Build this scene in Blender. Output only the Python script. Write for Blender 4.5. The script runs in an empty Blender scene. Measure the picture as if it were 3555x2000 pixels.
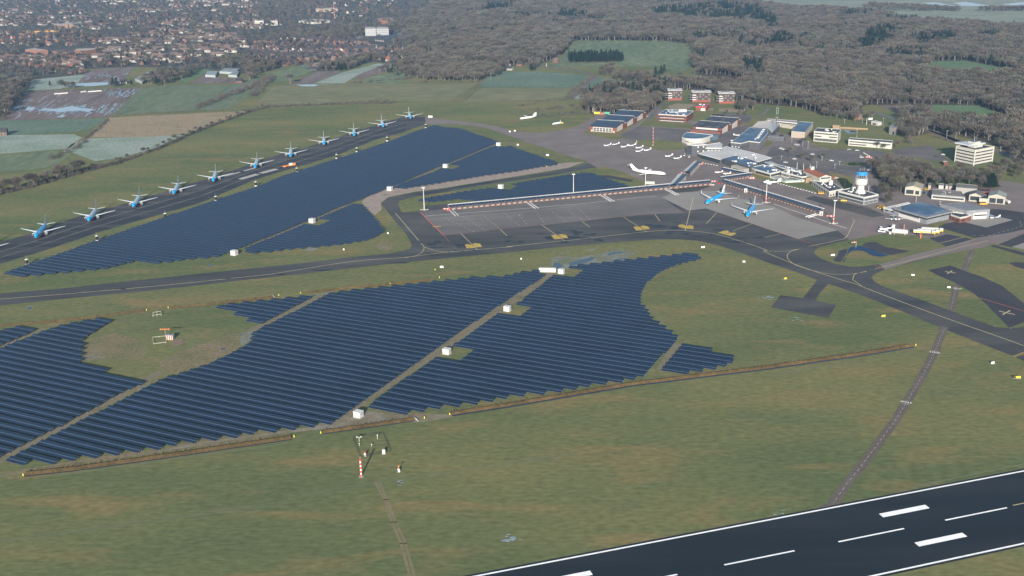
import bpy, math, random
import numpy as np
from mathutils import Vector, Matrix
from mathutils.geometry import tessellate_polygon
R=math.radians
rnd=random.Random(7)
sc=bpy.context.scene
# ---------------------------------------------------------------- camera
FPX,PITCH,ROLL,HC=3731.,.32505,-.01827,232.4
cam=bpy.data.cameras.new('camera'); camo=bpy.data.objects.new('camera',cam); sc.collection.objects.link(camo)
cam.sensor_width=36; cam.lens=36*FPX/3555; cam.clip_start=1; cam.clip_end=20000
cp,sp,cr,sr=math.cos(PITCH),math.sin(PITCH),math.cos(ROLL),math.sin(ROLL)
rt=Vector((1,0,0)); up=Vector((0,sp,cp)); fw=Vector((0,cp,-sp))
right=rt*cr+up*sr; upp=rt*-sr+up*cr
M=Matrix((right,upp,-fw)).transposed().to_4x4(); M.translation=Vector((0,0,HC)); camo.matrix_world=M
sc.camera=camo
# ---------------------------------------------------------------- light
SUN_AZ,SUN_EL=R(5.7),R(17.5)
wd=bpy.data.worlds.new('World'); sc.world=wd; wd.use_nodes=True
nt=wd.node_tree; bg=nt.nodes['Background']; sky=nt.nodes.new('ShaderNodeTexSky')
sky.sky_type='NISHITA'; sky.sun_disc=False; sky.sun_elevation=SUN_EL; sky.sun_rotation=R(180)+SUN_AZ
sky.dust_density=1.2; sky.air_density=1.2; sky.altitude=200
nt.links.new(sky.outputs[0],bg.inputs[0]); bg.inputs[1].default_value=.078
sl=bpy.data.lights.new('sun','SUN'); so=bpy.data.objects.new('sun',sl); sc.collection.objects.link(so)
sl.energy=5.0; sl.angle=R(.53); sl.color=(1,.93,.83)
so.location=(0,-500,600)
d=Vector((math.sin(SUN_AZ)*math.cos(SUN_EL),math.cos(SUN_AZ)*math.cos(SUN_EL),-math.sin(SUN_EL)))
so.rotation_euler=d.to_track_quat('-Z','Y').to_euler()
sc.view_settings.view_transform='Standard'; sc.view_settings.look='None'; sc.view_settings.exposure=.66; sc.view_settings.gamma=1
sc.cycles.max_bounces=5; sc.cycles.diffuse_bounces=2; sc.cycles.glossy_bounces=3; sc.cycles.volume_bounces=0
sc.cycles.transparent_max_bounces=6
# ---------------------------------------------------------------- helpers
def W(x,y,z=0.):
    """point on the plane at height z seen at photo pixel x,y (3555 x 2000)"""
    dx=(x-1777.5)/FPX; dy=-(y-1000.)/FPX
    v=right*dx+upp*dy+fw; t=(z-HC)/v.z
    return Vector((v.x*t,v.y*t,z))
def PX(p):
    v=Vector(p)-Vector((0,0,HC)); k=v.dot(fw)
    return 1777.5+v.dot(right)/k*FPX, 1000-v.dot(upp)/k*FPX
def HT(x,y,ytop):
    g=W(x,y); lo,hi=0.,150.
    for _ in range(40):
        m=(lo+hi)/2
        if PX((g.x,g.y,m))[1]>ytop: lo=m
        else: hi=m
    return lo
def Z(ox,oy,s): return lambda *p:[(ox+a/s,oy+b/s) for a,b in p]
zt0=Z(0,0,2.862); zt1=Z(880,0,2.862); zt2=Z(1760,0,2.862); zt3=Z(2655,0,2.862)
zu0=Z(0,480,2.862); zu1=Z(880,480,2.862); zu2=Z(1760,480,2.862); zu3=Z(2655,480,2.862)
zv0=Z(0,960,2.862); zv1=Z(880,960,2.862); zv2=Z(1760,960,2.862); zv3=Z(2655,960,2.862)
zw0=Z(0,1440,2.576); zw1=Z(1000,1440,2.576); zw3=Z(2555,1440,2.576)
zA=Z(2000,340,5.152); zB=Z(2380,380,6.44); zC=Z(2580,520,6.44); zD=Z(3050,600,5.085); zE=Z(2700,400,5.152); zF=Z(3200,440,7.245)
zG=Z(1780,380,7.246); zP=Z(0,620,6.44); zQ=Z(2400,600,6.44); zH=Z(1200,640,5.152); zI=Z(1200,1350,5.152); zJ=Z(1500,430,5.152)
col=sc.collection
# materials
MATS={}
def mat(name,c,rough=.8,metal=0.,spec=.5,emit=None):
    if name in MATS: return MATS[name]
    m=bpy.data.materials.new(name); m.use_nodes=True; b=m.node_tree.nodes['Principled BSDF']
    b.inputs['Base Color'].default_value=(*c,1); b.inputs['Roughness'].default_value=rough
    b.inputs['Metallic'].default_value=metal; b.inputs['Specular IOR Level'].default_value=spec
    MATS[name]=m; return m
def nmat(name,cols,rough=.9,scale=.05,detail=4,stretch=None,scale2=None,amt2=.25,spec=.2,coord='geo',rot=0,bump=0,pos=None,objrand=0):
    """noise-varied surface: colour ramp over world-position noise, plus finer grain"""
    if name in MATS: return MATS[name]
    if coord=="geo": cols=[tuple(v*1.7 for v in c) for c in cols]
    m=bpy.data.materials.new(name); m.use_nodes=True; nt=m.node_tree; N=nt.nodes; L=nt.links
    b=N['Principled BSDF']; b.inputs['Roughness'].default_value=rough; b.inputs['Specular IOR Level'].default_value=spec
    if coord=='geo': src=N.new('ShaderNodeNewGeometry').outputs['Position']
    else: src=N.new('ShaderNodeTexCoord').outputs['Object']
    mp=N.new('ShaderNodeMapping'); mp.inputs['Rotation'].default_value=(0,0,rot)
    if stretch: mp.inputs['Scale'].default_value=stretch
    mp.vector_type='POINT'; L.new(src,mp.inputs[0])
    n=N.new('ShaderNodeTexNoise'); n.inputs['Scale'].default_value=scale; n.inputs['Detail'].default_value=detail; n.inputs['Roughness'].default_value=.6
    L.new(mp.outputs[0],n.inputs[0])
    cr_=N.new('ShaderNodeValToRGB'); L.new(n.outputs[0],cr_.inputs[0]); e=cr_.color_ramp.elements
    k=len(cols); ps=pos or [.3+.4*i/(k-1) for i in range(k)]
    e[0].position=ps[0]; e[0].color=(*cols[0],1); e[1].position=ps[-1]; e[1].color=(*cols[-1],1)
    for i in range(1,k-1):
        q=e.new(ps[i]); q.color=(*cols[i],1)
    out=cr_.outputs[0]
    if scale2:
        n2=N.new('ShaderNodeTexNoise'); n2.inputs['Scale'].default_value=scale2; n2.inputs['Detail'].default_value=3; L.new(mp.outputs[0],n2.inputs[0])
        mr=N.new('ShaderNodeMapRange'); mr.inputs[1].default_value=.3; mr.inputs[2].default_value=.7; mr.inputs[3].default_value=1-amt2; mr.inputs[4].default_value=1+amt2
        L.new(n2.outputs[0],mr.inputs[0])
        mx=N.new('ShaderNodeVectorMath'); mx.operation='SCALE'; L.new(out,mx.inputs[0]); L.new(mr.outputs[0],mx.inputs['Scale']); out=mx.outputs[0]
    if objrand:
        oi=N.new('ShaderNodeObjectInfo'); mr=N.new('ShaderNodeMapRange'); mr.inputs[3].default_value=1-objrand; mr.inputs[4].default_value=1+objrand
        L.new(oi.outputs['Random'],mr.inputs[0]); mx=N.new('ShaderNodeVectorMath'); mx.operation='SCALE'; L.new(out,mx.inputs[0]); L.new(mr.outputs[0],mx.inputs['Scale']); out=mx.outputs[0]
    L.new(out,b.inputs['Base Color'])
    MATS[name]=m; return m
def grass_mat():
    m=bpy.data.materials.new('airfield_grass'); m.use_nodes=True; nt=m.node_tree; N=nt.nodes; L=nt.links; b=N['Principled BSDF']; b.inputs['Roughness'].default_value=.95; b.inputs['Specular IOR Level'].default_value=.1
    g=N.new('ShaderNodeNewGeometry').outputs['Position']
    def noise(sc_,st,rot,det=5,dist=0):
        mp=N.new('ShaderNodeMapping'); mp.inputs['Scale'].default_value=st; mp.inputs['Rotation'].default_value=(0,0,rot); L.new(g,mp.inputs[0])
        n=N.new('ShaderNodeTexNoise'); n.inputs['Scale'].default_value=sc_; n.inputs['Detail'].default_value=det; n.inputs['Distortion'].default_value=dist; L.new(mp.outputs[0],n.inputs[0]); return n.outputs[0]
    def rng(v,a,c,lo=0,hi=1):
        r=N.new('ShaderNodeMapRange'); r.inputs[1].default_value=a; r.inputs[2].default_value=c; r.inputs[3].default_value=lo; r.inputs[4].default_value=hi; L.new(v,r.inputs[0]); return r.outputs[0]
    def mix(f,a,c):
        x=N.new('ShaderNodeMix'); x.data_type='RGBA'; L.new(f,x.inputs['Factor'])
        for i,v in ((6,a),(7,c)):
            if isinstance(v,tuple): x.inputs[i].default_value=(*v,1)
            else: L.new(v,x.inputs[i])
        return x.outputs[2]
    c=mix(rng(noise(.011,(.5,1.2,1),.2,6),.38,.62),(.120,.150,.064),(.188,.188,.080))
    c=mix(rng(noise(.035,(.45,1.3,1),.22,7,.6),.52,.74),c,(.250,.192,.088))
    c=mix(rng(noise(.05,(.4,1.4,1),-.3,6),.60,.78,0,.7),c,(.092,.140,.068))
    c=mix(rng(noise(.9,(.12,1,1),.22,3),.45,.75,0,.22),c,(.24,.235,.15))
    k=rng(noise(.45,(.5,1,1),.1,5),.3,.7,.80,1.2)
    x=N.new('ShaderNodeVectorMath'); x.operation='SCALE'; L.new(c,x.inputs[0]); L.new(k,x.inputs['Scale']); L.new(x.outputs[0],b.inputs['Base Color'])
    MATS['airfield_grass']=m; return m
class MB:
    def __init__(s): s.v=[]; s.f=[]; s.m=[]
    def add(s,vs,fs,m=0):
        o=len(s.v); s.v+= [tuple(p) for p in vs]; s.f+=[tuple(i+o for i in f) for f in fs]; s.m+=[m]*len(fs)
    def quad(s,a,b,c,d,m=0): s.add([a,b,c,d],[(0,1,2,3)],m)
    def box(s,x0,x1,y0,y1,z0,z1,m=0):
        s.add([(x0,y0,z0),(x1,y0,z0),(x1,y1,z0),(x0,y1,z0),(x0,y0,z1),(x1,y0,z1),(x1,y1,z1),(x0,y1,z1)],
              [(0,3,2,1),(4,5,6,7),(0,1,5,4),(1,2,6,5),(2,3,7,6),(3,0,4,7)],m)
    def prism(s,pts,z0,z1,m=0,mt=None):
        """pts list of (x,y) ccw or cw, capped"""
        n=len(pts); a=sum(pts[i][0]*pts[(i+1)%n][1]-pts[(i+1)%n][0]*pts[i][1] for i in range(n))
        if a<0: pts=pts[::-1]
        z1f=z1 if callable(z1) else (lambda x,y:z1)
        o=[(p[0],p[1],z0) for p in pts]+[(p[0],p[1],z1f(*p[:2])) for p in pts]
        s.add(o,[(i,(i+1)%n,n+(i+1)%n,n+i) for i in range(n)],m)
        tri=tessellate_polygon([[Vector((p[0],p[1],0)) for p in pts]])
        T=[]
        for t in tri:
            p=[pts[i] for i in t]; ar=(p[1][0]-p[0][0])*(p[2][1]-p[0][1])-(p[2][0]-p[0][0])*(p[1][1]-p[0][1])
            T.append(t if ar>0 else t[::-1])
        s.add([(p[0],p[1],z1f(*p[:2])) for p in pts],T,m if mt is None else mt)
    def extr(s,prof,x0,x1,m=0):
        """profile (y,z) extruded along x, ngon ends"""
        n=len(prof); vs=[(x0,y,z) for y,z in prof]+[(x1,y,z) for y,z in prof]
        s.add(vs,[(i,(i+1)%n,n+(i+1)%n,n+i) for i in range(n)]+[tuple(range(n))[::-1],tuple(range(n,2*n))],m)
    def ring(s,rings,m=0,caps=True,mf=None):
        """loft rings (lists of points of equal length)"""
        n=len(rings[0]); o=len(s.v)
        for r in rings: s.v+=[tuple(p) for p in r]
        for i in range(len(rings)-1):
            for j in range(n):
                s.f.append((o+i*n+j,o+i*n+(j+1)%n,o+(i+1)*n+(j+1)%n,o+(i+1)*n+j)); s.m.append(mf(i,j) if mf else m)
        if caps:
            s.f.append(tuple(o+j for j in range(n))[::-1]); s.m.append(mf(0,0) if mf else m)
            s.f.append(tuple(o+(len(rings)-1)*n+j for j in range(n))); s.m.append(mf(len(rings)-2,0) if mf else m)
    def tube(s,a,b,r0,r1=None,n=6,m=0):
        a=Vector(a); b=Vector(b); r1=r0 if r1 is None else r1; d=(b-a).normalized()
        u=d.orthogonal().normalized(); v=d.cross(u)
        c=[(math.cos(2*math.pi*i/n),math.sin(2*math.pi*i/n)) for i in range(n)]
        s.ring([[a+(u*x+v*y)*r0 for x,y in c],[b+(u*x+v*y)*r1 for x,y in c]],m)
    def lathe(s,prof,n=20,cx=0,cy=0,m=0,mf=None):
        c=[(math.cos(2*math.pi*i/n),math.sin(2*math.pi*i/n)) for i in range(n)]
        s.ring([[(cx+x*r,cy+y*r,z) for x,y in c] for r,z in prof],m,True,mf)
    def mesh(s,name,mats,smooth=False):
        me=bpy.data.meshes.new(name); me.from_pydata(s.v,[],s.f)
        for m in (mats if isinstance(mats,(list,tuple)) else [mats]): me.materials.append(m)
        me.polygons.foreach_set('material_index',s.m)
        if smooth: me.polygons.foreach_set('use_smooth',[True]*len(s.f))
        me.update(); return me
    def build(s,name,mats,parent=None,smooth=False,label=None):
        o=bpy.data.objects.new(name,s.mesh(name,mats,smooth)); col.objects.link(o); o.parent=parent
        if label: o['label']=label
        return o
def tag(o,label,cat,group=None):
    o['label']=label; o['category']=cat
    if group: o['group']=group
    return o
def thing(name,label,cat,loc=(0,0,0),rz=0,group=None):
    o=bpy.data.objects.new(name,None); col.objects.link(o); o.location=loc; o.rotation_euler=(0,0,rz); o.empty_display_size=.5
    return tag(o,label,cat,group)
def part(name,me,parent,loc=(0,0,0),rz=0,label=None):
    o=bpy.data.objects.new(name,me); col.objects.link(o); o.parent=parent; o.location=loc; o.rotation_euler=(0,0,rz)
    if label: o['label']=label
    return o
KIDS={}
def dup(root,loc,rz,label,group=None,scale=None):
    r=root.copy(); col.objects.link(r); r.location=loc; r.rotation_euler=(0,0,rz); r['label']=label
    if group: r['group']=group
    if scale: r.scale=scale
    for ch in KIDS.setdefault(root.name,list(root.children)):
        c=ch.copy(); col.objects.link(c); c.parent=r
        for g in KIDS.setdefault(ch.name,list(ch.children)):
            q=g.copy(); col.objects.link(q); q.parent=c
    return r
def inpoly(x,y,P):
    c=False; j=len(P)-1
    for i in range(len(P)):
        xi,yi=P[i]; xj,yj=P[j]
        if (yi>y)!=(yj>y) and x<(xj-xi)*(y-yi)/(yj-yi)+xi: c=not c
        j=i
    return c
def sheet(name,polys,m,z,kind='structure',label=None,world=False):
    """flat sheet(s) on the ground; polys in photo pixels unless world"""
    b=MB()
    for P in polys:
        p=[Vector((q[0],q[1],0)) if world else W(*q) for q in P]
        for t in tessellate_polygon([[Vector((v.x,v.y,0)) for v in p]]):
            a=[p[i] for i in t]
            if (a[1].x-a[0].x)*(a[2].y-a[0].y)-(a[2].x-a[0].x)*(a[1].y-a[0].y)<0: a=a[::-1]
            b.add([(v.x,v.y,z) for v in a],[(0,1,2)])
    o=b.build(name,m); o['kind']=kind
    if label: o['label']=label
    return o
def smooth_px(pts,k=4):
    """catmull-rom through pixel points"""
    out=[]; n=len(pts)
    for i in range(n-1):
        p0=pts[max(i-1,0)];p1=pts[i];p2=pts[i+1];p3=pts[min(i+2,n-1)]
        for j in range(k):
            t=j/k
            out.append(tuple(.5*((2*p1[a])+(-p0[a]+p2[a])*t+(2*p0[a]-5*p1[a]+4*p2[a]-p3[a])*t*t+(-p0[a]+3*p1[a]-3*p2[a]+p3[a])*t**3) for a in (0,1)))
    out.append(pts[-1]); return out
def strip(b,pts,w,z,dash=None,m=0,world=False,closed=False):
    """painted line of width w (m) along pixel points"""
    p=[Vector(q) if world else W(*q) for q in pts]
    acc=0
    for a,c in zip(p,p[1:]):
        d=c-a; L=d.length
        if L<1e-3: continue
        d/=L; n=Vector((-d.y,d.x,0))*w/2
        if dash:
            on,off=dash; t=-(acc%(on+off))
            while t<L:
                s0=max(t,0); s1=min(t+on,L)
                if s1>s0:
                    q0=a+d*s0; q1=a+d*s1
                    b.quad((q0.x-n.x,q0.y-n.y,z),(q1.x-n.x,q1.y-n.y,z),(q1.x+n.x,q1.y+n.y,z),(q0.x+n.x,q0.y+n.y,z),m)
                t+=on+off
            acc+=L
        else:
            e=d*w*.25
            b.quad((a.x-n.x-e.x,a.y-n.y-e.y,z),(c.x-n.x+e.x,c.y-n.y+e.y,z),(c.x+n.x+e.x,c.y+n.y+e.y,z),(a.x+n.x-e.x,a.y+n.y-e.y,z),m)
def ribbon(pts,w):
    """pixel centre line -> world polygon ribbon"""
    p=[W(*q) for q in pts]; Lf=[];Rg=[]
    for i,a in enumerate(p):
        d=(p[min(i+1,len(p)-1)]-p[max(i-1,0)]).normalized(); n=Vector((-d.y,d.x,0))*w/2
        Lf.append(((a+n).x,(a+n).y)); Rg.append(((a-n).x,(a-n).y))
    return Lf+Rg[::-1]
def text_mesh(txt,size,name,ext=.01):
    cu=bpy.data.curves.new(name,'FONT'); cu.body=txt; cu.size=size; cu.align_x='CENTER'; cu.align_y='CENTER'; cu.extrude=ext; cu.resolution_u=2
    o=bpy.data.objects.new(name,cu); dg=bpy.context.evaluated_depsgraph_get()
    me=bpy.data.meshes.new_from_object(o); bpy.data.objects.remove(o); return me
ORD=['','first','second','third','fourth','fifth','sixth','seventh','eighth','ninth','tenth','eleventh','twelfth']
def nth(i):
    if i<len(ORD): return ORD[i]
    return f"{i}{'th' if 10<=i%100<=20 else {1:'st',2:'nd',3:'rd'}.get(i%10,'th')}"
# ================================================================ ground, fields, paving
G_GRASS=grass_mat()
def ground():
    b=MB(); s=16000; n=40
    for i in range(n):
        for j in range(n):
            x0=-s/2+i*s/n; y0=-2500+j*s/n
            b.quad((x0,y0,0),(x0+s/n,y0,0),(x0+s/n,y0+s/n,0),(x0,y0+s/n,0))
    o=b.build('ground',G_GRASS); o['kind']='structure'
ground()
soil=nmat('ploughed_soil',[(.075,.058,.055),(.11,.085,.078),(.13,.115,.12)],scale=.05,stretch=(1,.12,1),rot=R(-62),scale2=.5,detail=6)
frost=nmat('frosted_grass',[(.12,.155,.125),(.16,.195,.16),(.20,.225,.205)],scale=.02,scale2=.3,detail=6)
fgreen=nmat('field_grass',[(.072,.098,.058),(.092,.115,.066),(.115,.13,.076)],scale=.012,scale2=.1,detail=6,stretch=(1,.3,1),rot=R(-50))
fblue=nmat('field_winter_crop',[(.062,.095,.068),(.078,.112,.08),(.10,.13,.096)],scale=.012,scale2=.2,detail=5)
folive=nmat('field_pasture',[(.085,.10,.05),(.12,.115,.062),(.10,.13,.065)],scale=.009,scale2=.12,detail=5,stretch=(.3,1,1))
ftan=nmat('field_dry',[(.15,.125,.075),(.20,.155,.10),(.17,.14,.09)],scale=.02,scale2=.3,detail=5)
fbright=nmat('field_bright',[(.062,.105,.052),(.082,.125,.064)],scale=.02,scale2=.3)
water=mat('standing_water',(.02,.04,.06),.04,spec=.8)
icew=nmat('thin_ice_puddle',[(.16,.22,.30),(.24,.30,.38)],rough=.25,scale=.1,spec=.6)
floorm=nmat('woodland_floor',[(.028,.024,.020),(.042,.036,.028),(.055,.048,.036)],scale=.03,scale2=.3)
townm=nmat('garden_ground',[(.030,.034,.026),(.045,.043,.036),(.055,.053,.05),(.036,.046,.028)],scale=.03,scale2=.2,detail=6)
marsh=nmat('marsh_meadow',[(.11,.135,.095),(.14,.155,.12),(.17,.17,.13)],scale=.006,scale2=.05,detail=8,stretch=(.3,1,1))
reed=nmat('reed',[(.048,.034,.015),(.085,.058,.026)],scale=.05,scale2=.3)
F=[('field',fgreen,[zt0((1400,870),(1760,850),(1450,1125),(1120,1145))]),
 ('field',soil,[zt0((265,905),(1400,870),(1120,1145),(1050,1170),(20,1200),(60,1100),(250,930)),zt0((840,740),(870,700),(1330,665),(1180,850),(740,862)),zt0((1890,830),(2040,740),(2400,800),(2330,830)),zt1((380,830),(640,710),(880,710),(600,830)),zt1((980,760),(1300,640),(1400,650),(1280,720),(1060,790))]),
 ('field',frost,[zt0((265,900),(350,790),(840,740),(740,868),(500,890)),[(300,482),(640,468),(560,508),(420,548),(330,560),(250,530),(215,530),(250,500)],zt1((600,830),(880,720),(1240,630),(1300,640),(1050,740),(900,830)),[(0,470),(255,466),(285,478),(240,515),(195,520),(0,535)],zt2((670,985),(720,900),(800,905),(760,990))]),
 ('field',fblue,[zt0((0,1200),(1060,1180),(880,1290),(740,1310),(0,1350),(-200,1365),(-200,1210)),[(1666,290),(1712,241),(1780,250),(1865,248),(2022,260),(2046,266),(1984,304),(1760,304),(1676,304)],zt2((770,900),(870,770),(1380,820),(1250,880))]),
 ('field',fgreen,[zt0((1760,853),(2290,853),(1945,1100),(1460,1120)),zt0((2300,850),(2576,770),(2576,880),(2250,1090),(1970,1100)),zt1((120,740),(560,630),(590,700),(380,790),(250,820),(190,800)),zt1((1150,770),(1500,690),(1650,690),(1600,730),(1440,830),(1000,830)),zt2((590,500),(680,400),(1550,405),(1800,440),(1870,550),(1830,650),(1760,710),(1600,700),(1480,660),(430,665),(560,560)),[(0,540),(195,524),(250,532),(215,560),(190,580),(0,600)]]),
 ('field',fbright,[zt0((1850,830),(2100,690),(1990,690),(1790,800)),[(3238,364),(3389,366),(3535,415),(3480,432),(3360,425),(3230,380)],[(3231,213),(3354,211),(3555,251),(3640,264),(3640,280),(3555,262),(3300,268),(3215,266)]]),
 ('field',folive,[zt1((30,1020),(200,860),(450,832),(950,832),(2230,832),(1950,1000),(1100,1005),(200,1060)),[(1676,306),(1984,306),(1950,345),(1760,352),(1610,355),(1650,322)]]),
 ('field',ftan,[zt0((1090,1170),(2440,1105),(2400,1140),(1850,1330),(1500,1362),(880,1370),(960,1290))]),
 ('field',soil,[[(3040,366),(3238,366),(3225,382),(3300,408),(3400,430),(3250,420),(3130,395)]]),
 ('meadow',marsh,[[(2350,-80),(3800,-80),(3800,100),(3459,99),(3249,81),(3060,53),(2830,39),(2655,22),(2500,5)]])]
for i,(n,m,ps) in enumerate(F): sheet(n,ps,m,.10+.02*i)
FO2=[(3120,392),(3180,398),(3260,425),(3340,440),(3420,440),(3480,438),(3640,462),(3640,600),(3560,585),(3500,545),(3474,512),(3380,485),(3300,466),(3262,452),(3205,468),(3150,476),(3128,450)]
FO=[(1500,30),(1500,-22),(2560,-22),(2655,22),(2830,38),(3060,52),(3109,70),(3249,80),(3459,98),(3640,95),(3640,470),(3555,440),(3480,436),(3389,370),(3249,364),(3039,364),(3004,364),(2960,400),(2860,400),(2770,372),(2655,363),(2560,350),(2440,315),(2330,308),(2310,345),(2240,402),(2060,398),(2025,380),(2020,330),(2120,318),(2215,302),(2300,285),(2400,262),(2424,252),(2398,225),(2415,195),(2392,152),(2302,144),(2060,143),(1990,142),(1960,180),(1900,215),(1760,230),(1600,235),(1500,235),(1420,200),(1400,130),(1440,60)]
FEX=[[(2424,256),(2530,265),(2600,283),(2560,300),(2420,290),(2330,302),(2290,290)],[(3231,213),(3354,211),(3555,251),(3640,264),(3640,282),(3555,266),(3300,268),(3207,266)],[(3004,366),(3238,363),(3389,366),(3540,415),(3480,440),(3300,420),(3100,395)]]
sheet('woodland_floor',[FO],floorm,.06)
leaflit=nmat('leaf_litter',[(.045,.040,.030),(.065,.056,.042),(.06,.07,.038)],scale=.06,scale2=.5,detail=6)
sheet('woodland_floor',[[(x,y) for x,y in FO2],zE((1560,1010),(1800,900),(2100,910),(2330,950),(2700,990),(2700,1250),(2450,1190),(2290,1250),(2200,1370),(1950,1300),(1820,1240),(1740,1080)),[(3222,585),(3330,600),(3430,615),(3480,650),(3400,655),(3222,650)]],leaflit,.058)
TOWN=[(-200,250),(-200,-40),(1500,-40),(1500,60),(1440,110),(1440,190),(1380,225),(1300,215),(1150,248),(1090,250),(1010,220),(960,240),(880,260),(700,238),(560,235),(470,232),(300,240),(290,262),(130,275),(60,310),(0,340),(-200,330)]
sheet('garden_ground',[TOWN],townm,.05)
sheet('water',[zt0((745,858),(765,832),(930,822),(1080,820),(1070,845),(900,860)),zt0((250,1100),(270,1070),(350,1065),(330,1100)),zt0((560,1165),(620,1145),(660,1150),(620,1170)),
  zt0((370,1105),(430,1080),(560,1085),(640,1068),(720,1055),(800,1075),(940,1090),(880,1115),(760,1100),(600,1118),(480,1100)),
  zt1((420,845),(600,840),(650,850),(600,860),(480,858)),zt1((1070,445),(1230,445),(1225,465),(1080,462)),zt1((950,405),(1060,405),(1050,425),(980,425)),zt1((960,385),(1100,355),(1100,375),(1050,390)),
  zt3((1640,50),(1560,30),(1700,25),(1900,60),(1780,60)),zt3((1870,30),(2000,20),(2120,40),(2250,60),(2100,62),(1960,60)),zt3((2340,45),(2576,20),(2700,22),(2700,58),(2450,55)),zt3((1340,200),(1500,190),(1560,205),(1420,212))],icew,.36)
sheet('water',[zt0((1700,1180),(1740,1172),(1790,1180),(1760,1196),(1710,1194)),zt0((1715,1215),(1740,1205),(1775,1210),(1740,1224)),zu0((690,115),(740,100),(880,45),(915,75),(800,110),(790,130),(760,150),(710,140)),zu0((1240,70),(1300,50),(1290,0),(1350,0),(1320,60),(1270,80)),zu0((1030,80),(1110,65),(1200,70),(1130,92),(1050,95)),
  zv0((265,310),(300,300),(325,305),(300,325),(280,322)),zu0((2050,1265),(2080,1255),(2130,1258),(2090,1274)),zv0((2195,712),(2240,712),(2240,728),(2200,730)),zv0((832,806),(870,802),(870,812),(840,816)),
  zu2((610,1245),(680,1220),(780,1195),(870,1180),(860,1205),(780,1240),(700,1258),(620,1262)),zu2((1000,1150),(1060,1128),(1160,1130),(1140,1145),(1060,1152),(1010,1168)),zu2((1030,1220),(1090,1198),(1180,1192),(1170,1205),(1090,1220),(1040,1226)),zu2((460,1240),(500,1235),(560,1262),(530,1290),(500,1300),(460,1290)),zu2((240,1312),(330,1300),(340,1305),(260,1318)),zv1((560,188),(620,180),(620,192),(575,198)),
  zE((1145,252),(1200,250),(1420,262),(1415,300),(1380,330),(1270,332),(1200,290))],water,.034)
sheet('puddle_margin',[zv0((250,315),(280,295),(335,295),(310,328),(275,330)),zu2((440,1190),(560,1170),(700,1185),(900,1150),(1060,1105),(1200,1110),(1280,1140),(1180,1215),(1000,1240),(760,1262),(600,1300),(500,1310),(440,1260)),zI((0,560),(250,620),(420,640),(160,680),(0,640)),zw1((150,140),(330,95),(420,110),(280,140)),zu1((480,1100),(640,1090),(600,1120),(520,1118)),zv0((1360,1125),(1440,1075),(1490,1078),(1400,1130)),zv0((820,800),(920,780),(1000,795),(940,820)),zv0((2370,560),(2500,540),(2560,560),(2480,640),(2400,700),(2380,620))],nmat('puddle_margin',[(.085,.095,.055),(.11,.115,.085),(.15,.16,.15)],scale=.06,scale2=.5,detail=6),.022)
# brown / bare patches of the turf
bare=nmat('worn_turf',[(.080,.088,.042),(.118,.102,.056),(.148,.112,.074)],scale=.05,scale2=.5,detail=6)
sheet('worn_turf',[zv0((960,600),(1150,560),(1330,620),(1480,740),(1400,810),(1100,830),(860,830),(780,780),(860,680)),zv0((1580,850),(1800,740),(1950,690),(2200,600),(2350,560),(2460,640),(2300,760),(1950,930),(1720,960),(1600,930)),zu1((1230,1040),(1330,1010),(1400,1080),(1330,1120),(1230,1100)),zv1((800,1430),(1000,1290),(1100,1330),(1300,1350),(1900,1370),(1600,1420),(1100,1431)),zw0((0,560),(500,480),(1200,370),(1900,280),(2576,190),(2576,140),(2200,150),(1500,290),(800,390),(200,490),(0,530))],bare,.012)
track=nmat('dirt_track',[(.085,.078,.045),(.13,.112,.08),(.095,.09,.05)],scale=.12,scale2=1,amt2=.2,detail=6)
brickt=nmat('rubble_track',[(.17,.135,.115),(.22,.175,.155),(.14,.13,.10)],scale=.1,scale2=1,amt2=.25,detail=6)
paths=[([(1196,1440),(1283,1372),(1449,1265),(1523,1224),(1606,1160),(1720,1085),(1790,1035),(1880,970),(1915,948)],8),
 ([(-20,1610),(112,1540),(216,1485),(324,1425),(419,1373),(500,1325),(560,1290)],6),([(870,1148),(1010,1080),(1100,1030),(1150,1010)],6),([(880,842),(967,811),(1117,745),(1222,700),(1330,660)],6),([(1362,648),(1500,589),(1634,537),(1728,498)],6),([(-10,1208),(60,1176),(150,1140)],6),([(2300,1290),(2330,1240),(2365,1195)],8)]
sheet('path',[ribbon(p,w) for p,w in paths],track,.03,world=True)
sheet('path',[[(1255,700),(1330,640),(1439,640),(1600,618),(1800,580),(1965,565),(2030,562),(1970,583),(1760,617),(1544,652),(1439,666),(1348,684),(1322,705),(1325,728),(1300,748),(1275,728)]],brickt,.034)
sheet('path',[[(1200,1440),(1260,1425),(1400,1445),(1560,1438),(1700,1420),(1500,1462),(1300,1475),(1100,1492),(900,1515),(700,1545),(480,1580),(700,1535),(1080,1482)]],nmat('muddy_track',[(.10,.092,.058),(.13,.115,.08),(.16,.15,.13)],scale=.12,scale2=1,detail=6),.026)
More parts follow.
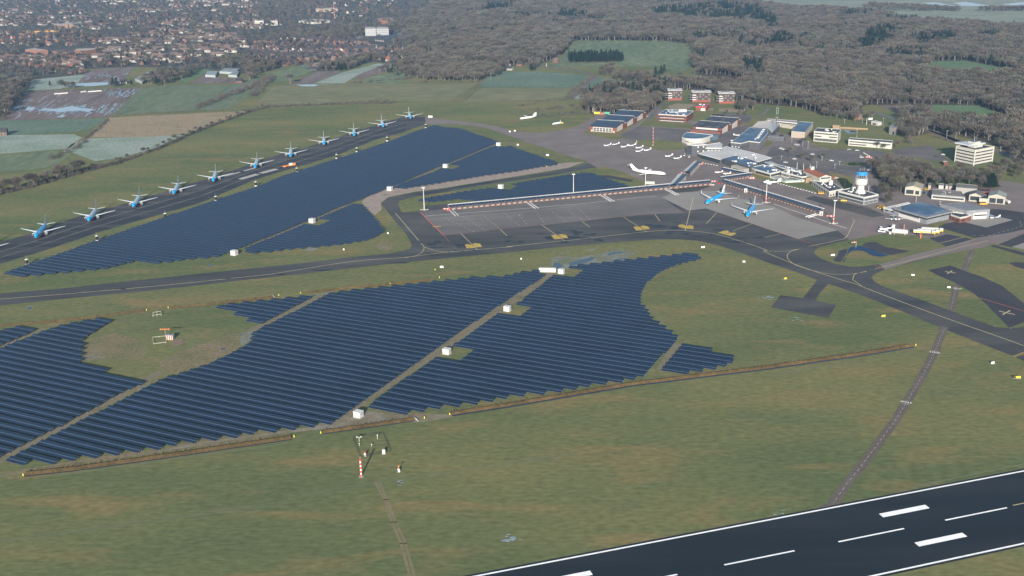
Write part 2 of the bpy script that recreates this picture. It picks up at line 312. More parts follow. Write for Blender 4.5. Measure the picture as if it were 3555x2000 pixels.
# ---- paving
asph=nmat('taxiway_asphalt',[(.022,.0215,.022),(.041,.039,.038),(.064,.060,.056)],rough=.62,scale=.03,scale2=1.2,amt2=.12,spec=.35,detail=7,stretch=(.35,1.4,1),rot=-.12)
asph2=nmat('old_runway_asphalt',[(.014,.016,.020),(.034,.033,.036),(.085,.075,.070)],rough=.7,scale=.09,scale2=.8,amt2=.15,spec=.3,detail=7,stretch=(.10,1.0,1),rot=R(-38))
asph3=nmat('runway_asphalt',[(.0045,.007,.010),(.007,.010,.014),(.017,.018,.020)],rough=.55,scale=.05,scale2=1.5,amt2=.1,spec=.35,detail=6,stretch=(.12,1,1),rot=R(12))
apr=nmat('apron_paving',[(.105,.088,.085),(.125,.105,.10),(.145,.125,.118)],rough=.8,scale=.03,scale2=.6,amt2=.08,detail=6)
apr2=nmat('stand_paving',[(.078,.074,.074),(.098,.092,.09),(.125,.115,.11)],rough=.8,scale=.03,scale2=.6,amt2=.08,detail=6,stretch=(.5,1.2,1))
conc=nmat('stand_concrete',[(.155,.145,.135),(.19,.178,.165)],rough=.8,scale=.03,scale2=.8,amt2=.08,detail=5)
darka=nmat('dark_asphalt',[(.026,.026,.031),(.040,.039,.044)],rough=.7,scale=.03,scale2=1,detail=6)
lot=nmat('car_park_asphalt',[(.062,.058,.060),(.085,.078,.078),(.12,.105,.095)],rough=.8,scale=.02,scale2=.4,amt2=.18,detail=7)
OR_UP=[(1474,405),(1404,405),(1348,421),(1247,452),(1145,486),(1065,511),(950,543),(807,592),(723,620),(545,674),(419,711),(245,760),(122,805),(0,842),(-160,890)]
OR_LO=[(-160,975),(0,917),(140,875),(349,805),(524,754),(699,704),(880,625+1),(950,604),(1159,543),(1313,482),(1369,470),(1439,444),(1481,431)]
sheet('old_runway',[OR_UP+OR_LO],asph2,.020)
def lerpx(P,x):
    P=sorted(P)
    for a,c in zip(P,P[1:]):
        if a[0]<=x<=c[0]: return a[1]+(c[1]-a[1])*(x-a[0])/(c[0]-a[0])
    return P[-1][1]
xs_=[-150+i*60 for i in range(27)]
def band(f0,f1): return [(x,lerpx(OR_UP,x)*(1-f0)+lerpx(OR_LO,x)*f0) for x in xs_]+[(x,lerpx(OR_UP,x)*(1-f1)+lerpx(OR_LO,x)*f1) for x in xs_[::-1]]
sheet('old_runway',[band(.42,.66),band(.72,.97)],nmat('rubber_dark_asphalt',[(.012,.015,.019),(.022,.024,.028),(.050,.048,.048)],rough=.7,scale=.09,scale2=.8,amt2=.15,spec=.3,detail=7,stretch=(.08,1.0,1),rot=R(-38)),.0235)
TW=[(-160,1035),(0,1019),(210,1002),(419,979),(880,931),(1055,913),(1229,892),(1352,880),(1404,869.6),(1425,862),(1430,854),(1425,840),(1411,815),(1387,787),(1362,756),(1334,721),(1322,707),(1331,696),(1348,686),(1387,679),(1439,668),(1544,655),(1760,619),(1865,604),(1970,585),(2043,566),(2140,560),(2500,600),(3600,820),(3800,800),(3800,1360),(3555,1253),(3521,1238),(3389,1187),(3294,1149),(3144,1086),(3004,1030),(2877,985),(2851,1012),(2829,1043),(2904,1059.6),(2875,1104),(2676,1067.6),(2709,1024.6),(2788,1035),(2837,972),(2760,943),(2655,908),(2564,875),(2494,852),(2424,836),(2354,831),(2284,831),(2109,843),(1935,859),(1760,876.6),(1509,901),(1299,922),(1090,946.5),(880,969),(699,990),(454,1016),(175,1042),(0,1061),(-160,1078)]
sheet('taxiway',[TW],asph,.024)
APR=[(1481,432),(1474,405),(1544,416),(1649,426),(1718,437),(1780,455),(1812,458.5),(1869,461),(1907,458),(1970,449),(2005,437),(2050,412),(2090,388),(2250,360),(2400,420),(2560,430),(2750,470),(3120,610),(3300,600),(3700,660),(3800,900),(3555,864),(3424,858),(3392,866),(3319,875),(3179,905),(3074,936),(2980,860),(2908,800),(2770,829),(2452,724),(2298,686),(2420,664),(2470,645),(2322,641),(2200,650),(2043,566),(2032,557),(2000,550),(1927,525),(1830,494),(1772,472.7),(1694,445.5),(1636,436),(1566,430)]
sheet('apron',[APR],apr,.032)
sheet('apron',[zu1((1650,735),(1940,700),(2576,640))+zu2((200,640),(1000,565),(1560,508),(1640,545),(1540,590),(1760,740),(1480,750),(1150,780),(400,860),(0,893))+zu1((2200,930),(1885,962))],apr2,.036)
sheet('apron',[zu2((1540,590),(1640,545),(1890,530),(2180,520),(2200,570))+zu3((90,680),(300,780),(725,915),(330,1000),(0,893))+zu2((1980,698),(1800,718))],conc,.040)
sheet('apron',[zu3((400,600),(480,570),(1030,690),(1200,770),(1060,785),(700,690))],asph,.044)
sheet('apron',[zD((980,930),(1430,850),(1900,965),(2370,835),(2568,840),(2568,1000),(2300,1060),(1650,1160)),zD((890,1160),(1180,1080),(1490,1135),(1700,1170),(1200,1310),(1060,1250)),zu3((2310,1060),(2576,950),(2700,960),(2700,1140),(2480,1090)),zD((1560,810),(1980,640),(2200,650),(2568,700),(2568,850),(2370,840))],darka,.044)
sheet('apron',[zD((1430,850),(1980,740),(2370,835),(1900,965)),zu3((2450,1080),(2576,1040),(2700,1050),(2700,1110),(2576,1105))],conc,.048)
sheet('car_park',[zA((790,660),(1120,510),(1500,530),(2080,580),(1890,700),(1870,790),(1100,760),(890,740)),zB((60,500),(1380,350),(1480,400),(1060,800),(820,820)),zE((-100,560),(620,640),(1240,600),(1800,640),(2576,560),(2576,900),(1750,1000),(1090,1120),(900,1140),(500,980),(-300,850))],lot,.050)
sheet('car_park',[zB((550,120),(880,80),(1450,120),(1480,200),(1400,300),(1100,290))],lot,.052)
# grass islands
green2=G_GRASS
IS=[zA((115,610),(240,560),(730,620),(860,560),(1080,410),(1250,350),(1130,430),(790,650),(840,700),(895,710),(770,745),(600,742),(390,695)),
 zA((980,790),(1100,765),(1370,750),(1700,765),(1880,800),(1980,870),(1985,900),(1600,960),(1340,905)),
 zA((1130,500),(1260,360),(1400,300),(1460,420),(1960,450),(2100,480),(2080,560),(1500,520)),
 zB((1730,820),(1870,690),(1960,750),(1830,830)),
 [(1387,697),(1439,684),(1544,668),(1700,640),(1920,608),(2043,585),(2096,580),(2120,583),(2170,600),(2222,625),(2250,640),(2230,648),(2000,668),(1700,702),(1618,707),(1610,703),(1480,714),(1466,731),(1395,738),(1382,711)],
 zu3((490,1130),(530,1090),(700,1040),(900,1000),(1150,955),(1400,960),(1640,1000),(1810,1080),(1500,1150),(1200,1240),(1000,1275),(850,1278),(700,1250),(550,1195),(490,1145)),
 [(3025,964),(3039,950),(3074,936),(3179,908),(3319,875),(3368,868),(3424,858),(3441,845),(3555,866),(3700,890),(3700,1160),(3640,1130),(3504,1139),(3455,1136),(3319,1086),(3214,1047),(3074,998),(3039,981)],
 [(3214,781),(3306,763),(3255,789),(3389,828),(3375,831),(3240,797)],
 zC((30,540),(260,540),(620,640),(940,745),(1330,725),(1500,720),(1640,860),(1650,960),(1500,900),(900,780),(640,740),(200,610)),
 zE((570,480),(1080,510),(1240,560),(1100,600),(700,560)),zE((1260,550),(2045,610),(2100,700),(1800,640),(1300,600)),zE((2150,740),(2576,760),(2576,880),(2200,850)),
 zE((1100,850),(1730,850),(1500,905),(1250,900)),zF((0,240),(230,210),(900,420),(860,500),(480,520),(0,470)),zF((0,810),(350,900),(370,930),(0,1000)),
 zE((900,1010),(1330,1100),(1350,1290),(1180,1310),(1060,1170))]
sheet('grass_island',IS,green2,.056)
sheet('taxiway',[smooth_px([(3221,938),(3263,960),(3315,982),(3389,1026),(3441,1075),(3493,1128),(3504,1139)])+[(3600,1100),(3700,1160),(3640,1110),(3555,1054),(3521,1026),(3476,991),(3406,960),(3360,945),(3300,922)],zu3((2420,1245),(2480,1230),(2640,1240),(2640,1320),(2500,1280)),zu3((2230,1070),(2280,1062),(2700,1165),(2700,1210),(2576,1170)),
  [(2070,612),(2110,608),(2200,625),(2190,632)]],darka,.062)
sheet('water',[smooth_px(zu3((790,1230),(825,1130),(850,1085),(960,1070),(1080,1110),(1240,1165)))+smooth_px(zu3((1160,1180),(1060,1165),(1000,1130),(940,1118),(860,1125),(820,1160),(770,1230))),zu3((720,1170),(740,1120),(820,1095),(760,1120),(730,1165))],nmat('wet_asphalt_blue',[(.006,.020,.055),(.010,.030,.075)],rough=.5,scale=.1,spec=.2),.066)
sheet('taxiway',[zu3((680,1210),(770,1110),(825,1100),(815,1140),(755,1230),(700,1225)),zu3((965,1060),(1010,1035),(1100,1030),(1200,1080),(1380,1110),(1450,1125),(1250,1162),(1080,1110))],darka,.070)
sheet('path',[ribbon(zu3((2060,1115),(1990,1290),(1960,1431))+zv3((1905,100),(1850,340)),4.6),ribbon(zv3((1785,500),(1690,750),(1560,1000),(1400,1265))+zw3((1420,60),(1310,205),(1150,420),(990,620),(870,780)),4.6),],nmat('perimeter_road',[(.075,.064,.055),(.095,.083,.072)],scale=.06,scale2=.8,detail=6,rough=.85),.060,world=True)
sheet('path',[zw3((700,845),(820,790),(870,730),(960,760),(925,800))],MATS['perimeter_road'],.0605)
# main runway
u=W(3555,1635)-W(2555,1827); u.z=0; u.normalize(); nn=Vector((-u.y,u.x,0))
A0=W(3055,1731); B0=W(3288,1944); B0=A0+nn*((B0-A0).dot(nn))
cw=abs((B0-A0).dot(nn)); c0=(A0+B0)/2
def rw(t,s): p=c0+u*t+nn*s; return (p.x,p.y)
sg=-1 if (W(3055,1731)-c0).dot(nn)<0 else 1
sheet('runway',[[rw(-700,-cw/2-1.7),rw(700,-cw/2-1.7),rw(700,cw/2+1.7),rw(-700,cw/2+1.7)]],asph3,.026,world=True)
whitep=nmat('white_paint',[(.55,.55,.56),(.68,.68,.69)],rough=.6,scale=.3,detail=5,scale2=1.5,amt2=.1)
yellp=nmat('yellow_paint',[(.27,.19,.035),(.36,.26,.06)],rough=.6,scale=.3,detail=4)
yellf=nmat('faded_yellow_paint',[(.30,.26,.14),(.40,.35,.20)],rough=.7,scale=.3,detail=4)
greyp=nmat('faded_white_paint',[(.24,.225,.205),(.33,.31,.29)],rough=.7,scale=.3,detail=5)
redp=nmat('red_paint',[(.26,.06,.06),(.34,.10,.09)],rough=.7,scale=.3,detail=4)
bm=MB()
for s in (-1,1): strip(bm,[(*rw(-700,s*cw/2),0),(*rw(700,s*cw/2),0)],.9,.034,world=True)
def on(px): q=W(*px)-c0; return q.dot(u),q.dot(nn)
ta,_=on((2912,1881))
for k in range(-12,12): 
    s_=_ ; strip(bm,[(*rw(ta+50*k,s_),0),(*rw(ta+30+50*k,s_),0)],.8,.034,world=True)
for q in ((3051,1784),(3174,1884)):
    t0,s0=on(q); w=3.0*(-sg)
    bm.quad((*rw(t0,s0),.034),(*rw(t0+22.5,s0),.034),(*rw(t0+22.5,s0+w),.034),(*rw(t0,s0+w),.034))
    t1=t0-150
    bm.quad((*rw(t1,s0),.034),(*rw(t1+22.5,s0),.034),(*rw(t1+22.5,s0+w),.034),(*rw(t1,s0+w),.034))
p0=zw1((2260,1443),(2576,1420))
o=bm.build('runway_marking',whitep); o['kind']='structure'
b=MB(); t0,s0=on(zw3((2480,810))[0]); strip(b,[(*rw(t0,s0),0),(*rw(t0+60,s0),0)],.5,.034,world=True)
# taxiway centre lines, stand lines
cl=[smooth_px(zv0((0,225),(700,170),(1500,100),(2576,-10))+zu1((300,1330),(1000,1222),(1500,1185))+zu1((1900,1135),(2576,1078))+zu2((0,1078),(560,1020),(1100,960),(1500,918),(1770,918),(2000,940),(2200,985),(2576,1110))+zu3((0,1130),(400,1290),(800,1420))+zv3((900,75),(1300,230),(1900,450),(2300,590),(2576,690),(2800,780)),3)]
for c in cl: strip(b,c,.55,.050)
for c in [zu1((1410,745),(1500,850),(1640,1015)),smooth_px(zu1((1665,1045),(1695,1080),(1680,1125),(1620,1165),(1500,1188))),smooth_px(zu1((1695,1080),(1800,1115),(1900,1130),(2050,1130))),
  smooth_px(zu3((0,1120),(200,1122),(360,1098))),smooth_px(zu3((360,1098),(260,1125),(222,1170),(250,1220),(330,1270),(560,1335),(800,1355),(1010,1325))),smooth_px(zv3((960,90),(885,40))+zu3((875,1400),(900,1350),(1010,1322))),
  zu3((1090,1300),(1500,1200),(2000,1070),(2220,1018)),zD((1060,1250),(1500,1138)),zu3((440,1075),(790,1000),(820,970),(895,815),(860,800)),
  zu2((1160,785),(1390,930)),zu2((1470,755),(1520,825)),zu2((1850,590),(1770,920)),zu2((2085,738),(1980,850)),zu2((2430,852),(2240,925)),zu2((345,860),(570,1018)),zu2((740,825),(825,885)),zu1((2060,945),(2225,1110)),zu1((2450,905),(2520,970)),zu3((160,950),(0,985)),zv3((2576,455),(2440,515))]:
    strip(b,c,.45,.051)
o=b.build('taxiway_marking',yellf); o['kind']='structure'
b=MB()
for P in [zu1((2100,1058),(2125,1053),(2170,1060),(2198,1090),(2120,1094)),zu1((2175,1048),(2205,1042),(2252,1048),(2272,1080),(2205,1084)),
  zu2((438,965),(470,960),(515,970),(538,1000),(470,1004)),zu2((512,960),(545,954),(590,962),(608,992),(545,994)),zu2((1253,882),(1282,876),(1330,886),(1350,912),(1285,917)),zu2((1325,874),(1358,868),(1400,876),(1423,903),(1360,906)),
  zu2((1698,880),(1708,862),(1740,856),(1776,868),(1776,898)),zu2((1780,898),(1782,872),(1820,863),(1855,874),(1852,903)),zu2((2097,938),(2150,920),(2195,918),(2210,935),(2170,958)),zu2((2170,958),(2212,938),(2262,938),(2278,950),(2228,973))]:
    q=[W(*p) for p in P]; cx=sum(v.x for v in q)/5; cy=sum(v.y for v in q)/5
    b.prism([(v.x,v.y) for v in q],.050,.054)
    d=(q[1]-q[-1]).normalized() if (q[1]-q[-1]).length>(q[0]-q[1]).length else (q[2]-q[1]).normalized()
    for k in (-1.2,1.2):
        e=Vector((1,.12,0)).normalized(); f=Vector((-e.y,e.x,0))
        c=Vector((cx,cy,0))+f*k*1.6
        for j in range(-3,4):
            if (j+int(k))%3 and abs(j)<3: b.quad(*[((c+e*(j*1.1+a)+f*bb).x,(c+e*(j*1.1+a)+f*bb).y,.058) for a,bb in ((-.3,-.22),(.3,-.22),(.3,.22),(-.3,.22))],1)
strip(b,zu1((1787,880),(1857,876)),2.2,.052)
strip(b,zv3((2470,795),(2576,755),(2640,730)),.6,.052); strip(b,zv3((2490,800),(2590,765),(2640,745)),.6,.052,dash=(1,1))
for c in [zv3((2330,345),(2480,378)),zv3((2435,340),(2365,378)),zu3((1795,1325),(1895,1340)),zu3((1860,1318),(1815,1345))]: strip(b,c,.9,.072,m=2)
o=b.build('stand_marking',[yellp,MATS['dark_asphalt'],yellf]); o['kind']='structure'
b=MB()
strip(b,zu1((1655,735),(1890,965)),1.0,.046); strip(b,zu1((1890,965),(1945,1030)),.5,.046,dash=(3,2))
strip(b,smooth_px(zu1((1885,962),(2576,895))+zu2((400,855),(1100,785),(1500,750),(1900,735),(2250,800),(2576,890))+zu3((0,895),(330,1000),(570,1088))),.35,.047)
strip(b,zv3((2140,215),(2576,345),(2700,385)),.5,.072); strip(b,zu3((1085,1262),(1220,1308)),.5,.052)
strip(b,zu3((990,995),(1060,845)),.3,.052)
o=b.build('red_marking',redp); o['kind']='structure'
b=MB()
strip(b,zu1((1700,775),(2000,750),(2576,708))+zu2((700,655),(1300,590),(1480,575)),1.0,.046)
strip(b,zu1((1750,805),(2100,775),(2576,745))+zu2((700,672),(1300,600)),.35,.047)
for a,c in [((1900,790),(2190,930)),((2080,775),(2310,920)),((2270,760),(2450,900)),((2480,740),(2576,800))]: strip(b,zu1(a,c),.3,.046,dash=(4,3))
for a,c in [((0,780),(140,880)),((120,760),(210,870)),((300,740),(380,860)),((450,730),(590,830)),((600,715),(780,830)),((700,690),(830,810)),((110,755),(130,775))]: strip(b,zu2(a,c),.25,.046,dash=(5,4))
strip(b,zu3((90,655),(810,895)),1.6,.047)
strip(b,zu3((480,765),(530,760)),3,.047)
strip(b,zD((1200,1310),(1700,1170),(1700,1165)),.4,.05); strip(b,zD((1650,1110),(1950,1108),(2350,1000),(2530,940),(2490,850),(2568,850)),.4,.05,dash=(3,3)); strip(b,zD((980,1135),(1180,1082)),.3,.05)
for seg in [zv3((1900,100),(1850,330)),zv3((1785,520),(1690,750),(1560,1000),(1400,1265))+zw3((1420,60),(1310,205),(1150,420),(990,620),(870,790)),zu3((2070,1130),(1990,1310))]: strip(b,seg,.2,.075,dash=(2.5,2.5))
for seg in [zv3((1660,736),(1725,748)),zv3((1362,1256),(1434,1274)),zv3((1882,128),(1935,133)),zu3((2020,1193),(2072,1195))]: strip(b,seg,.45,.078)
strip(b,band(.43,.44)[:27],.4,.03)
strip(b,band(.70,.71)[:27],.3,.03)
strip(b,[(838,621),(900,603),(955,588)],7,.03); strip(b,zu0((2230,380),(2550,290)),3.5,.03,dash=(22,6))
for k in range(5): strip(b,smooth_px([(x,y+8+k*5) for x,y in [(3000,560),(3060,572),(3140,590)]]),.3,.06)
o=b.build('white_marking',greyp); o['kind']='structure'
b=MB(); strip(b,[(1560,668),(1700,640),(1840,617)],3,.058); 
# STOP lettering on the perimeter road
for px,rz in ((zv3((1687,756))[0],0),(zv3((1405,1248))[0],math.pi),(zv3((1915,119))[0],math.pi)):
    p=W(*px); d=(W(*zv3((1560,1000))[0])-W(*zv3((1690,750))[0])); a=math.atan2(d.y,d.x)+math.pi/2
    o=bpy.data.objects.new('road_lettering',text_mesh('STOP',2.3,'stop_text')); col.objects.link(o); o.data.materials.append(whitep)
    o.location=(p.x,p.y,.085); o.rotation_euler=(0,0,a+rz); o['kind']='structure'
# grass edge fringes and vehicle tracks
b=MB(); strip(b,zw1((780,600),(860,760),(930,960),(1010,1150),(1090,1443)),1.2,.012); strip(b,zw1((815,600),(885,760),(965,960),(1050,1150),(1130,1443)),1.2,.012)
o=b.build('wheel_tracks',nmat('track_soil',[(.10,.095,.05),(.15,.125,.075)],scale=.2,detail=5)); o['kind']='structure'
# wet patches on the taxiway
wet=mat('wet_asphalt',(.017,.021,.030),.5,spec=.25)
wetp=[]
rr=random.Random(5)
def blob(cx,cy,rx,ry,rr,n=18):
    ph=[rr.uniform(.55,1.25) for _ in range(n)]
    return [(cx+rx*ph[i]*math.cos(2*math.pi*i/n),cy+ry*ph[i]*math.sin(2*math.pi*i/n)) for i in range(n)]
for _ in range(60):
    k=rr.random(); cx=1480+1180*k; base=905-95*k if k<.75 else 834+ (k-.75)*240
    wetp.append(blob(cx,base-20-rr.uniform(0,45),rr.uniform(8,34),rr.uniform(1.5,5.5),rr))
for _ in range(14): 
    x=rr.uniform(100,1500); wetp.append(blob(x,1040-(x/3555)*250*1.32+2,rr.uniform(15,50),rr.uniform(1,2.6),rr))
wetp.append(zu1((1640,690),(1900,600),(2300,470),(2100,490),(1600,570))); 
wetp=wetp[:-1]+[zu1((1550,570),(1800,520),(2300,432),(2400,425),(2350,450),(2000,500),(1700,555))]
ww=MB(); z0=.0472
for i,P in enumerate(wetp):
    q=[W(*p) for p in P]
    for t in tessellate_polygon([q]):
        a=[q[j] for j in t]
        if (a[1].x-a[0].x)*(a[2].y-a[0].y)-(a[2].x-a[0].x)*(a[1].y-a[0].y)<0: a=a[::-1]
        ww.add([(v.x,v.y,z0+i*.00004) for v in a],[(0,1,2)])
o=ww.build('wet_patches',wet); o['kind']='structure'
# ditches: cut bank with reeds and a dark water line
wd_=mat('ditch_water',(.012,.016,.03),.08,spec=.8)
def ditch(pts,w,wr):
    c=[W(*p) for p in pts]
    b=MB(); bw=MB()
    for a,e in zip(c,c[1:]):
        d=(e-a).normalized(); n=Vector((-d.y,d.x,0))
        if n.y<0: n=-n
        for q0,q1,z0,z1,m in ((0,w,.10,.10,0),(w,w+wr*.5,.12,.9,1),(w+wr*.5,w+wr,.9,.03,1)):
            (bw if m==0 else b).quad(a+n*q0+Vector((0,0,z0)),e+n*q0+Vector((0,0,z0)),e+n*q1+Vector((0,0,z1)),a+n*q1+Vector((0,0,z1)))
    o=bw.build('ditch_water',wd_); o['kind']='structure'
    L=b
    r=random.Random(3)
    for a,e in zip(c,c[1:]):
        d=(e-a).normalized(); n=Vector((-d.y,d.x,0)); n=-n if n.y<0 else n
        for _ in range(int((e-a).length*3)):
            p=a+d*r.uniform(0,(e-a).length)+n*(w+r.uniform(0,wr)); h=r.uniform(.5,1.1)
            q=Vector((r.uniform(-.3,.3),r.uniform(-.3,.3),0)); s_=Vector((r.uniform(.1,.25),r.uniform(-.1,.1),0))
            L.add([p-s_,p+s_,p+q+Vector((0,0,h+.6))],[(0,1,2)])
    o=L.build('reed_bank',reed); o['kind']='stuff'; tag(o,'brown reeds along the straight ditch','reeds')
ditch([(84,1656),(250,1638),(560,1595),(1013,1528)],.9,4.6)
ditch([(1124,1508),(1300,1484),(1440,1463)],.9,4.2)
ditch([(1572,1446),(1760,1417),(2200,1342),(2655,1286),(3000,1237),(3177,1207)],1.6,4.2)
ditch(zv0((0,500),(500,462),(1000,410),(1440,345)),.2,3.5); ditch(zv0((1700,320),(2100,285),(2576,232))+zv1((190,208),(200,207)),.2,3.5); ditch(zv1((510,170),(900,130),(1360,85),(1800,40)),.2,3)

r=random.Random(8); b=MB(); FP=zt0((265,905),(1400,870),(1120,1145),(1050,1170),(20,1200),(60,1100),(250,930)); FP2=zt0((840,740),(870,700),(1330,665),(1180,850),(740,862))
def streaks(P,n,d0,L0,L1,w0,w1,z,dens):
    xs=[p[0] for p in P]; ys=[p[1] for p in P]; k=0
    while k<n:
        x,y=r.uniform(min(xs),max(xs)),r.uniform(min(ys),max(ys))
        if not inpoly(x,y,P) or r.random()>dens(x,y): k+=.05; continue
        p=W(x,y); L=r.uniform(L0,L1)/2; d=Vector((math.cos(d0),math.sin(d0),0)); e=p+d*L; a=p-d*L
        if inpoly(*PX(e),P) and inpoly(*PX(a),P): strip(b,[(a.x,a.y,0),(e.x,e.y,0)],r.uniform(w0,w1),z,world=True)
        k+=1
d0=(W(*zt0((1400,870))[0])-W(*zt0((1120,1145))[0])); a0=math.atan2(d0.y,d0.x)
streaks(FP,330,a0,6,40,.5,1.7,.34,lambda x,y:.10+.9*math.exp(-((y-382-.02*(x-250))/9)**2)+.6*(x>380)*(y<335))
streaks(FP2,80,a0,8,26,.6,1.8,.34,lambda x,y:.15+.9*math.exp(-((y-266)/7)**2))
o=b.build('frost_streaks',icew); o['kind']='structure'
b=MB()
for P,n,w,z in ((zt0((1760,853),(2290,853),(1945,1100),(1460,1120)),26,.8,.34),(zt0((2300,850),(2560,780),(2560,870),(2250,1090),(1970,1100)),20,.8,.34),(zt0((1400,870),(1760,850),(1450,1125),(1120,1145)),9,.6,.34)):
    for i in range(n):
        f=(i+.5)/n; a=(P[0][0]+(P[1][0]-P[0][0])*f,P[0][1]+(P[1][1]-P[0][1])*f); c=(P[-1][0]+(P[-2][0]-P[-1][0])*f,P[-1][1]+(P[-2][1]-P[-1][1])*f); strip(b,[a,c],w*r.uniform(.5,1.6),z)
o=b.build('field_furrows',nmat('furrow_pale',[(.10,.13,.09),(.13,.15,.115)],scale=.05)); o['kind']='structure'
b=MB()
for a,c,w in ((zw0((0,1140)),zw0((2576,790)),.5),(zw0((0,1120)),zw0((2576,772)),.5),(zw1((0,745)),zw1((2576,350)),.5),(zw1((0,728)),zw1((2576,335)),.5),(zw3((0,60)),zw3((1000,-70)),.4),(zw0((400,560)),zw0((2576,255)),.9),(zv3((0,990)),zv3((1500,745)),.7),(zw3((1600,640)),zw3((2576,440)),.9),(zu0((0,640)),zu0((1500,150)),.6),(zv0((0,560)),zv0((900,330)),.5),(zv2((1700,640)),zv2((1420,300)),1.0)):
    strip(b,a+c,w,.014)
o=b.build('mowing_lines',nmat('mown_line',[(.075,.095,.055),(.11,.12,.075)],scale=.1,detail=5)); o['kind']='structure'
b=MB()
for x0,y0,x1,y1,n in ((2760,560,3000,610,26),(2745,540,2960,582,24),(2900,560,3060,590,18)):
    for i in range(n):
        x=x0+(x1-x0)*i/n; y=y0+(y1-y0)*i/n; p=W(x,y); strip(b,[(p.x,p.y,0),(p.x+1.6,p.y+4.6,0)],.16,.056,world=True)
strip(b,smooth_px(zE((0,590),(300,680),(620,740),(900,800),(1150,890),(1350,915),(1500,905),(1740,855))),.35,.058)
strip(b,smooth_px(zE((-160,800),(-60,740),(60,720),(160,760))),.3,.058)
o=b.build('car_park_marking',greyp); o['kind']='structure'
b=MB()
for (q,),n in ((zv3((20,205)),7),(zv3((290,425)),9),(zw1((1990,1095)),10),(zu1((1300,1085)),5),(zu2((830,1110)),9),(zw1((935,618)),4),(zv2((2540,215)),6),(zw3((395,880)),4),(zu1((560,1100)),5),(zu2((575,1140)),5)):
    p=W(*q)
    for _ in range(n):
        a=p+Vector((r.uniform(-3.5,3.5),r.uniform(-3,3),0)); strip(b,[(a.x,a.y,0),(a.x+r.uniform(.6,2.2),a.y+r.uniform(-.3,.3),0)],r.uniform(.25,.8),.0145,world=True)
o=b.build('frost_specks',icew); o['kind']='structure'
# ================================================================ solar park
def solar_mat():
    m=bpy.data.materials.new('solar_glass'); m.use_nodes=True; nt=m.node_tree; N=nt.nodes; L=nt.links; b=N['Principled BSDF']
    tc=N.new('ShaderNodeTexCoord'); sx=N.new('ShaderNodeSeparateXYZ'); L.new(tc.outputs['UV'],sx.inputs[0])
    def mth(op,a,b_=None,c=None):
        n=N.new('ShaderNodeMath'); n.operation=op
        for i,v in enumerate((a,b_,c)):
            if v is None: continue
            if isinstance(v,(int,float)): n.inputs[i].default_value=v
            else: L.new(v,n.inputs[i])
        return n.outputs[0]
    fx=mth('FRACT',sx.outputs[0]); 
    e1=mth('LESS_THAN',mth('MINIMUM',fx,mth('SUBTRACT',1,fx)),.045)
    fy=mth('FRACT',sx.outputs[1]); e2=mth('LESS_THAN',mth('MINIMUM',fy,mth('SUBTRACT',1,fy)),.022)
    edge=mth('MAXIMUM',e1,e2)
    cb=N.new('ShaderNodeCombineXYZ'); L.new(mth('FLOOR',sx.outputs[0]),cb.inputs[0]); L.new(mth('FLOOR',sx.outputs[1]),cb.inputs[1])
    oi=N.new('ShaderNodeObjectInfo'); L.new(oi.outputs['Random'],cb.inputs[2])
    wn=N.new('ShaderNodeTexWhiteNoise'); L.new(cb.outputs[0],wn.inputs[0])
    g=N.new('ShaderNodeNewGeometry'); n2=N.new('ShaderNodeTexNoise'); n2.inputs['Scale'].default_value=.035; n2.inputs['Detail'].default_value=4; L.new(g.outputs['Position'],n2.inputs[0])
    k=mth('ADD',mth('MULTIPLY',wn.outputs[0],.5),mth('MULTIPLY',n2.outputs[0],1.3))
    mr=N.new('ShaderNodeMapRange'); mr.inputs[1].default_value=.35; mr.inputs[2].default_value=1.3; mr.inputs[3].default_value=.6; mr.inputs[4].default_value=1.25; L.new(k,mr.inputs[0])
    mx=N.new('ShaderNodeVectorMath'); mx.operation='SCALE'; mx.inputs[0].default_value=(.007,.021,.050); L.new(mr.outputs[0],mx.inputs['Scale'])
    mi=N.new('ShaderNodeMix'); mi.data_type='RGBA'; L.new(edge,mi.inputs['Factor']); L.new(mx.outputs[0],mi.inputs[6]); mi.inputs[7].default_value=(.075,.105,.145,1)
    L.new(mi.outputs[2],b.inputs['Base Color']); b.inputs['Roughness'].default_value=.3; b.inputs['Specular IOR Level'].default_value=.36
    return m
SOLAR=solar_mat(); galv=mat('galvanised_steel',(.38,.40,.42),.45,.6); rail=mat('module_rail',(.24,.29,.36),.5)
RA=R(-25.35); RT=Vector((math.cos(RA),math.sin(RA),0)); RN=Vector((-math.sin(RA),math.cos(RA),0))
TILT=R(15); TL=3.3; PITCHR=6.1
def rowmesh(L):
    b=MB(); ct,st=math.cos(TILT),math.sin(TILT)
    def P(x,v,h=0): return (x,v*ct-h*st,.62+v*st+h*ct)
    uv=[]
    def face(x0,x1,v0,v1,h,m,u0=0,w0=0):
        b.quad(P(x0,v0,h),P(x1,v0,h),P(x1,v1,h),P(x0,v1,h),m)
    face(0,L,0,1.82,.04,0); face(0,L,1.93,3.75,.04,0); face(0,L,1.82,1.93,.045,1)
    b.quad(P(0,0,0),P(L,0,0),P(L,0,.04),P(0,0,.04),1); b.quad(P(L,3.75,0),P(0,3.75,0),P(0,3.75,.04),P(L,3.75,.04),1)
    b.quad(P(0,3.75,0),P(0,0,0),P(0,0,.04),P(0,3.75,.04),1); b.quad(P(L,0,0),P(L,3.75,0),P(L,3.75,.04),P(L,0,.04),1)
    b.quad(P(0,3.75,0),P(L,3.75,0),P(L,0,0),P(0,0,0),1)
    me=b.mesh('panels',[SOLAR,rail]); ul=me.uv_layers.new(name='UVMap'); n=round(L)
    for f in me.polygons[:2]:
        for li,(u_,v_) in zip(f.loop_indices,((0,0),(n,0),(n,1),(0,1))): ul.data[li].uv=(u_,v_+f.index*3)
    return me
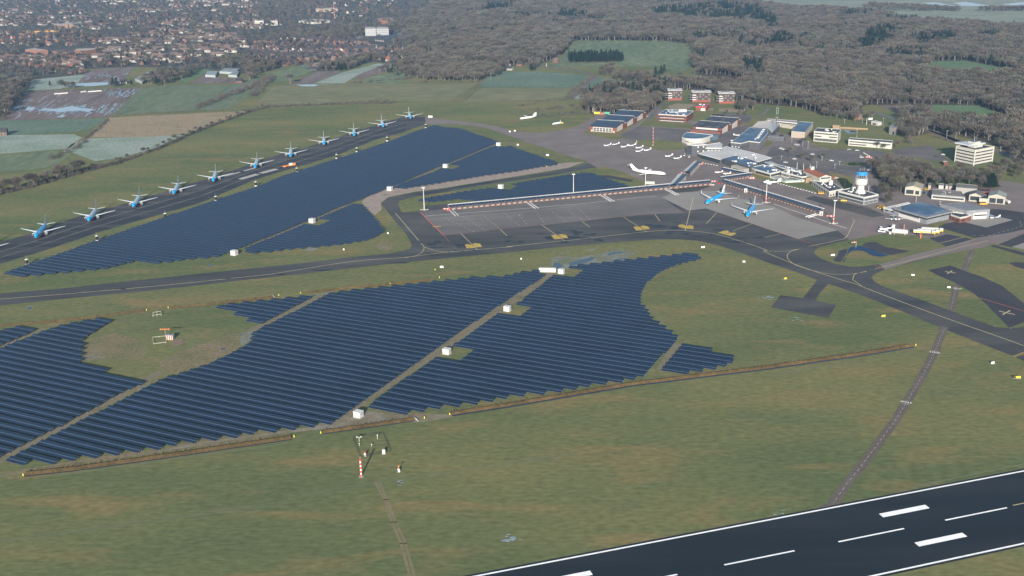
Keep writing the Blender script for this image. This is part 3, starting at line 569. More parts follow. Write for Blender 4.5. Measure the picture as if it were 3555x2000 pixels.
def framemesh(L):
    b=MB(); n=max(2,int(L/4.8)+1); ct,st=math.cos(TILT),math.sin(TILT)
    for i in range(n):
        x=.4+(L-.8)*i/(n-1)
        for v in (.8,3.0): b.box(x-.06,x+.06,v*ct-.06,v*ct+.06,0,.6+v*st)
    for v in (.9,2.9): b.box(.1,L-.1,v*ct-.04,v*ct+.04,.50+v*st,.58+v*st)
    return b.mesh('support_frame',galv)
SB={
'in the left near field':[(0,1210),(35,1194),(98,1169),(150,1148),(216,1127),(300,1112),(360,1103),(395,1110),(335,1145),(307,1162),(285,1180),(288,1200),(284,1215),(284,1232),(276,1248),(290,1256),(281,1269),(510,1318),(497,1330),(418,1363),(317,1420),(216,1475),(112,1527),(23,1571),(0,1584),(-160,1660),(-160,1275)],
'in the left edge wedge':[(0,1148),(31,1138),(101,1133),(134,1140),(105,1154),(70,1169),(35,1183),(0,1197),(-160,1272),(-160,1190)],
'in the small field above the hut':[(745,1069),(756,1060),(1050,1029),(1083,1032),(911,1122),(863,1116),(855,1107),(815,1094),(808,1083)],
'in the field left of the dirt track':[(0,1613),(43,1626),(94,1608),(188,1605),(260,1594),(335,1585),(406,1576),(477,1566),(547,1558),(602,1543),(736,1526),(811,1517),(862,1504),(947,1498),(1015,1490),(1074,1479),(1144,1473),(1175,1453),(1200,1433),(1242,1408),(1283,1378),(1308,1359),(1449,1257),(1606,1145),(1718,1071),(1780,1030),(1861,979),(1893,958),(1900,950),(1854,939),(1809,944),(1760,958),(1634,963),(1547,974),(1365,993),(1184,1012),(1142,1019),(1108,1037),(1009,1087),(902,1140),(873,1159),(867,1186),(838,1207),(791,1231),(712,1268),(643,1292),(576,1309),(517,1337),(419,1390),(324,1437),(192,1506),(82,1561),(12,1599)],
'in the field right of the dirt track':[(1275,1415),(1283,1401),(1307,1385),(1349,1354),(1456,1281),(1526,1229),(1596,1183),(1666,1134),(1739,1082),(1802,1050),(1830,1026),(1882,986),(1914,960),(1928,950),(1983,941),(1973,925),(2011,920),(2095,911),(2217,897),(2300,889),(2375,880),(2422,885),(2433,896),(2433,901),(2402,906),(2380,912),(2337,925),(2299,940),(2277,956),(2254,974),(2242,986),(2233,1005),(2223,1024),(2225,1052),(2248,1077),(2265,1104),(2281,1119),(2307,1134),(2329,1152),(2354,1169),(2350,1178),(2319,1215),(2291,1243),(2263,1271),(2228,1311),(2134,1328),(2071,1334),(2025,1344),(1924,1362),(1861,1369),(1788,1374),(1694,1395),(1572,1410),(1509,1418),(1460,1428),(1394,1437)],
'in the little field near the ditch':[(2365,1198),(2471,1211),(2475,1224),(2550,1239),(2547,1251),(2536,1265),(2501,1275),(2451,1282),(2414,1293),(2350,1298),(2292,1289)],
'in the field along the old runway':[(12,949),(26,942),(117,910),(207,880),(304,845),(576,752),(751,693),(894,647),(985,609),(1107,571),(1264,520),(1372,483),(1421,464),(1502,436),(1547,442),(1601,448),(1640,463),(1684,476),(1713,487),(1735,494),(1719,499),(1634,534),(1558,566),(1500,588),(1348,653),(1257,689),(1184,716),(1054,772),(967,808),(880,841),(755,892),(664,899),(538,915),(461,909),(356,934),(272,942),(175,951),(82,959)],
'in the pointed middle field':[(832,868),(967,815),(1184,724),(1222,709),(1255,712),(1275,728),(1292,749),(1308,766),(1320,782),(1338,801),(1299,824),(1268,836),(1215,845),(1124,856),(1047,861),(922,876),(880,878)],
'in the field below the curved taxiway':[(1362,651),(1404,633),(1509,595),(1572,566),(1694,515),(1725,503),(1771,507),(1799,518),(1830,529),(1857,537),(1880,546),(1907,554),(1938,564),(1933,572),(1874,580),(1787,595),(1680,610),(1597,624),(1519,636),(1400,655)],
'in the field behind the canopy':[(1450,698),(1454,692),(1523,680),(1593,668),(1665,657),(1758,647),(1801,634),(1868,624),(1954,610),(2025,600),(2057,602),(2109,621),(2183,646),(2179,653),(2074,663),(1990,672),(1902,678),(1839,684),(1694,698),(1645,699),(1597,689),(1529,699),(1487,701)]}
KIOSK=[(814,878),(1084,766),(1354,654),(1547,575),(1731.5,499),(1739.5,647),(1949,942),(1761.6,1072),(1551.5,1221),(1245,1440)]
KT=[(W(x,y+6).dot(RT),W(x,y+6).dot(RN)) for x,y in KIOSK]
anch=W(1275.7,1415,.62).dot(RN)
rows=[]
for where,P in SB.items():
    w=[W(x,y,1.1) for x,y in P]; q=[(v.dot(RT),v.dot(RN)) for v in w]
    k0=math.ceil((min(c[1] for c in q)-anch)/PITCHR); k1=math.floor((max(c[1] for c in q)-anch)/PITCHR)
    for k in range(k0-1,k1+1):
        yb=anch+k*PITCHR; yc=yb+1.6
        xs=[]
        for a,c in zip(q,q[1:]+q[:1]):
            if (a[1]>yc)!=(c[1]>yc): xs.append(a[0]+(c[0]-a[0])*(yc-a[1])/(c[1]-a[1]))
        xs.sort()
        for x0,x1 in zip(xs[::2],xs[1::2]):
            segs=[(x0,x1)]
            for kt,kn in KT:
                if abs(kn-yc)<7.5:
                    ns=[]
                    for s0,s1 in segs:
                        lo,hi=kt-4,kt+13
                        if hi<s0 or lo>s1: ns.append((s0,s1))
                        else:
                            if lo>s0: ns.append((s0,lo))
                            if hi<s1: ns.append((hi,s1))
                    segs=ns
            for s0,s1 in segs:
                s0=round(s0); s1=round(s1)
                if s1-s0>=5: rows.append((where,s0,s1,yb))
rows.sort(key=lambda r:r[3])
small=sorted(rows,key=lambda r:(r[2]-r[1])/((RT*r[1]+RN*r[3]).y))
far=set(id(r) for r in small[:max(0,len(rows)-300)])
cnt={}
farb=[]
for r in rows:
    where,s0,s1,yb=r
    L=s1-s0; p=RT*s0+RN*yb
    if id(r) in far: farb.append((p,L)); continue
    cnt[where]=cnt.get(where,0)+1
    t=thing('solar_panel_row',f'blue solar row {where}, {nth(cnt[where])} from the near side','solar panels',(p.x,p.y,0),RA,'solar panel rows of the airfield park')
    part('panels',rowmesh(L),t); part('support_frame',framemesh(L),t)
print('ROWS',len(rows),'far',len(farb),cnt)
if farb:
    b=None; import itertools
    mes=[]
    vs=[];fs=[];mi=[];uvs=[]
    for p,L in farb:
        me=rowmesh(L); o=len(vs); Mx=Matrix.Translation(p)@Matrix.Rotation(RA,4,'Z')
        vs+=[tuple(Mx@v.co) for v in me.vertices]
        for f in me.polygons: fs.append(tuple(i+o for i in f.vertices)); mi.append(f.material_index); uvs+=[tuple(me.uv_layers[0].data[l].uv) for l in f.loop_indices]
    me=bpy.data.meshes.new('short_rows'); me.from_pydata(vs,[],fs); me.materials.append(SOLAR); me.materials.append(rail); me.polygons.foreach_set('material_index',mi)
    ul=me.uv_layers.new(name='UVMap'); ul.data.foreach_set('uv',[c for u_ in uvs for c in u_])
    o=bpy.data.objects.new('solar_panel_rows',me); col.objects.link(o); o['kind']='stuff'; tag(o,'shortest outlying blue solar tables at the field edges','solar panels')
# ================================================================ kiosks
white=mat('white_coat',(.52,.52,.50),.45); cream=nmat('cream_render',[(.36,.34,.28),(.42,.40,.34)],scale=.2,scale2=2,amt2=.06,rough=.8,coord='obj'); dgrey=mat('dark_grey_metal',(.07,.075,.085),.5,.2); lgrey=mat('light_grey_metal',(.45,.47,.50),.45,.3)
black=mat('black_trim',(.012,.012,.014),.4); redm=mat('signal_red',(.55,.05,.035),.5); orange=mat('orange_coat',(.75,.22,.04),.5); yellow=mat('yellow_coat',(.85,.50,.02),.4); glass=mat('dark_glass',(.02,.03,.04),.06,spec=.8)
concrete=nmat('concrete_slab',[(.28,.27,.25),(.38,.36,.33)],scale=.5,scale2=3,coord='obj')
def kiosk(loc,rz,lab,L=4.2,D=3.4,H=3.4):
    t=thing('transformer_kiosk',lab,'kiosk',loc,rz,'white transformer kiosks of the solar park')
    b=MB(); b.box(-L/2,L/2,-D/2,D/2,.15,H); b.build('housing',white,t)
    b=MB(); b.box(-L/2-.12,L/2+.12,-D/2-.12,D/2+.12,H,H+.22); b.build('roof',mat('kiosk_roof',(.62,.63,.64),.5),t)
    b=MB(); b.box(-L/2-.4,L/2+.4,-D/2-.4,D/2+.4,0,.15); b.build('plinth',concrete,t)
    for s in (-1,1):
        b=MB(); b.box(s*.75-.7,s*.75+.7,-D/2-.05,-D/2,.3,2.7); b.build('door',mat('kiosk_door',(.62,.62,.60),.5),t)
    b=MB(); b.box(L/2,L/2+.05,-.8,.8,1.6,2.6); b.build('vent',lgrey,t)
    return t
kl=['beside the lowest tip of the field along the old runway','beside the grass track in the upper left park, mid way','where two solar fields meet by the rubble track','between the two upper fields on the grass track','at the far end of the grass track near the curved taxiway','behind the canopy next to a floodlight mast','beside the long white container','at the upper part of the dirt track','half way down the dirt track','at the foot of the dirt track near the ditch']
for i,((x,y),l) in enumerate(zip(KIOSK,kl)):
    p=W(x,y+7); s=1.0 if y>900 else 1.12
    t=kiosk((p.x,p.y,0),R(-25.35) if i<9 else R(-28),'small white transformer kiosk '+l,4.0*s,3.2*s,3.0*s)
p=W(1901,944); t=thing('storage_container','long white container beside the muddy end of the solar field','container',(p.x,p.y,0),R(-8))
b=MB(); b.box(-6,6,-1.3,1.3,.15,3.0)
for i in range(24): b.box(-5.9+i*.5,-5.7+i*.5,-1.36,-1.3,.3,2.85)
b.build('body',white,t); b=MB(); b.box(6,6.06,-1.2,1.2,.3,2.8); b.build('door',lgrey,t)
# black-and-white cabinets along the old runway
CAB=[(95,913),(338,830),(575,751),(750,691),(889,642),(1031,593.6),(1169,546),(1239,522.6),(1344,485),(1478,439.6)]
def cabinet(loc,lab):
    t=thing('approach_cabinet',lab,'cabinet',loc,R(-20),'black and white cabinets beside the old runway')
    b=MB(); b.lathe([(1.35,0),(1.35,1.1),(1.1,1.2)],12); b.build('base',white,t)
    b=MB(); b.lathe([(.95,1.2),(.95,4.2)],12); b.build('column',black,t)
    b=MB(); b.lathe([(1.25,4.2),(1.3,4.3),(1.25,4.75),(.4,4.9)],12); b.build('cap',white,t)
    b=MB(); b.tube((0,0,4.9),(0,0,7.6),.06,.04,5); b.build('aerial',lgrey,t)
    return t
for i,(x,y) in enumerate(CAB):
    p=W(x,y+7.5 if i<4 else y+5); l=f'black column cabinet with white cap and base, {nth(i+1)} from the left beside the old runway'
    if i==0: cab0=cabinet(p,l)
    else: dup(cab0,p,R(-20),l)
# signs in the grass
def sign(px,L,h,mt,lab,rz=0,box=None):
    L*=.8; h*=.85; p=W(*px); t=thing('airfield_sign',lab,'sign',(p.x,p.y,0),R(rz),'signs standing in the airfield grass')
    b=MB(); b.box(-L/2,L/2,-.18,.18,.25,h); b.build('panel',mt,t)
    for s in (-1,1):
        b=MB(); b.tube((s*L*.35,0,0),(s*L*.35,0,.3),.07,n=5); b.build('leg',galv,t)
    if box:
        b=MB(); b.box(-L/2-.02,-L/2+L*.33,-.2,-.18,.27,h-.02); b.build('location_panel',black,t)
        b=MB(); b.box(-L/2+L*.4,L/2-.2,-.2,-.18,.55,h-.45); b.build('legend_bar',mat('legend_dark',(.25,.15,.02),.6),t)
    b=MB(); b.box(-L/2-.4,L/2+.4,-.6,.6,.0,.06); b.build('pad',concrete,t)
wl=mat('sign_white',(.8,.8,.78),.5); ws=mat('sign_yellow',(.85,.62,.03),.5)
sign(zv3((2505,1012))[0],4.6,1.5,ws,'yellow taxi sign with a black end panel at the right edge',-4,True)
sign(zv3((2263,868))[0],2.4,1.5,wl,'white sign in the grass below the right taxiway',12)
sign(zv3((1178,400))[0],3.0,1.4,ws,'yellow sign on a pale pad above the long ditch',8)
sign(zv3((198,28))[0],3.6,1.4,ws,'yellow sign above the T shaped tarmac pad',10,True)
sign(zv3((1828,115))[0],2.6,1.3,wl,'white sign left of the perimeter road',-12)
sign(zu3((1472,1366))[0],2.6,1.3,wl,'white sign on the grass between two taxiways',-14)
sign(zu3((676,1168))[0],3.6,1.5,wl,'white sign with a leaning frame beside the blue pond basin',6)
sign(zu2((1947,1090))[0],3.4,1.5,wl,'white sign above the tip of the big solar field',14)
sign(zu2((2354,1234))[0],2.2,1.5,wl,'white box sign right of the big solar field',-10)
sign(zu1((1871,1287))[0],3.0,1.6,wl,'white sign below the main taxiway left of the container',-3)
sign(zu1((1336,950))[0],1.5,1.3,wl,'small white box sign beside the pointed solar field',0)
sign(zu1((897,1113))[0],1.2,1.5,wl,'narrow white sign beside the main taxiway',0)
sign(zu2((141,1206))[0],1.2,1.5,wl,'narrow white sign left of the dark puddles',20)
sign(zJ((1533,388))[0],2.6,2.0,wl,'white box sign beside the far kiosk',0)
sign(zJ((2064,572))[0],3.6,2.0,wl,'white box sign on the grass by the apron edge',8)
sign(zJ((2035,772))[0],2.6,1.6,ws,'yellow sign at the tip of the upper solar field',-30)
sign(zJ((1390,150))[0],2.2,1.9,wl,'white box on the curved taxiway, left of a pair',0)
sign(zJ((1480,136))[0],2.2,1.9,wl,'white box on the curved taxiway, right of a pair',0)
sign(zt1((1757,1168))[0],7,2.6,wl,'long white box at the end of the old runway',-8)
# yellow marker posts at the ditches
MP=[zw0((208,545)),zw1((55,200)),zw1((293,166)),zI((1410,530)),zI((1863,464)),zv0((1455,338)),zv0((1672,315)),zv1((252,190)),zv1((470,168)),zv1((1848,15)),zv3((1500,688)),zu1((1805,1310)),zv1((1358,80))]
ml=['left end of the long near ditch','gap between two near ditches, left side','gap between two near ditches, right side','end of the ditch below the white kiosk','start of the longest ditch','left gap of the upper ditch','right gap of the upper ditch','ditch end beside the small solar field','ditch start above the dirt track','grass below the white sign','right end of the longest ditch','grass beside the white sign','upper ditch mid way']
for (q,),l in zip(MP,ml):
    p=W(*q); t=thing('marker_post','yellow marker post at the '+l,'post',(p.x,p.y,0),0,'yellow marker posts at the ditches')
    b=MB(); b.lathe([(.2,0),(.2,1.0),(.05,1.1)],8); b.build('post',mat('marker_yellow',(.9,.78,.08),.5),t)
# sluice structures at ditch ends
for (q,),l in ((zI((1268,560)),'pale timber culvert head where the near ditch ends'),(zv1((200,200)),'pale culvert head at the upper ditch')):
    p=W(*q); b=MB(); b.tube((-1.4,2.4,.6),(1.2,-2.2,.5),.22,.22,6); b.tube((-.8,1.2,.5),(-.8,1.2,-.2),.15,n=6); b.tube((.6,-1.2,.5),(.6,-1.2,-.2),.15,n=6); b.box(-.3,.3,-.1,.1,0,.9)
    o=b.build('culvert_head',mat('pale_timber',(.45,.40,.33),.8)); o.location=(p.x,p.y,0); tag(o,l,'culvert')
# floodlight masts
def mast(px,ytop,lab,redband=True,arms=2):
    h=HT(px[0],px[1],ytop); p=W(*px)
    t=thing('floodlight_mast',lab,'mast',(p.x,p.y,0),0,'tall floodlight masts')
    b=MB(); b.tube((0,0,.6),(0,0,h-.8),.42,.24,8); b.build('pole',white,t)
    if redband:
        b=MB(); b.tube((0,0,1.6),(0,0,3.2),.46,.45,8); b.tube((0,0,4.6),(0,0,5.6),.44,.43,8); b.build('red_band',redm,t)
    b=MB(); b.box(-1.3,1.3,-.5,.5,h-.8,h-.4); b.build('crossbar',lgrey,t)
    for s in (-1,0,1):
        b=MB(); b.box(s*.95-.35,s*.95+.35,-.75,-.35,h-.75,h-.05); b.build('floodlight',mat('lamp_glass',(.7,.72,.7),.2),t)
    b=MB(); b.box(-1.6,1.6,-1.3,1.3,0,.7); b.build('base_block',concrete,t)
    for s in (-1,1):
        b=MB(); b.box(s*2.8-.7,s*2.8+.7,-.6,.6,0,.6); b.build('barrier_block',concrete,t)
    return t
mast((1473,729),650,'floodlight mast on the left tip of the apron',False)
mast((1991,680),603,'floodlight mast in front of the solar field behind the canopy',False)
mast((2240,650),581,'floodlight mast below the white twin jet',False)
mast((2659,704),625,'floodlight mast with red bands behind the second blue airliner')
mast((2893,776),694,'floodlight mast with red bands at the right end of the canopy')
def pole(px,ytop,lab,r=.16,head=None,mt=None,cat='pole',name='lamp_post',bands=False,group='poles and lamp posts around the terminal'):
    h=HT(px[0],px[1],ytop); p=W(*px); t=thing(name,lab,cat,(p.x,p.y,0),0,group)
    b=MB(); b.tube((0,0,0),(0,0,h),r,r*.6,6); b.build('pole',mt or lgrey,t)
    if head:
        b=MB(); b.box(-head,head,-.15,.15,h,h+.2); b.build('lamp_head',white,t)
    if bands:
        n=5
        for i in range(n):
            b=MB(); b.tube((0,0,h*(i*2+1)/(2*n+1)),(0,0,h*(i*2+2)/(2*n+1)),r*1.1,n=6); b.build('red_band',redm,t)
    return t
pole((2266.6,507),444,'slim white wind mast with red bands on the grass oval',.3,.8,white,'mast','wind_mast',True)
pole(zA((1082,808))[0],487,'short white post on the left of the grass oval',.35,None,white)
pole(zB((205,1040))[0],489,'white light pole beside the grey terminal wing',.3,.5,white)
pole(zB((1553,1270))[0],540,'white light pole behind the low flat roofs',.3,.5,white)
for i,((a,),yt) in enumerate(((zE((343,965)),564),(zE((458,995)),568),(zE((575,990)),571))): pole(a,yt,f'white flag pole behind the terminal, {nth(i+1)} from the left',.28,None,white)
for i,((a,),yt,) in enumerate(((zE((693,950)),563),(zE((1020,960)),572),(zE((1105,890)),561),(zE((1475,760)),540),(zE((785,810)),544),(zE((62,800)),543),(zE((540,600)),491),(zE((445,560)),478),(zE((250,500)),477),(zE((1412,405)),451),(zE((1190,150)),415),(zE((1880,190)),410),(zE((1515,140)),413))):
    pole(a,yt,f'thin lamp post of the car park and office lawns, {nth(i+1)} in a scattered set',.13,.9,lgrey)
pole(zF((625,290))[0],455,'street lamp beside the wooded road',.13,1.2); pole(zF((1975,625))[0],511,'street lamp right of the tall office block',.13,1.2)
pole(zD((660,515))[0],680,'thin flag pole left of the big grey hangar',.16,None,white); pole(zD((1165,470))[0],665,'white flag pole on the low office lawn',.22,None,white)
pole(zD((1080,590))[0],699,'lamp post between the two grey hangars',.2,.6,white)
pole(zD((740,1160))[0],803,'orange and white barrier pole beside the fuel trucks',.35,None,orange); pole(zE((1200,1280))[0],623,'white flag pole beside the control tower, nearer',.22,None,white); pole(zE((1625,1350))[0],643,'white flag pole right of the control tower',.22,None,white)
# radio mast
px=(2693,478); h=HT(px[0],px[1],372); p=W(*px)
t=thing('radio_mast','tall grey lattice radio mast with white antennas','mast',(p.x,p.y,0))
b=MB()
for i in range(3):
    a=2*math.pi*i/3; b.tube((1.1*math.cos(a),1.1*math.sin(a),0),(.45*math.cos(a),.45*math.sin(a),h),.13,n=5)
n=26
for k in range(n):
    z0=h*k/n; z1=h*(k+1)/n; r0=1.1-.65*k/n; r1=1.1-.65*(k+1)/n
    for i in range(3):
        a=2*math.pi*i/3; c=2*math.pi*(i+1)/3; b.tube((r0*math.cos(a),r0*math.sin(a),z0),(r1*math.cos(c),r1*math.sin(c),z1),.06,n=4)
b.build('lattice',dgrey,t)
for k,z in enumerate((h*.66,h*.80,h*.88,h*.96)):
    for s in (-1,1):
        b=MB(); b.box(s*.95-.14,s*.95+.14,-.3,-.05,z-.9,z+.9); b.build('antenna',white,t)
b=MB(); b.tube((0,0,h),(0,0,h+3),.1,.05,5); b.build('spike',lgrey,t)
# weather garden
cnr=[W(*q) for q in zI((125,885),(665,805),(805,1130),(260,1240))]
t=thing('garden_fence','low dark square fence around the weather instruments','fence',tuple(cnr[0]))
o0=cnr[0]
fm=mat('fence_wire',(.04,.05,.04),.7)
for i,(a,c) in enumerate(zip(cnr,cnr[1:]+cnr[:1])):
    b=MB(); b.tube(a-o0+Vector((0,0,.45)),c-o0+Vector((0,0,.45)),.05,n=4); b.tube(a-o0+Vector((0,0,.85)),c-o0+Vector((0,0,.85)),.05,n=4); b.build('rail',fm,t)
    n=int((c-a).length/2)
    for k in range(n):
        q=a.lerp(c,k/n)-o0; b=MB(); b.tube(q,q+Vector((0,0,1)),.07,n=4); b.build('fence_post',fm,t)
px=(1254.5,1654); h=HT(*px,1594); p=W(*px)
t=thing('wind_mast','red and white banded lattice wind mast at the corner of the weather garden','mast',(p.x,p.y,0))
N_=9
for i in range(N_):
    b=MB()
    for k in range(4):
        a=math.pi/4+k*math.pi/2; x,y=.42*math.cos(a),.42*math.sin(a)
        b.tube((x,y,h*i/N_),(x,y,h*(i+1)/N_),.09,n=4)
        a2=a+math.pi/2; b.tube((x,y,h*i/N_),(.42*math.cos(a2),.42*math.sin(a2),h*(i+1)/N_),.06,n=4)
    b.box(-.26,.26,-.26,.26,h*i/N_,h*(i+1)/N_-.002); b.build('mast_section',redm if i%2==0 else white,t)
b=MB(); b.tube((0,0,h),(0,0,h+1.1),.05,n=4); b.tube((-.5,0,h+1),(.5,0,h+1),.05,n=4); b.lathe([(.02,h+.95),(.14,h+1.05),(.02,h+1.15)],6,cx=-.5); b.build('wind_vane',lgrey,t)
b=MB(); b.box(-1,1,-1,1,0,.12); b.build('plinth',concrete,t)
def instr(px,lab,kind):
    p=W(*px); t=thing('weather_instrument',lab,'instrument',(p.x,p.y,0),0,'white instruments of the weather garden')
    if kind=='drum':
        b=MB(); b.lathe([(.55,0),(.6,1.5),(.55,1.75)],12); b.build('drum',white,t); b=MB(); b.lathe([(.58,1.75),(.4,2.1),(.05,2.2)],12); b.build('cap',redm,t)
    elif kind=='box':
        b=MB(); b.lathe([(.8,.3),(.85,1.9),(.4,2.3)],10); b.build('body',white,t); b=MB(); b.box(-.9,.9,-.7,.7,0,.3); b.build('plinth',concrete,t)
    elif kind=='fork':
        b=MB(); b.tube((0,0,0),(0,0,2.3),.12,n=6); b.tube((-1,0,2.3),(1,0,2.3),.09,n=5); b.build('stand',white,t)
        for s in (-1,1):
            b=MB(); b.lathe([(.1,2.1),(.42,2.5),(.1,2.9)],8,cx=s); b.build('sensor_head',white,t)
    elif kind=='ball':
        b=MB(); b.tube((0,0,0),(0,0,1),.1,n=5); b.lathe([(.1,.9),(.4,1.2),(.1,1.5)],8); b.build('sensor',white,t)
    else:
        b=MB(); b.tube((0,0,0),(0,0,2.2),.13,n=6); b.build('post',white,t); b=MB(); b.box(-.2,.2,-.2,.2,1.7,2.3); b.build('sensor_head',white,t)
instr(zI((348,1205))[0],'white drum with red cap inside the weather garden','drum'); instr(zI((684,1160))[0],'tall white rounded cabinet inside the weather garden','box')
instr(zI((244,945))[0],'white two-headed sensor fork in the far left garden corner','fork'); instr(zI((570,895))[0],'white sensor post in the far right garden corner','post')
instr(zI((468,1035))[0],'small white sensor on a stand in the middle of the garden','ball'); instr(zI((247,1020))[0],'tiny white sensor at the left garden fence','ball')
p=W(*zw1((992,510))[0]); t=thing('cloud_sensor','white leaning sensor with orange top outside the weather garden','instrument',(p.x,p.y,0))
b=MB(); b.ring([[(x*.5+dx,y*.45,z) for x,y in ((-1,-1),(1,-1),(1,1),(-1,1))] for z,dx in ((0,0),(1.0,.1),(1.6,-.2))]); b.build('body',white,t)
b=MB(); b.tube((-.1,0,1.5),(0,0,2.6),.12,n=6); b.lathe([(.1,2.5),(.4,2.7),(.35,3.1),(.1,3.2)],8); b.build('head',orange,t)
# landing system hut
p=W(*zv0((1688,634))[0]); t=thing('localiser_hut','red and white striped equipment hut on the green island of turf','hut',(p.x,p.y,0),R(-6))
b=MB(); b.box(-1.9,1.9,0,2.6,.2,2.9); b.build('body',white,t)
for k in (-1.5,-.3,.9):
    b=MB(); b.box(k,k+.6,-.04,0,.25,2.85); b.build('red_stripe',redm,t)
b=MB(); b.box(-2,2,-.1,2.7,2.9,3.05); b.build('roof',lgrey,t)
b=MB(); b.box(-.7,.2,1,1.6,3.05,3.6); b.box(.6,1.1,1,1.6,3.05,3.5); b.build('roof_unit',dgrey,t)
p=W(*zv0((1648,608))[0]); h=HT(*zv0((1648,608))[0],zv0((0,525))[0][1]); t=thing('aerial_mast','slim mast with orange cross aerial behind the striped hut','mast',(p.x,p.y,0))
b=MB(); b.tube((0,0,0),(0,0,h),.13,.09,5); b.build('pole',lgrey,t); b=MB(); b.box(-3.1,3.1,-.15,.15,h,h+.3); b.box(-2.6,-2.3,-.6,.6,h-.3,h+.5); b.box(2.3,2.6,-.6,.6,h-.3,h+.5); b.build('aerial',orange,t)
for pts,l,hh in ((zv0((1515,612),(1650,598),(1650,662),(1530,675)),'pale low rail frame left of the striped hut',.6),(zv0((1520,375),(1600,362),(1603,392),(1520,402)),'pale square frame beside the upper ditch',1.2)):
    q=[W(*a) for a in pts]; t=thing('rail_frame',l,'fence',tuple(q[0]))
    for a,c in zip(q,q[1:]+q[:1]):
        b=MB(); b.tube(a-q[0]+Vector((0,0,hh)),c-q[0]+Vector((0,0,hh)),.12,n=4); b.build('rail',mat('pale_rail',(.5,.5,.42),.7),t)
        n=max(2,int((c-a).length/3))
        for k in range(n):
            z=a.lerp(c,k/n)-q[0]; b=MB(); b.tube(z,z+Vector((0,0,hh)),.1,n=4); b.build('fence_post',MATS['pale_rail'],t)
q=[W(*a) for a in zv0((1720,640),(1812,615),(1810,670),(1718,690))]; b=MB(); b.prism([(v.x,v.y) for v in q],.01,.05); o=b.build('brick_pad',nmat('brick_pad',[(.12,.085,.07),(.16,.11,.09)],scale=.5)); o['kind']='structure'
# ================================================================ aircraft
kblue=mat('airline_blue',(.01,.33,.75),.25); kwhite=mat('aircraft_white',(.74,.75,.77),.3); kgrey=mat('wing_grey',(.74,.76,.78),.35); kdark=mat('airline_dark_blue',(.0,.06,.20),.3); metal=mat('bare_metal',(.5,.5,.52),.25,.9); tyre=mat('tyre',(.015,.015,.015),.9)
kglare=mat('airline_blue_glare',(.42,.55,.70),.25)  # sky glare on the blue fuselage tops, painted in as a paler colour
def wingmesh(b,root,tip,side,t0,t1,m=0):
    """root/tip: (xLE,xTE,y,z)"""
    def sec(xl,xt,y,z,t):
        c=xl-xt
        return [(xl,side*y,z),(xl-c*.25,side*y,z+t/2),(xl-c*.65,side*y,z+t*.35),(xt,side*y,z),(xl-c*.65,side*y,z-t*.2),(xl-c*.25,side*y,z-t/2)]
    r=[sec(*a,t) for a,t in zip((root,*tip),(t0,*t1))]
    if side>0: r=[q[::-1] for q in r]
    b.ring(r,m)
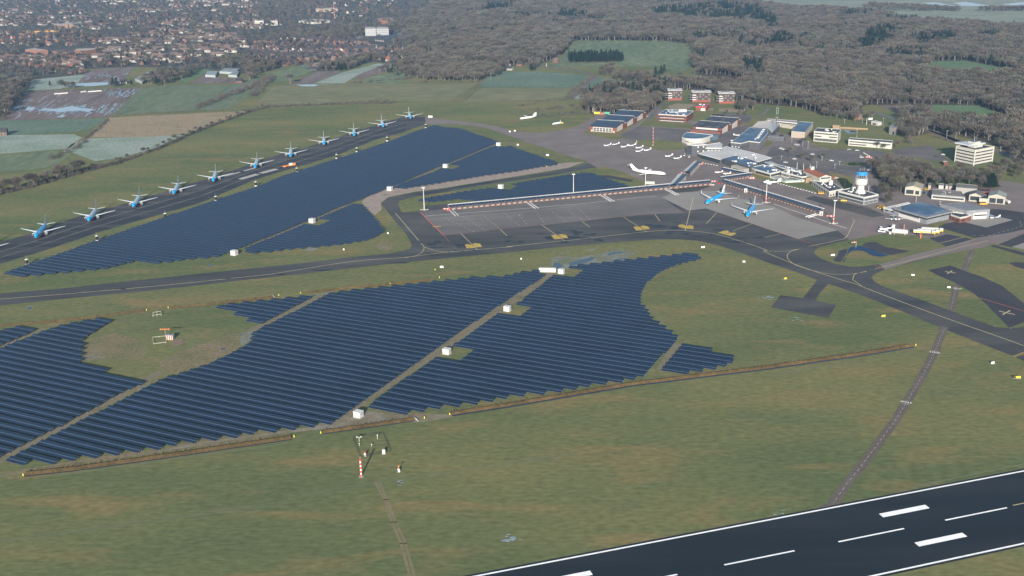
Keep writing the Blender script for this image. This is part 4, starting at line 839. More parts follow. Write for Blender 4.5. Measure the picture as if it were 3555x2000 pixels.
def airliner(lab,loc,rz,group,topm,L=39.5):
    """twin jet; local +x = nose, origin on the ground below the nose tip"""
    t=thing('parked_airliner',lab,'airliner',loc,rz,group); k=L/39.5
    R0=1.9; zc=3.25
    st=[(0,.05,-.45),(.5,.55,-.38),(1.4,1.05,-.25),(3,1.55,-.08),(5,1.85,0),(8,R0,0),(14,R0,0),(20,R0,0),(25,R0,0),(28,1.85,.05),(31,1.55,.32),(34,1.12,.68),(37,.62,1.02),(39.5,.18,1.25)]
    n=20; rings=[]
    for x,r,dz in st:
        rings.append([(-x*k,r*math.sin(2*math.pi*(j+.5)/n),zc+dz+r*1.04*math.cos(2*math.pi*(j+.5)/n)) for j in range(n)])
    def mf(i,j):
        a=abs(((j+1)/n*360+180)%360-180)
        if i<1: return 0
        if a>117: return 1
        if a>99 : return 2 if i<13 else 0
        return 0 if i<4 or i>=99 else 3
    b=MB(); b.ring(rings,mf=mf); b.build('fuselage',[kblue,kwhite,kdark,topm],t,True)
    b=MB()
    for s in (-1,1):
        for x0,x1,z in ((1.75,2.35,.52),(2.4,3.0,.72)):
            y0=.55 if x0<2 else .95
            b.quad((-x0*k,s*.1,zc+z+.02),(-x1*k,s*.12,zc+z+.42),(-x1*k,s*(y0+.35),zc+z+.14),(-x0*k,s*y0,zc+z-.2))
    b.build('cockpit_window',glass,t)
    for s in (-1,1):
        b=MB(); wingmesh(b,(-14.2*k,-22.6*k,1.2,zc-1.0),[(-19.5*k,-23.4*k,6.5,zc-.55),(-26.6*k,-28.1*k,17.1,zc+.55)],s,1.1,(.6,.22)); w=b.build('wing',kgrey,t)
        b=MB(); wingmesh(b,(-26.7*k,-28.2*k,17.1,zc+.55),[(-27.6*k,-28.9*k,17.6,zc+1.2),(-28.9*k,-29.6*k,18.0,zc+3.0)],s,.2,(.15,.1)); b.build('winglet',kwhite,w)
        b=MB(); wingmesh(b,(-34.2*k,-37.6*k,.5,zc+.85),[(-37.6*k,-38.9*k,7.15,zc+1.45)],s,.4,(.15,)); b.build('tailplane',kgrey,t)
        ex=-13.4*k
        b=MB(); c=[(math.cos(2*math.pi*i/14),math.sin(2*math.pi*i/14)) for i in range(14)]
        b.ring([[(ex+dx,s*4.9+y*r,1.62+z*r) for y,z in c] for dx,r in ((0,.92),(-.25,1.06),(-1.4,1.12),(-3.0,.98),(-3.9,.66),(-4.4,.45))]); e=b.build('engine',kwhite,t,True)
        b=MB(); b.ring([[(ex+.012,s*4.9+y*r,1.62+z*r) for y,z in c] for r in (.78,.02)],caps=False); b.build('fan_intake',black,e)
        b=MB(); b.ring([[(ex+.02,s*4.9+y*r,1.62+z*r) for y,z in c] for r in (.95,.78)],caps=False); b.build('intake_lip',metal,e)
        b=MB(); b.add([(ex-1.2,s*4.9-.12,2.6),(ex-1.2,s*4.9+.12,2.6),(ex-5.5,s*4.9+.12,2.75),(ex-5.5,s*4.9-.12,2.75),(ex-1.2,s*4.9-.12,2.3),(ex-1.2,s*4.9+.12,2.3),(ex-5.0,s*4.9+.12,2.2),(ex-5.0,s*4.9-.12,2.2)],[(0,1,2,3),(4,7,6,5),(0,4,5,1),(2,6,7,3),(0,3,7,4),(1,5,6,2)]); b.build('pylon',kgrey,t)
    b=MB(); z0=zc+1.75
    def fs(x0,x1,z,w): return [(-x0*k,0,z),(-(x0*.6+x1*.4)*k,w,z),(-x1*k,0,z),(-(x0*.6+x1*.4)*k,-w,z)]
    b.ring([fs(28.3,38.9,z0-.5,.1),fs(32.2,38.4,z0+.4,.38),fs(36.4,40.1,zc+9.0-1.3,.24),fs(37.1,40.1,zc+9.3-1.2,.12)])
    f=b.build('tail_fin',kwhite,t)
    me=text_mesh('KLM',1.7,'fin_letters',.02)
    for s in (-1,1):
        o=part('fin_lettering',me,f,(-36.4*k,s*.40,zc+4.2),0); o.rotation_euler=(R(90),0,math.pi if s>0 else 0); 
        if not me.materials: me.materials.append(kblue)
    me=text_mesh('KLM',2.0,'side_letters',.02); me.materials.append(kwhite)
    for s in (-1,1):
        o=part('fuselage_lettering',me,t,(-8.6*k,s*1.62,zc+1.22),0); o.rotation_euler=(R(48),0,math.pi if s>0 else 0)
    for x,y in ((-4.2*k,0),(-19.6*k,2.86),(-19.6*k,-2.86)):
        b=MB(); b.tube((x,y,.5),(x,y*.9,2.3),.14,n=6); g=b.build('landing_gear',metal,t)
        b=MB(); rr_=.35 if y==0 else .55
        for s in (-1,1): b.tube((x,y+s*.2,rr_),(x,y+s*.5,rr_),rr_,n=12)
        b.build('wheel',tyre,g)
    return t
AP=[((-86,888),(-38,832)),((122.7,824),(170.8,771.4)),((306.7,766),(326,719.4)),((462,717.6),(482,672)),((601.7,672),(619,631)),((740,628.5),(742.5,593.5)),((885,581),(888.7,546)),((1008.6,543),(1010,509.7)),((1124.6,501.4),(1122.8,475)),((1230,470),(1226.6,443.7)),((1331,439.5),(1327,414)),((1425.8,410.5),(1421,386))]
hd=[]
for a,c in AP[1:]:
    p,q=W(*a,2.8),W(*c,5.2); hd.append(((p-q).x,(p-q).y))
print('PLANES',[(round(math.degrees(math.atan2(y,x))),round(math.hypot(x,y),1)) for x,y in hd])
sx=sum(h[0]/math.hypot(*h) for h in hd); sy=sum(h[1]/math.hypot(*h) for h in hd); hrz=math.atan2(sy,sx)
desc=['with only its wing showing at the left edge','with deep blue fuselage, nearest whole one on the left']+[f'with glare-painted blue back, {nth(i)} whole one from the left' for i in range(2,12)]
air={}
for i,(a,c) in enumerate(AP):
    p=W(*a,2.8); lab='twin jet on the old runway '+desc[i]
    if i==0: air[0]=airliner(lab,(p.x,p.y,0),hrz,'airliners parked along the old runway',kblue)
    elif i==1: dup(air[0],(p.x,p.y,0),hrz,lab)
    elif i==2: air[2]=airliner(lab,(p.x,p.y,0),hrz,'airliners parked along the old runway',kglare,33.6 if math.hypot(*hd[1])<36 else 39.5)
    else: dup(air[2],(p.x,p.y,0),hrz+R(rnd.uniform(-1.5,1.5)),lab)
for (a,c),l in ((((2450.5,705.6),(2508.7,668)),'left one of two blue airliners on the apron below the canopy'),(((2592.5,750.6),(2620.5,704)),'right one of two blue airliners on the apron below the canopy')):
    p,q=W(*a,2.8),W(*c,5.2); dup(air[0],(p.x,p.y,0),math.atan2(p.y-q.y,p.x-q.x),l,'blue airliners on the apron')
# white rear-engined jet
p,q=W(2311.5,604,2.4),W(2193,589,3.6); rz=math.atan2(p.y-q.y,p.x-q.x); L=(p-q).length; print('F100',L)
t=thing('white_jet','long white jet with high T tail parked on the upper apron','airliner',(p.x,p.y,0),rz); k=L/34
b=MB(); n=18; R0=1.65; zc=2.7
b.ring([[(-x*k,r*math.sin(2*math.pi*j/n),zc+dz+r*math.cos(2*math.pi*j/n)) for j in range(n)] for x,r,dz in ((0,.06,-.3),(.6,.6,-.25),(1.8,1.15,-.12),(3.5,1.55,0),(6,R0,0),(22,R0,0),(26,1.45,.15),(30,.95,.5),(34,.2,.9))]); b.build('fuselage',kwhite,t,True)
for s in (-1,1):
    b=MB(); wingmesh(b,(-14*k,-20*k,1,zc-1),[(-19.5*k,-21.8*k,14,zc-.1)],s,.9,(.3,)); b.build('wing',kwhite,t)
    b=MB(); c=[(math.cos(2*math.pi*i/12),math.sin(2*math.pi*i/12)) for i in range(12)]
    b.ring([[(-x*k,s*2.7+y*r,zc+.5+z*r) for y,z in c] for x,r in ((22.5,.8),(23,.9),(26,.85),(27.6,.5))]); e=b.build('engine',kwhite,t,True)
    b=MB(); b.ring([[(-22.48*k,s*2.7+y*r,zc+.5+z*r) for y,z in c] for r in (.65,.02)],caps=False); b.build('fan_intake',black,e)
    b=MB(); wingmesh(b,(-33.6*k,-36.4*k,.1,zc+6.0),[(-35.6*k,-37*k,5,zc+6.1)],s,.35,(.12,)); b.build('tailplane',kwhite,t)
b=MB(); b.ring([[(-x0*k,0,z),(-(x0+x1)/2*k,.2,z),(-x1*k,0,z),(-(x0+x1)/2*k,-.2,z)] for x0,x1,z in ((26.5,33,zc+1.1),(30.2,34.8,zc+3.2),(33.4,36.4,zc+6.2))]); f=b.build('tail_fin',kwhite,t)
b=MB()
for s in (-1,1): b.quad(*[(-(32.4+a)*k,s*.24,zc+4+c) for a,c in ((0,0),(.9,-.3),(1.5,.5),(.5,.7))])
b.build('fin_emblem',orange,f)
b=MB()
for s in (-1,1):
    for i in range(22): b.box((-5.5-i*.82)*k-.15,(-5.5-i*.82)*k+.15,s*1.60-.02,s*1.60+.02,zc+.42,zc+.78)
b.build('cabin_window',glass,t)
b=MB(); b.box(-2.6*k,-1.9*k,-.95,.95,zc+.55,zc+.95); b.build('cockpit_window',glass,t)
for x,y in ((-3.5*k,0),(-18*k,2.3),(-18*k,-2.3)):
    b=MB(); b.tube((x,y,.4),(x,y,1.6),.12,n=5); b.tube((x,y-.35,.45),(x,y+.35,.45),.45,n=10); b.build('landing_gear',tyre,t)
# light aircraft
def light(lab,loc,rz,group,wingcol,sc_=1.0,tt=False,twin=False,top=None,high=False):
    t=thing('light_aircraft',lab,'light aircraft',loc,rz,group); t.scale=(sc_,)*3
    b=MB(); n=10; zc=1.25
    b.ring([[(-x,r*math.sin(2*math.pi*j/n),zc+dz+r*1.1*math.cos(2*math.pi*j/n)) for j in range(n)] for x,r,dz in ((0,.2,-.05),(.4,.42,-.02),(1.4,.52,0),(2.6,.58,.05),(4.2,.5,.08),(6.2,.25,.22),(8,.1,.34))]); b.build('fuselage',top or kwhite,t,True)
    b=MB(); b.ring([[(-x,w*sy_,zc+.45+z) for sy_,z in ((-1,0),(-.6,h),(.6,h),(1,0))] for x,w,h in ((1.7,.45,.05),(2.3,.5,.5),(3.4,.5,.5),(4.5,.3,.05))]); b.build('canopy',glass,t)
    wz=zc-.35 if not high else zc+.75
    for s in (-1,1):
        b=MB(); wingmesh(b,(-2.2,-3.8,.3,wz),[(-2.3,-3.5,5.1,wz+.35)],s,.2,(.12,)); b.build('wing',wingcol,t)
        b=MB(); hz=zc+.45 if not tt else zc+1.95
        wingmesh(b,(-7.1,-8.1,.05,hz),[(-7.3,-8.1,1.7,hz)],s,.1,(.06,)); b.build('tailplane',wingcol,t)
        if twin:
            b=MB(); b.tube((-1.6,s*1.9,wz+.25),(-3.8,s*1.9,wz+.2),.35,.15,8); b.build('engine',kwhite,t)
    b=MB(); b.ring([[(-x0,0,z),(-(x0+x1)/2,.07,z),(-x1,0,z),(-(x0+x1)/2,-.07,z)] for x0,x1,z in ((6.4,8.2,zc+.3),(7.4,8.5,zc+2.0))]); b.build('tail_fin',kwhite,t)
    b=MB(); b.box(.05,.1,-.9,.9,zc-.1,zc+.06); b.build('propeller',black,t)
    for x,y in ((-.7,0),(-3,1.3),(-3,-1.3)):
        b=MB(); b.tube((x,y,.25),(x,y*.8,.95),.06,n=4); b.tube((x,y-.1,.25),(x,y+.1,.25),.25,n=8); b.build('landing_gear',tyre,t)
    return t
LA=[(555,870),(705,850),(860,893),(995,870),(1125,910),(1270,955),(1125,975),(1655,1062),(1810,1102)]
ll=['far left','dark winged one, second','third','fourth','fifth','rightmost upper one','lowest of the close group','left of the two beside the grey wing','right of the two beside the grey wing']
for i,(a,l) in enumerate(zip(LA,ll)):
    p=W(*zA(a)[0],.8); lab='white low wing trainer on the upper apron, '+l
    loc=(p.x-3.5,p.y+2,0); rz=R(205)
    if i==0: la=light(lab,loc,rz,'white trainers on the upper apron',kwhite,1.15,True)
    elif i==1: light(lab,loc,rz,'white trainers on the upper apron',kdark,1.15,True)
    else: dup(la,loc,rz+R(rnd.uniform(-4,4)),lab)
def at(a,z=1): p=W(*a,z); return (p.x,p.y,0)
light('white business jet on the apron right of the canopy corner',at((2650,637)),R(170),None,kwhite,1.9,True,True)
light('white twin propeller plane in front of the big grey hangar',at(zD((310,850))[0]),R(-95),None,kwhite,1.55,False,True)
light('larger white jet parked left of the fuel tanks',at(zD((10,1010))[0]),R(185),None,kwhite,1.5,True,True)
light('small white plane in front of the fuel compound',at(zD((130,1035))[0]),R(10),None,kwhite,.8)
light('light aircraft with pale blue high wing on the concrete square',at(zD((1965,800))[0]),R(185),None,mat('wing_pale_blue',(.25,.45,.65),.4),1.05,False,False,None,True)
light('white plane under the short canopy, left one',at(zB((650,1405))[0]),R(170),'planes beside the short canopy',kwhite,.95)
light('white plane beside the short canopy with red tail pieces',at(zB((830,1435))[0]),R(165),'planes beside the short canopy',kwhite,.95)
light('white plane with long wings left of the blue roofed school',at(zB((1215,575))[0]),R(25),None,kwhite,1.1)
light('white plane close to the dark school wall',at(zB((1010,700))[0]),R(200),None,kwhite,.9)
light('white plane in front of the small red hangar office',at(zA((2170,215))[0]),R(190),None,kwhite,1.0)
# derelict aircraft by the bushes
p,q=W(1805,412,1.8),W(1862,404,2.2); rz=math.atan2(p.y-q.y,p.x-q.x); L=(p-q).length*1.0; k=L/20
t=thing('derelict_aircraft','white derelict propliner with one raised wing beside the bushes','aircraft',(p.x,p.y,0),rz)
b=MB(); n=12
b.ring([[(-x*k,r*math.sin(2*math.pi*j/n),1.9+dz+r*math.cos(2*math.pi*j/n)) for j in range(n)] for x,r,dz in ((0,.1,-.2),(.6,.8,-.1),(2,1.3,0),(12,1.35,.1),(17,.8,.4),(20,.25,.8))]); b.build('fuselage',kwhite,t,True)
b=MB(); wingmesh(b,(-8*k,-10.5*k,0,3.2),[(-9*k,-10.3*k,10,3.6)],-1,.5,(.2,)); b.build('wing',kwhite,t)
b=MB(); b.ring([[(-x0*k,0,z),(-(x0+x1)/2*k,.15,z),(-x1*k,0,z),(-(x0+x1)/2*k,-.15,z)] for x0,x1,z in ((15,19.8,2.9),(18,20.4,7.2))]); b.build('tail_fin',kwhite,t)
b=MB(); wingmesh(b,(-17.5*k,-19.5*k,0,3),[(-18.4*k,-19.6*k,3.2,3.2)],1,.2,(.1,)); b.build('tailplane',kwhite,t)
b=MB(); b.tube((-9*k,0,0),(-9*k,0,1.2),.2,n=5); b.build('support',metal,t)
p,q=W(1917,430,1.6),W(1958,424,1.6); rz=math.atan2(p.y-q.y,p.x-q.x)
t=thing('aircraft_hulk','white wingless fuselage lying on grass with yellow tail piece','aircraft',(p.x,p.y,0),rz)
b=MB(); b.ring([[(-x,r*math.sin(2*math.pi*j/n),1.5+dz+r*math.cos(2*math.pi*j/n)) for j in range(n)] for x,r,dz in ((0,.1,-.4),(1,.7,-.2),(2.6,1.15,0),(13.5,1.15,0),(14,.9,0))]); b.build('fuselage',kwhite,t,True)
b=MB(); b.box(-16.5,-14.8,-.8,.8,.2,1.9); b.build('tail_piece',yellow,t)
b=MB(); b.box(-1.4,-.9,-.7,.7,1.75,2.1); b.build('cockpit_window',glass,t)
b=MB(); b.ring([[(-x0,0,z),(-(x0+x1)/2,.1,z),(-x1,0,z),(-(x0+x1)/2,-.1,z)] for x0,x1,z in ((11.5,13.5,2.3),(12.4,13.8,4.6))]); b.build('fin_stub',lgrey,t)
# ================================================================ vehicles
def vehicle(name,lab,cat,loc,rz,paint,L=4.4,Wd=1.8,H=1.5,kind='car',group=None,stripe=None):
    t=thing(name,lab,cat,loc,rz,group)
    b=MB()
    if kind=='car': prof=[(-L/2,.3),(-L/2,.8),(-L*.28,.92),(L*.45,.95),(L/2,.85),(L/2,.3)]; cab=[(-L*.27,.92),(-L*.12,H),(L*.30,H),(L*.45,.95)]
    elif kind=='van': prof=[(-L/2,.3),(-L/2,1.0),(-L*.38,1.15),(L/2,1.15),(L/2,.3)]; cab=[(-L*.38,1.15),(-L*.25,H),(L*.48,H),(L/2,1.15)]
    else: prof=[(-L/2,.5),(-L/2,1.2),(L/2,1.2),(L/2,.5)]; cab=[(-L/2,1.2),(-L/2,H),(-L/2+2.2,H),(-L/2+2.2,1.2)]
    b.extr(prof,-Wd/2,Wd/2); b.build('body',paint,t)
    b=MB(); b.extr(cab,-Wd/2+.12,Wd/2-.12); b.build('cabin',glass if kind!='truck' else paint,t)
    b=MB()
    ys=sorted(c[0] for c in cab if abs(c[1]-H)<.01)
    b.box(-Wd/2+.1,Wd/2-.1,ys[0],ys[-1],H,H+.05); b.build('roof',paint,t)
    for y in (-L*.32,L*.32):
        for s in (-1,1):
            b=MB(); b.tube((s*(Wd/2-.2),y,.33),(s*(Wd/2+.02),y,.33),.33,n=10); b.build('wheel',tyre,t)
    if stripe:
        b=MB(); b.box(-Wd/2-.02,Wd/2+.02,-L*.3,L*.4,.62,.82); b.build('side_stripe',stripe,t)
    return t
def V(px,lab,paint,rz=0,kind='car',**k):
    p=W(*px); return vehicle(k.pop('name','service_'+('van' if kind=='van' else 'car')),lab,k.pop('cat',kind),(p.x,p.y,0),R(rz),paint,kind=kind,**k)
V(zC((1740,985))[0],'yellow airfield car with dark stripes outside the low white roofed wing',yellow,75,'van',L=4.8,H=1.9,stripe=redm)
V(zC((2245,1150))[0],'yellow van parked along the tower building',yellow,80,'van',L=5,H=1.9)
V(zu3((1150,703))[0],'yellow van with blue pallet left of the big grey hangar',yellow,40,'van',L=5.4,H=2.0)
V(zu3((1165,690))[0],'yellow van parked behind another at the big grey hangar',yellow,60,'van',L=5.4,H=2.2)
V(zD((1845,560))[0],'bright yellow van in front of the red fire engine',yellow,85,'van',L=6,H=2.3)
V(zD((848,300))[0],'yellow car behind the cream gabled hangar',yellow,30,'car')
V(zD((795,365))[0],'dark blue car beside the cream gabled hangar',kdark,0,'car',L=5,H=1.7)
V(zu3((1138,700))[0],'small blue tug beside two yellow vans',mat('tug_blue',(.02,.12,.45),.4),10,'van',L=3,H=1.4,name='tug')
V(zA((1255,335))[0],'white car behind the brick hangar with three bays',white,60,'car')
V(zA((1940,1035))[0],'white car with dark windows beside the grey wing, left',white,-20,'van',H=1.9,L=5)
V(zA((2025,1060))[0],'white car with dark windows beside the grey wing, right',white,-15,'van',H=1.9,L=5)
V(zB((1150,345))[0],'pale blue container van beside the red brick hangar',mat('pale_blue_coat',(.25,.5,.7),.4),90,'van',H=2.2)
V(zB((1095,330))[0],'white trailer beside the red brick hangar',white,90,'van',H=2.0)
V(zE((585,330))[0],'red car beside the blue roofed sports hall',redm,20,'car')
V(zE((500,690))[0],'black car driving past the car park kerb',black,80,'car')
V(zE((1280,620))[0],'silver car in the fenced yard, left',lgrey,65,'car'); V(zE((1420,635))[0],'silver car in the fenced yard, right',lgrey,80,'car')
V(zF((370,760))[0],'black car parked on the brown lot left of the tall office',black,80,'car'); V(zF((545,712))[0],'white topped car on the road left of the tall office',white,75,'car')
V(zE((1045,1130))[0],'white car parked near the control tower car park entrance',white,80,'car'); V(zE((985,1130))[0],'orange vehicle parked near the red tiled hall',orange,20,'car')
for i,(x,y) in enumerate(((620,130),(665,132),(722,136),(800,146),(852,150))): V(zB((x,y))[0],f'dark car behind the brick hangars, {nth(i+1)} from the left',black,5,'car',group='dark cars behind the brick hangars')
for i,(x,y) in enumerate(((110,620),(60,600),(395,605),(40,575),(330,530),(355,540),(180,740),(240,760),(300,790),(140,850),(200,905),(890,800),(960,820),(620,705),(1750,470),(2000,560),(1500,760),(1640,990),(1900,870),(1140,1000))):
    V(zE((x,y))[0],f'parked car scattered over the terminal car park, {nth(i+1)} of them',[white,lgrey,black,dgrey][i%4],80,'car',group='cars in the terminal car park')
# orange works machine on the old runway
p=W(1012,577); t=thing('works_vehicle','orange and white works vehicle on the old runway','works vehicle',(p.x,p.y,0),R(-65))
b=MB(); b.box(-1.2,1.2,-6,1.5,.8,1.4); b.build('chassis',orange,t); b=MB(); b.box(-1.2,1.2,1.7,4,.8,3.2); b.build('cab',orange,t); b=MB(); b.box(-1.1,1.1,-2.5,1.2,1.4,3.4); b.build('tank',white,t)
b=MB(); b.box(-2.0,2.0,-9,-6.2,.3,1.3); b.build('sweeper',orange,t)
for y in (-4.5,2.8):
    for s in (-1,1):
        b=MB(); b.tube((s*.9,y,.5),(s*1.25,y,.5),.5,n=10); b.build('wheel',tyre,t)
# fuel trucks
def fueltruck(px,lab):
    p=W(*px); t=thing('fuel_truck',lab,'fuel truck',(p.x,p.y,0),R(76),'white and yellow fuel trucks side by side')
    b=MB(); b.box(-1.25,1.25,-11,-6.5+10.5,.9,1.3); b.build('chassis',dgrey,t)
    b=MB(); b.ring([[(x*1.25,y,2.4+z*1.1) for x,z in ((-1,-1),(-1,.6),(-.6,1),(.6,1),(1,.6),(1,-1))] for y in (-7.5,5)]); b.build('tank',white,t)
    b=MB(); b.box(-1.29,-1.26,-7,4.8,1.6,2.5); b.box(1.26,1.29,-7,4.8,1.6,2.5); b.build('yellow_band',yellow,t)
    b=MB(); b.box(-1.25,1.25,-11,-8.3,.7,1.9); b.build('cab_front',yellow,t); b=MB(); b.box(-1.22,1.22,-10.9,-8.4,1.9,3.3); b.build('cab',white,t); b=MB(); b.box(-1.1,1.1,-10.95,-10.91,2.1,2.9); b.build('windscreen',glass,t)
    for y in (-9.6,-4.5,1,2.4,3.8):
        for s in (-1,1):
            b=MB(); b.tube((s*.9,y,.5),(s*1.27,y,.5),.5,n=10); b.build('wheel',tyre,t)
fueltruck(zD((730,1080))[0],'fuel truck nearest to the fenced tanks, leftmost of three'); fueltruck(zD((800,1065))[0],'middle one of three white and yellow fuel trucks'); fueltruck(zD((870,1040))[0],'rear fuel truck, rightmost of three')
# fire engines, tanker
p=W(*zD((1850,500))[0]); t=thing('fire_engine','red fire engine between two white gabled garages','fire engine',(p.x,p.y,0),R(80))
b=MB(); b.box(-1.4,1.4,-5,5,.8,2.6); b.build('body',redm,t); b=MB(); b.box(-1.35,1.35,-5.02,-2.5,2.6,3.5); b.build('cab',redm,t); b=MB(); b.box(-.8,.8,-1,3,2.6,3.1); b.build('roof_gear',lgrey,t)
for y in (-3.5,1.5,3.2):
    for s in (-1,1): b=MB(); b.tube((s*1.0,y,.6),(s*1.42,y,.6),.6,n=10); b.build('wheel',tyre,t)
p=W(*zD((2270,545))[0]); t=thing('tank_trailer','white silver tank trailer seen end on right of the garages','tanker',(p.x,p.y,0),R(4))
b=MB(); b.tube((0,-3,2.2),(0,6,2.2),1.25,n=16); b.build('tank',white,t); b=MB(); b.box(-1,1,-2.5,5.5,.6,1.1); b.build('chassis',kdark,t)
for s in (-1,1): b=MB(); b.tube((s*.8,-1.5,.5),(s*1.15,-1.5,.5),.5,n=10); b.build('wheel',tyre,t)
# skips behind the hangar
for px,mt,l,L_ in ((zA((375,290))[0],yellow,'yellow tipping skip on wheels behind the brick hangar',7),(zA((465,300))[0],mat('rust_red',(.30,.09,.07),.7),'rust red container behind the brick hangar',6),(zA((545,290))[0],mat('green_coat',(.04,.32,.20),.6),'green container behind the brick hangar',8)):
    p=W(*px); t=thing('skip_container',l,'container',(p.x,p.y,0),R(-8)); b=MB(); b.box(-L_/2,L_/2,-1.3,1.3,.3,3); b.build('body',mt,t); b=MB(); b.box(-L_/2+.2,L_/2-.2,-1.1,1.1,3.0,3.06); b.build('load',soil,t); b=MB(); b.box(-L_/2+.3,-L_/2+.7,-1,1,0,.3); b.box(L_/2-.7,L_/2-.3,-1,1,0,.3); b.build('skid',black,t)
# fuel compound
p=W(*zD((380,1085))[0]); t=thing('fuel_tank','white horizontal fuel tank in the fenced compound','tank',(p.x,p.y,0),R(-25))
b=MB(); b.tube((-6,0,2.2),(5.5,0,2.2),1.7,n=16); b.build('tank',white,t); b=MB(); b.box(-4.5,-3.8,-1.6,1.6,0,1.2); b.box(3.2,3.9,-1.6,1.6,0,1.2); b.build('cradle',concrete,t); b=MB(); b.box(-5,4,-.5,.5,3.9,4.1); b.tube((-5,.6,3.9),(-5,.6,4.9),.06,n=4); b.tube((4,.6,3.9),(4,.6,4.9),.06,n=4); b.build('walkway',lgrey,t)
for i,(a,l) in enumerate((((240,1060),'left'),((200,1085),'far left'),((265,1010),'rear'))):
    p=W(*zD(a)[0]); t=thing('pump_unit','small white pump cabinet beside the fuel tank, '+l+' one','cabinet',(p.x,p.y,0),0,'pump cabinets of the fuel compound'); b=MB(); b.box(-.8,.8,-.6,.6,.2,2.2); b.build('housing',white,t); b=MB(); b.box(-1,1,-.8,.8,0,.2); b.build('plinth',concrete,t)
pole(zD((447,1000))[0],HT(0,0,0) and zD((447,915))[0][1],'red and white striped short post behind the fuel tank',.3,None,white,'post','striped_post',True)
q=[W(*a) for a in zD((60,1090),(560,1185),(760,1100),(960,1150),(1000,960),(860,945))]
t=thing('compound_fence','dark wire fence round the fuel compound','fence',tuple(q[0]))
for a,c in zip(q,q[1:]):
    b=MB(); 
    for hh in (.7,1.4,2.0): b.tube(a-q[0]+Vector((0,0,hh)),c-q[0]+Vector((0,0,hh)),.05,n=4)
    b.build('wire',fm,t); n=max(1,int((c-a).length/2.5))
    for i in range(n):
        z=a.lerp(c,i/n)-q[0]; b=MB(); b.tube(z,z+Vector((0,0,2.1)),.07,n=4); b.build('fence_post',fm,t)
p=W(*zu3((905,1085))[0]); t=thing('wind_sock','red and white windsock on a pole above the blue basin','windsock',(p.x,p.y,0)); b=MB(); b.tube((0,0,0),(0,0,4.5),.1,n=5); b.build('pole',white,t)
for i in range(4):
    b=MB(); b.tube((-.1-i*.9,0,4.3-i*.12),(-1.0-i*.9,0,4.18-i*.12),.5-.07*i,.43-.07*i,8); b.build('sleeve',redm if i%2==0 else white,t)
# apron edge cones / white kerb blocks
for k,(pts,l) in enumerate(((zC((720,738),(1610,973)),'along the lawn'),(zB((385,1200),(700,1255)),'by the glazed hall'),(zE((1540,680),(1680,760)),'in the brown yard'))):
    a,c=[W(*q) for q in pts]; n=max(3,int((c-a).length/3.4))
    for i in range(n+1):
        p=a.lerp(c,i/n); t=thing('kerb_block',f'white block in the line {l}, {nth(i+1)} from the left','barrier block',tuple(p),0,'white blocks '+l); b=MB(); b.box(-.75,.75,-.25,.25,.02,.5); b.build('block',white,t)
# ================================================================ buildings
brick=nmat('red_brick',[(.15,.058,.042),(.20,.082,.06)],scale=.6,scale2=4,amt2=.12,coord='obj'); dbrick=nmat('dark_brick',[(.07,.055,.05),(.105,.08,.072)],scale=.6,scale2=4,coord='obj')
whitew=nmat('white_render',[(.42,.41,.37),(.50,.49,.45)],scale=.15,scale2=1.5,amt2=.05,coord='obj'); greyc=nmat('grey_cladding',[(.075,.08,.09),(.10,.105,.115)],scale=.2,scale2=2,coord='obj',rough=.6)
lgc=nmat('pale_cladding',[(.19,.20,.225),(.24,.25,.275)],scale=.2,scale2=2,coord='obj',rough=.5)
bluer=nmat('blue_roof_felt',[(.035,.075,.15),(.05,.105,.20),(.12,.19,.28)],rough=.45,scale=.08,scale2=.8,coord='obj',spec=.5); darkr=nmat('dark_roof_felt',[(.035,.042,.06),(.06,.065,.085),(.12,.13,.15)],rough=.6,scale=.12,scale2=1,coord='obj')
whiter=nmat('pale_roof',[(.50,.50,.50),(.64,.64,.64)],rough=.7,scale=.08,scale2=1,coord='obj'); tile=nmat('red_tiles',[(.26,.09,.055),(.36,.14,.09)],scale=.3,scale2=3,coord='obj')
solr=nmat('roof_solar',[(.012,.022,.05),(.02,.035,.07)],rough=.3,scale=.3,coord='obj',spec=.4); tan=nmat('tan_stone',[(.26,.185,.115),(.32,.235,.155)],scale=.3,coord='obj')
gland=mat('window_glass',(.03,.04,.05),.1,spec=.7)
WM={}
def winmesh(w,h,m):
    k=(round(w,2),round(h,2),m.name)
    if k not in WM:
        b=MB(); b.box(-w/2,w/2,-.05,.06,0,h); WM[k]=b.mesh('window',m)
    return WM[k]
def addwins(t,a,c,out,specs,name='window'):
    d=c-a; L=d.length; d=d/L; rz=math.atan2(d.y,d.x)
    for n,z,w,h,m in [s[:5] for s in specs]:
        pass
    for s in specs:
        n,z,w,h,m=s[:5]; f0,f1=(s[5],s[6]) if len(s)>5 else (.03,.97)
        w=min(w,L*(f1-f0)/n*.92)
        for i in range(n):
            q=a+d*L*(f0+(f1-f0)*(i+.5)/n)+out*.03
            part(name,winmesh(w,h,m),t,(q.x,q.y,z),rz)
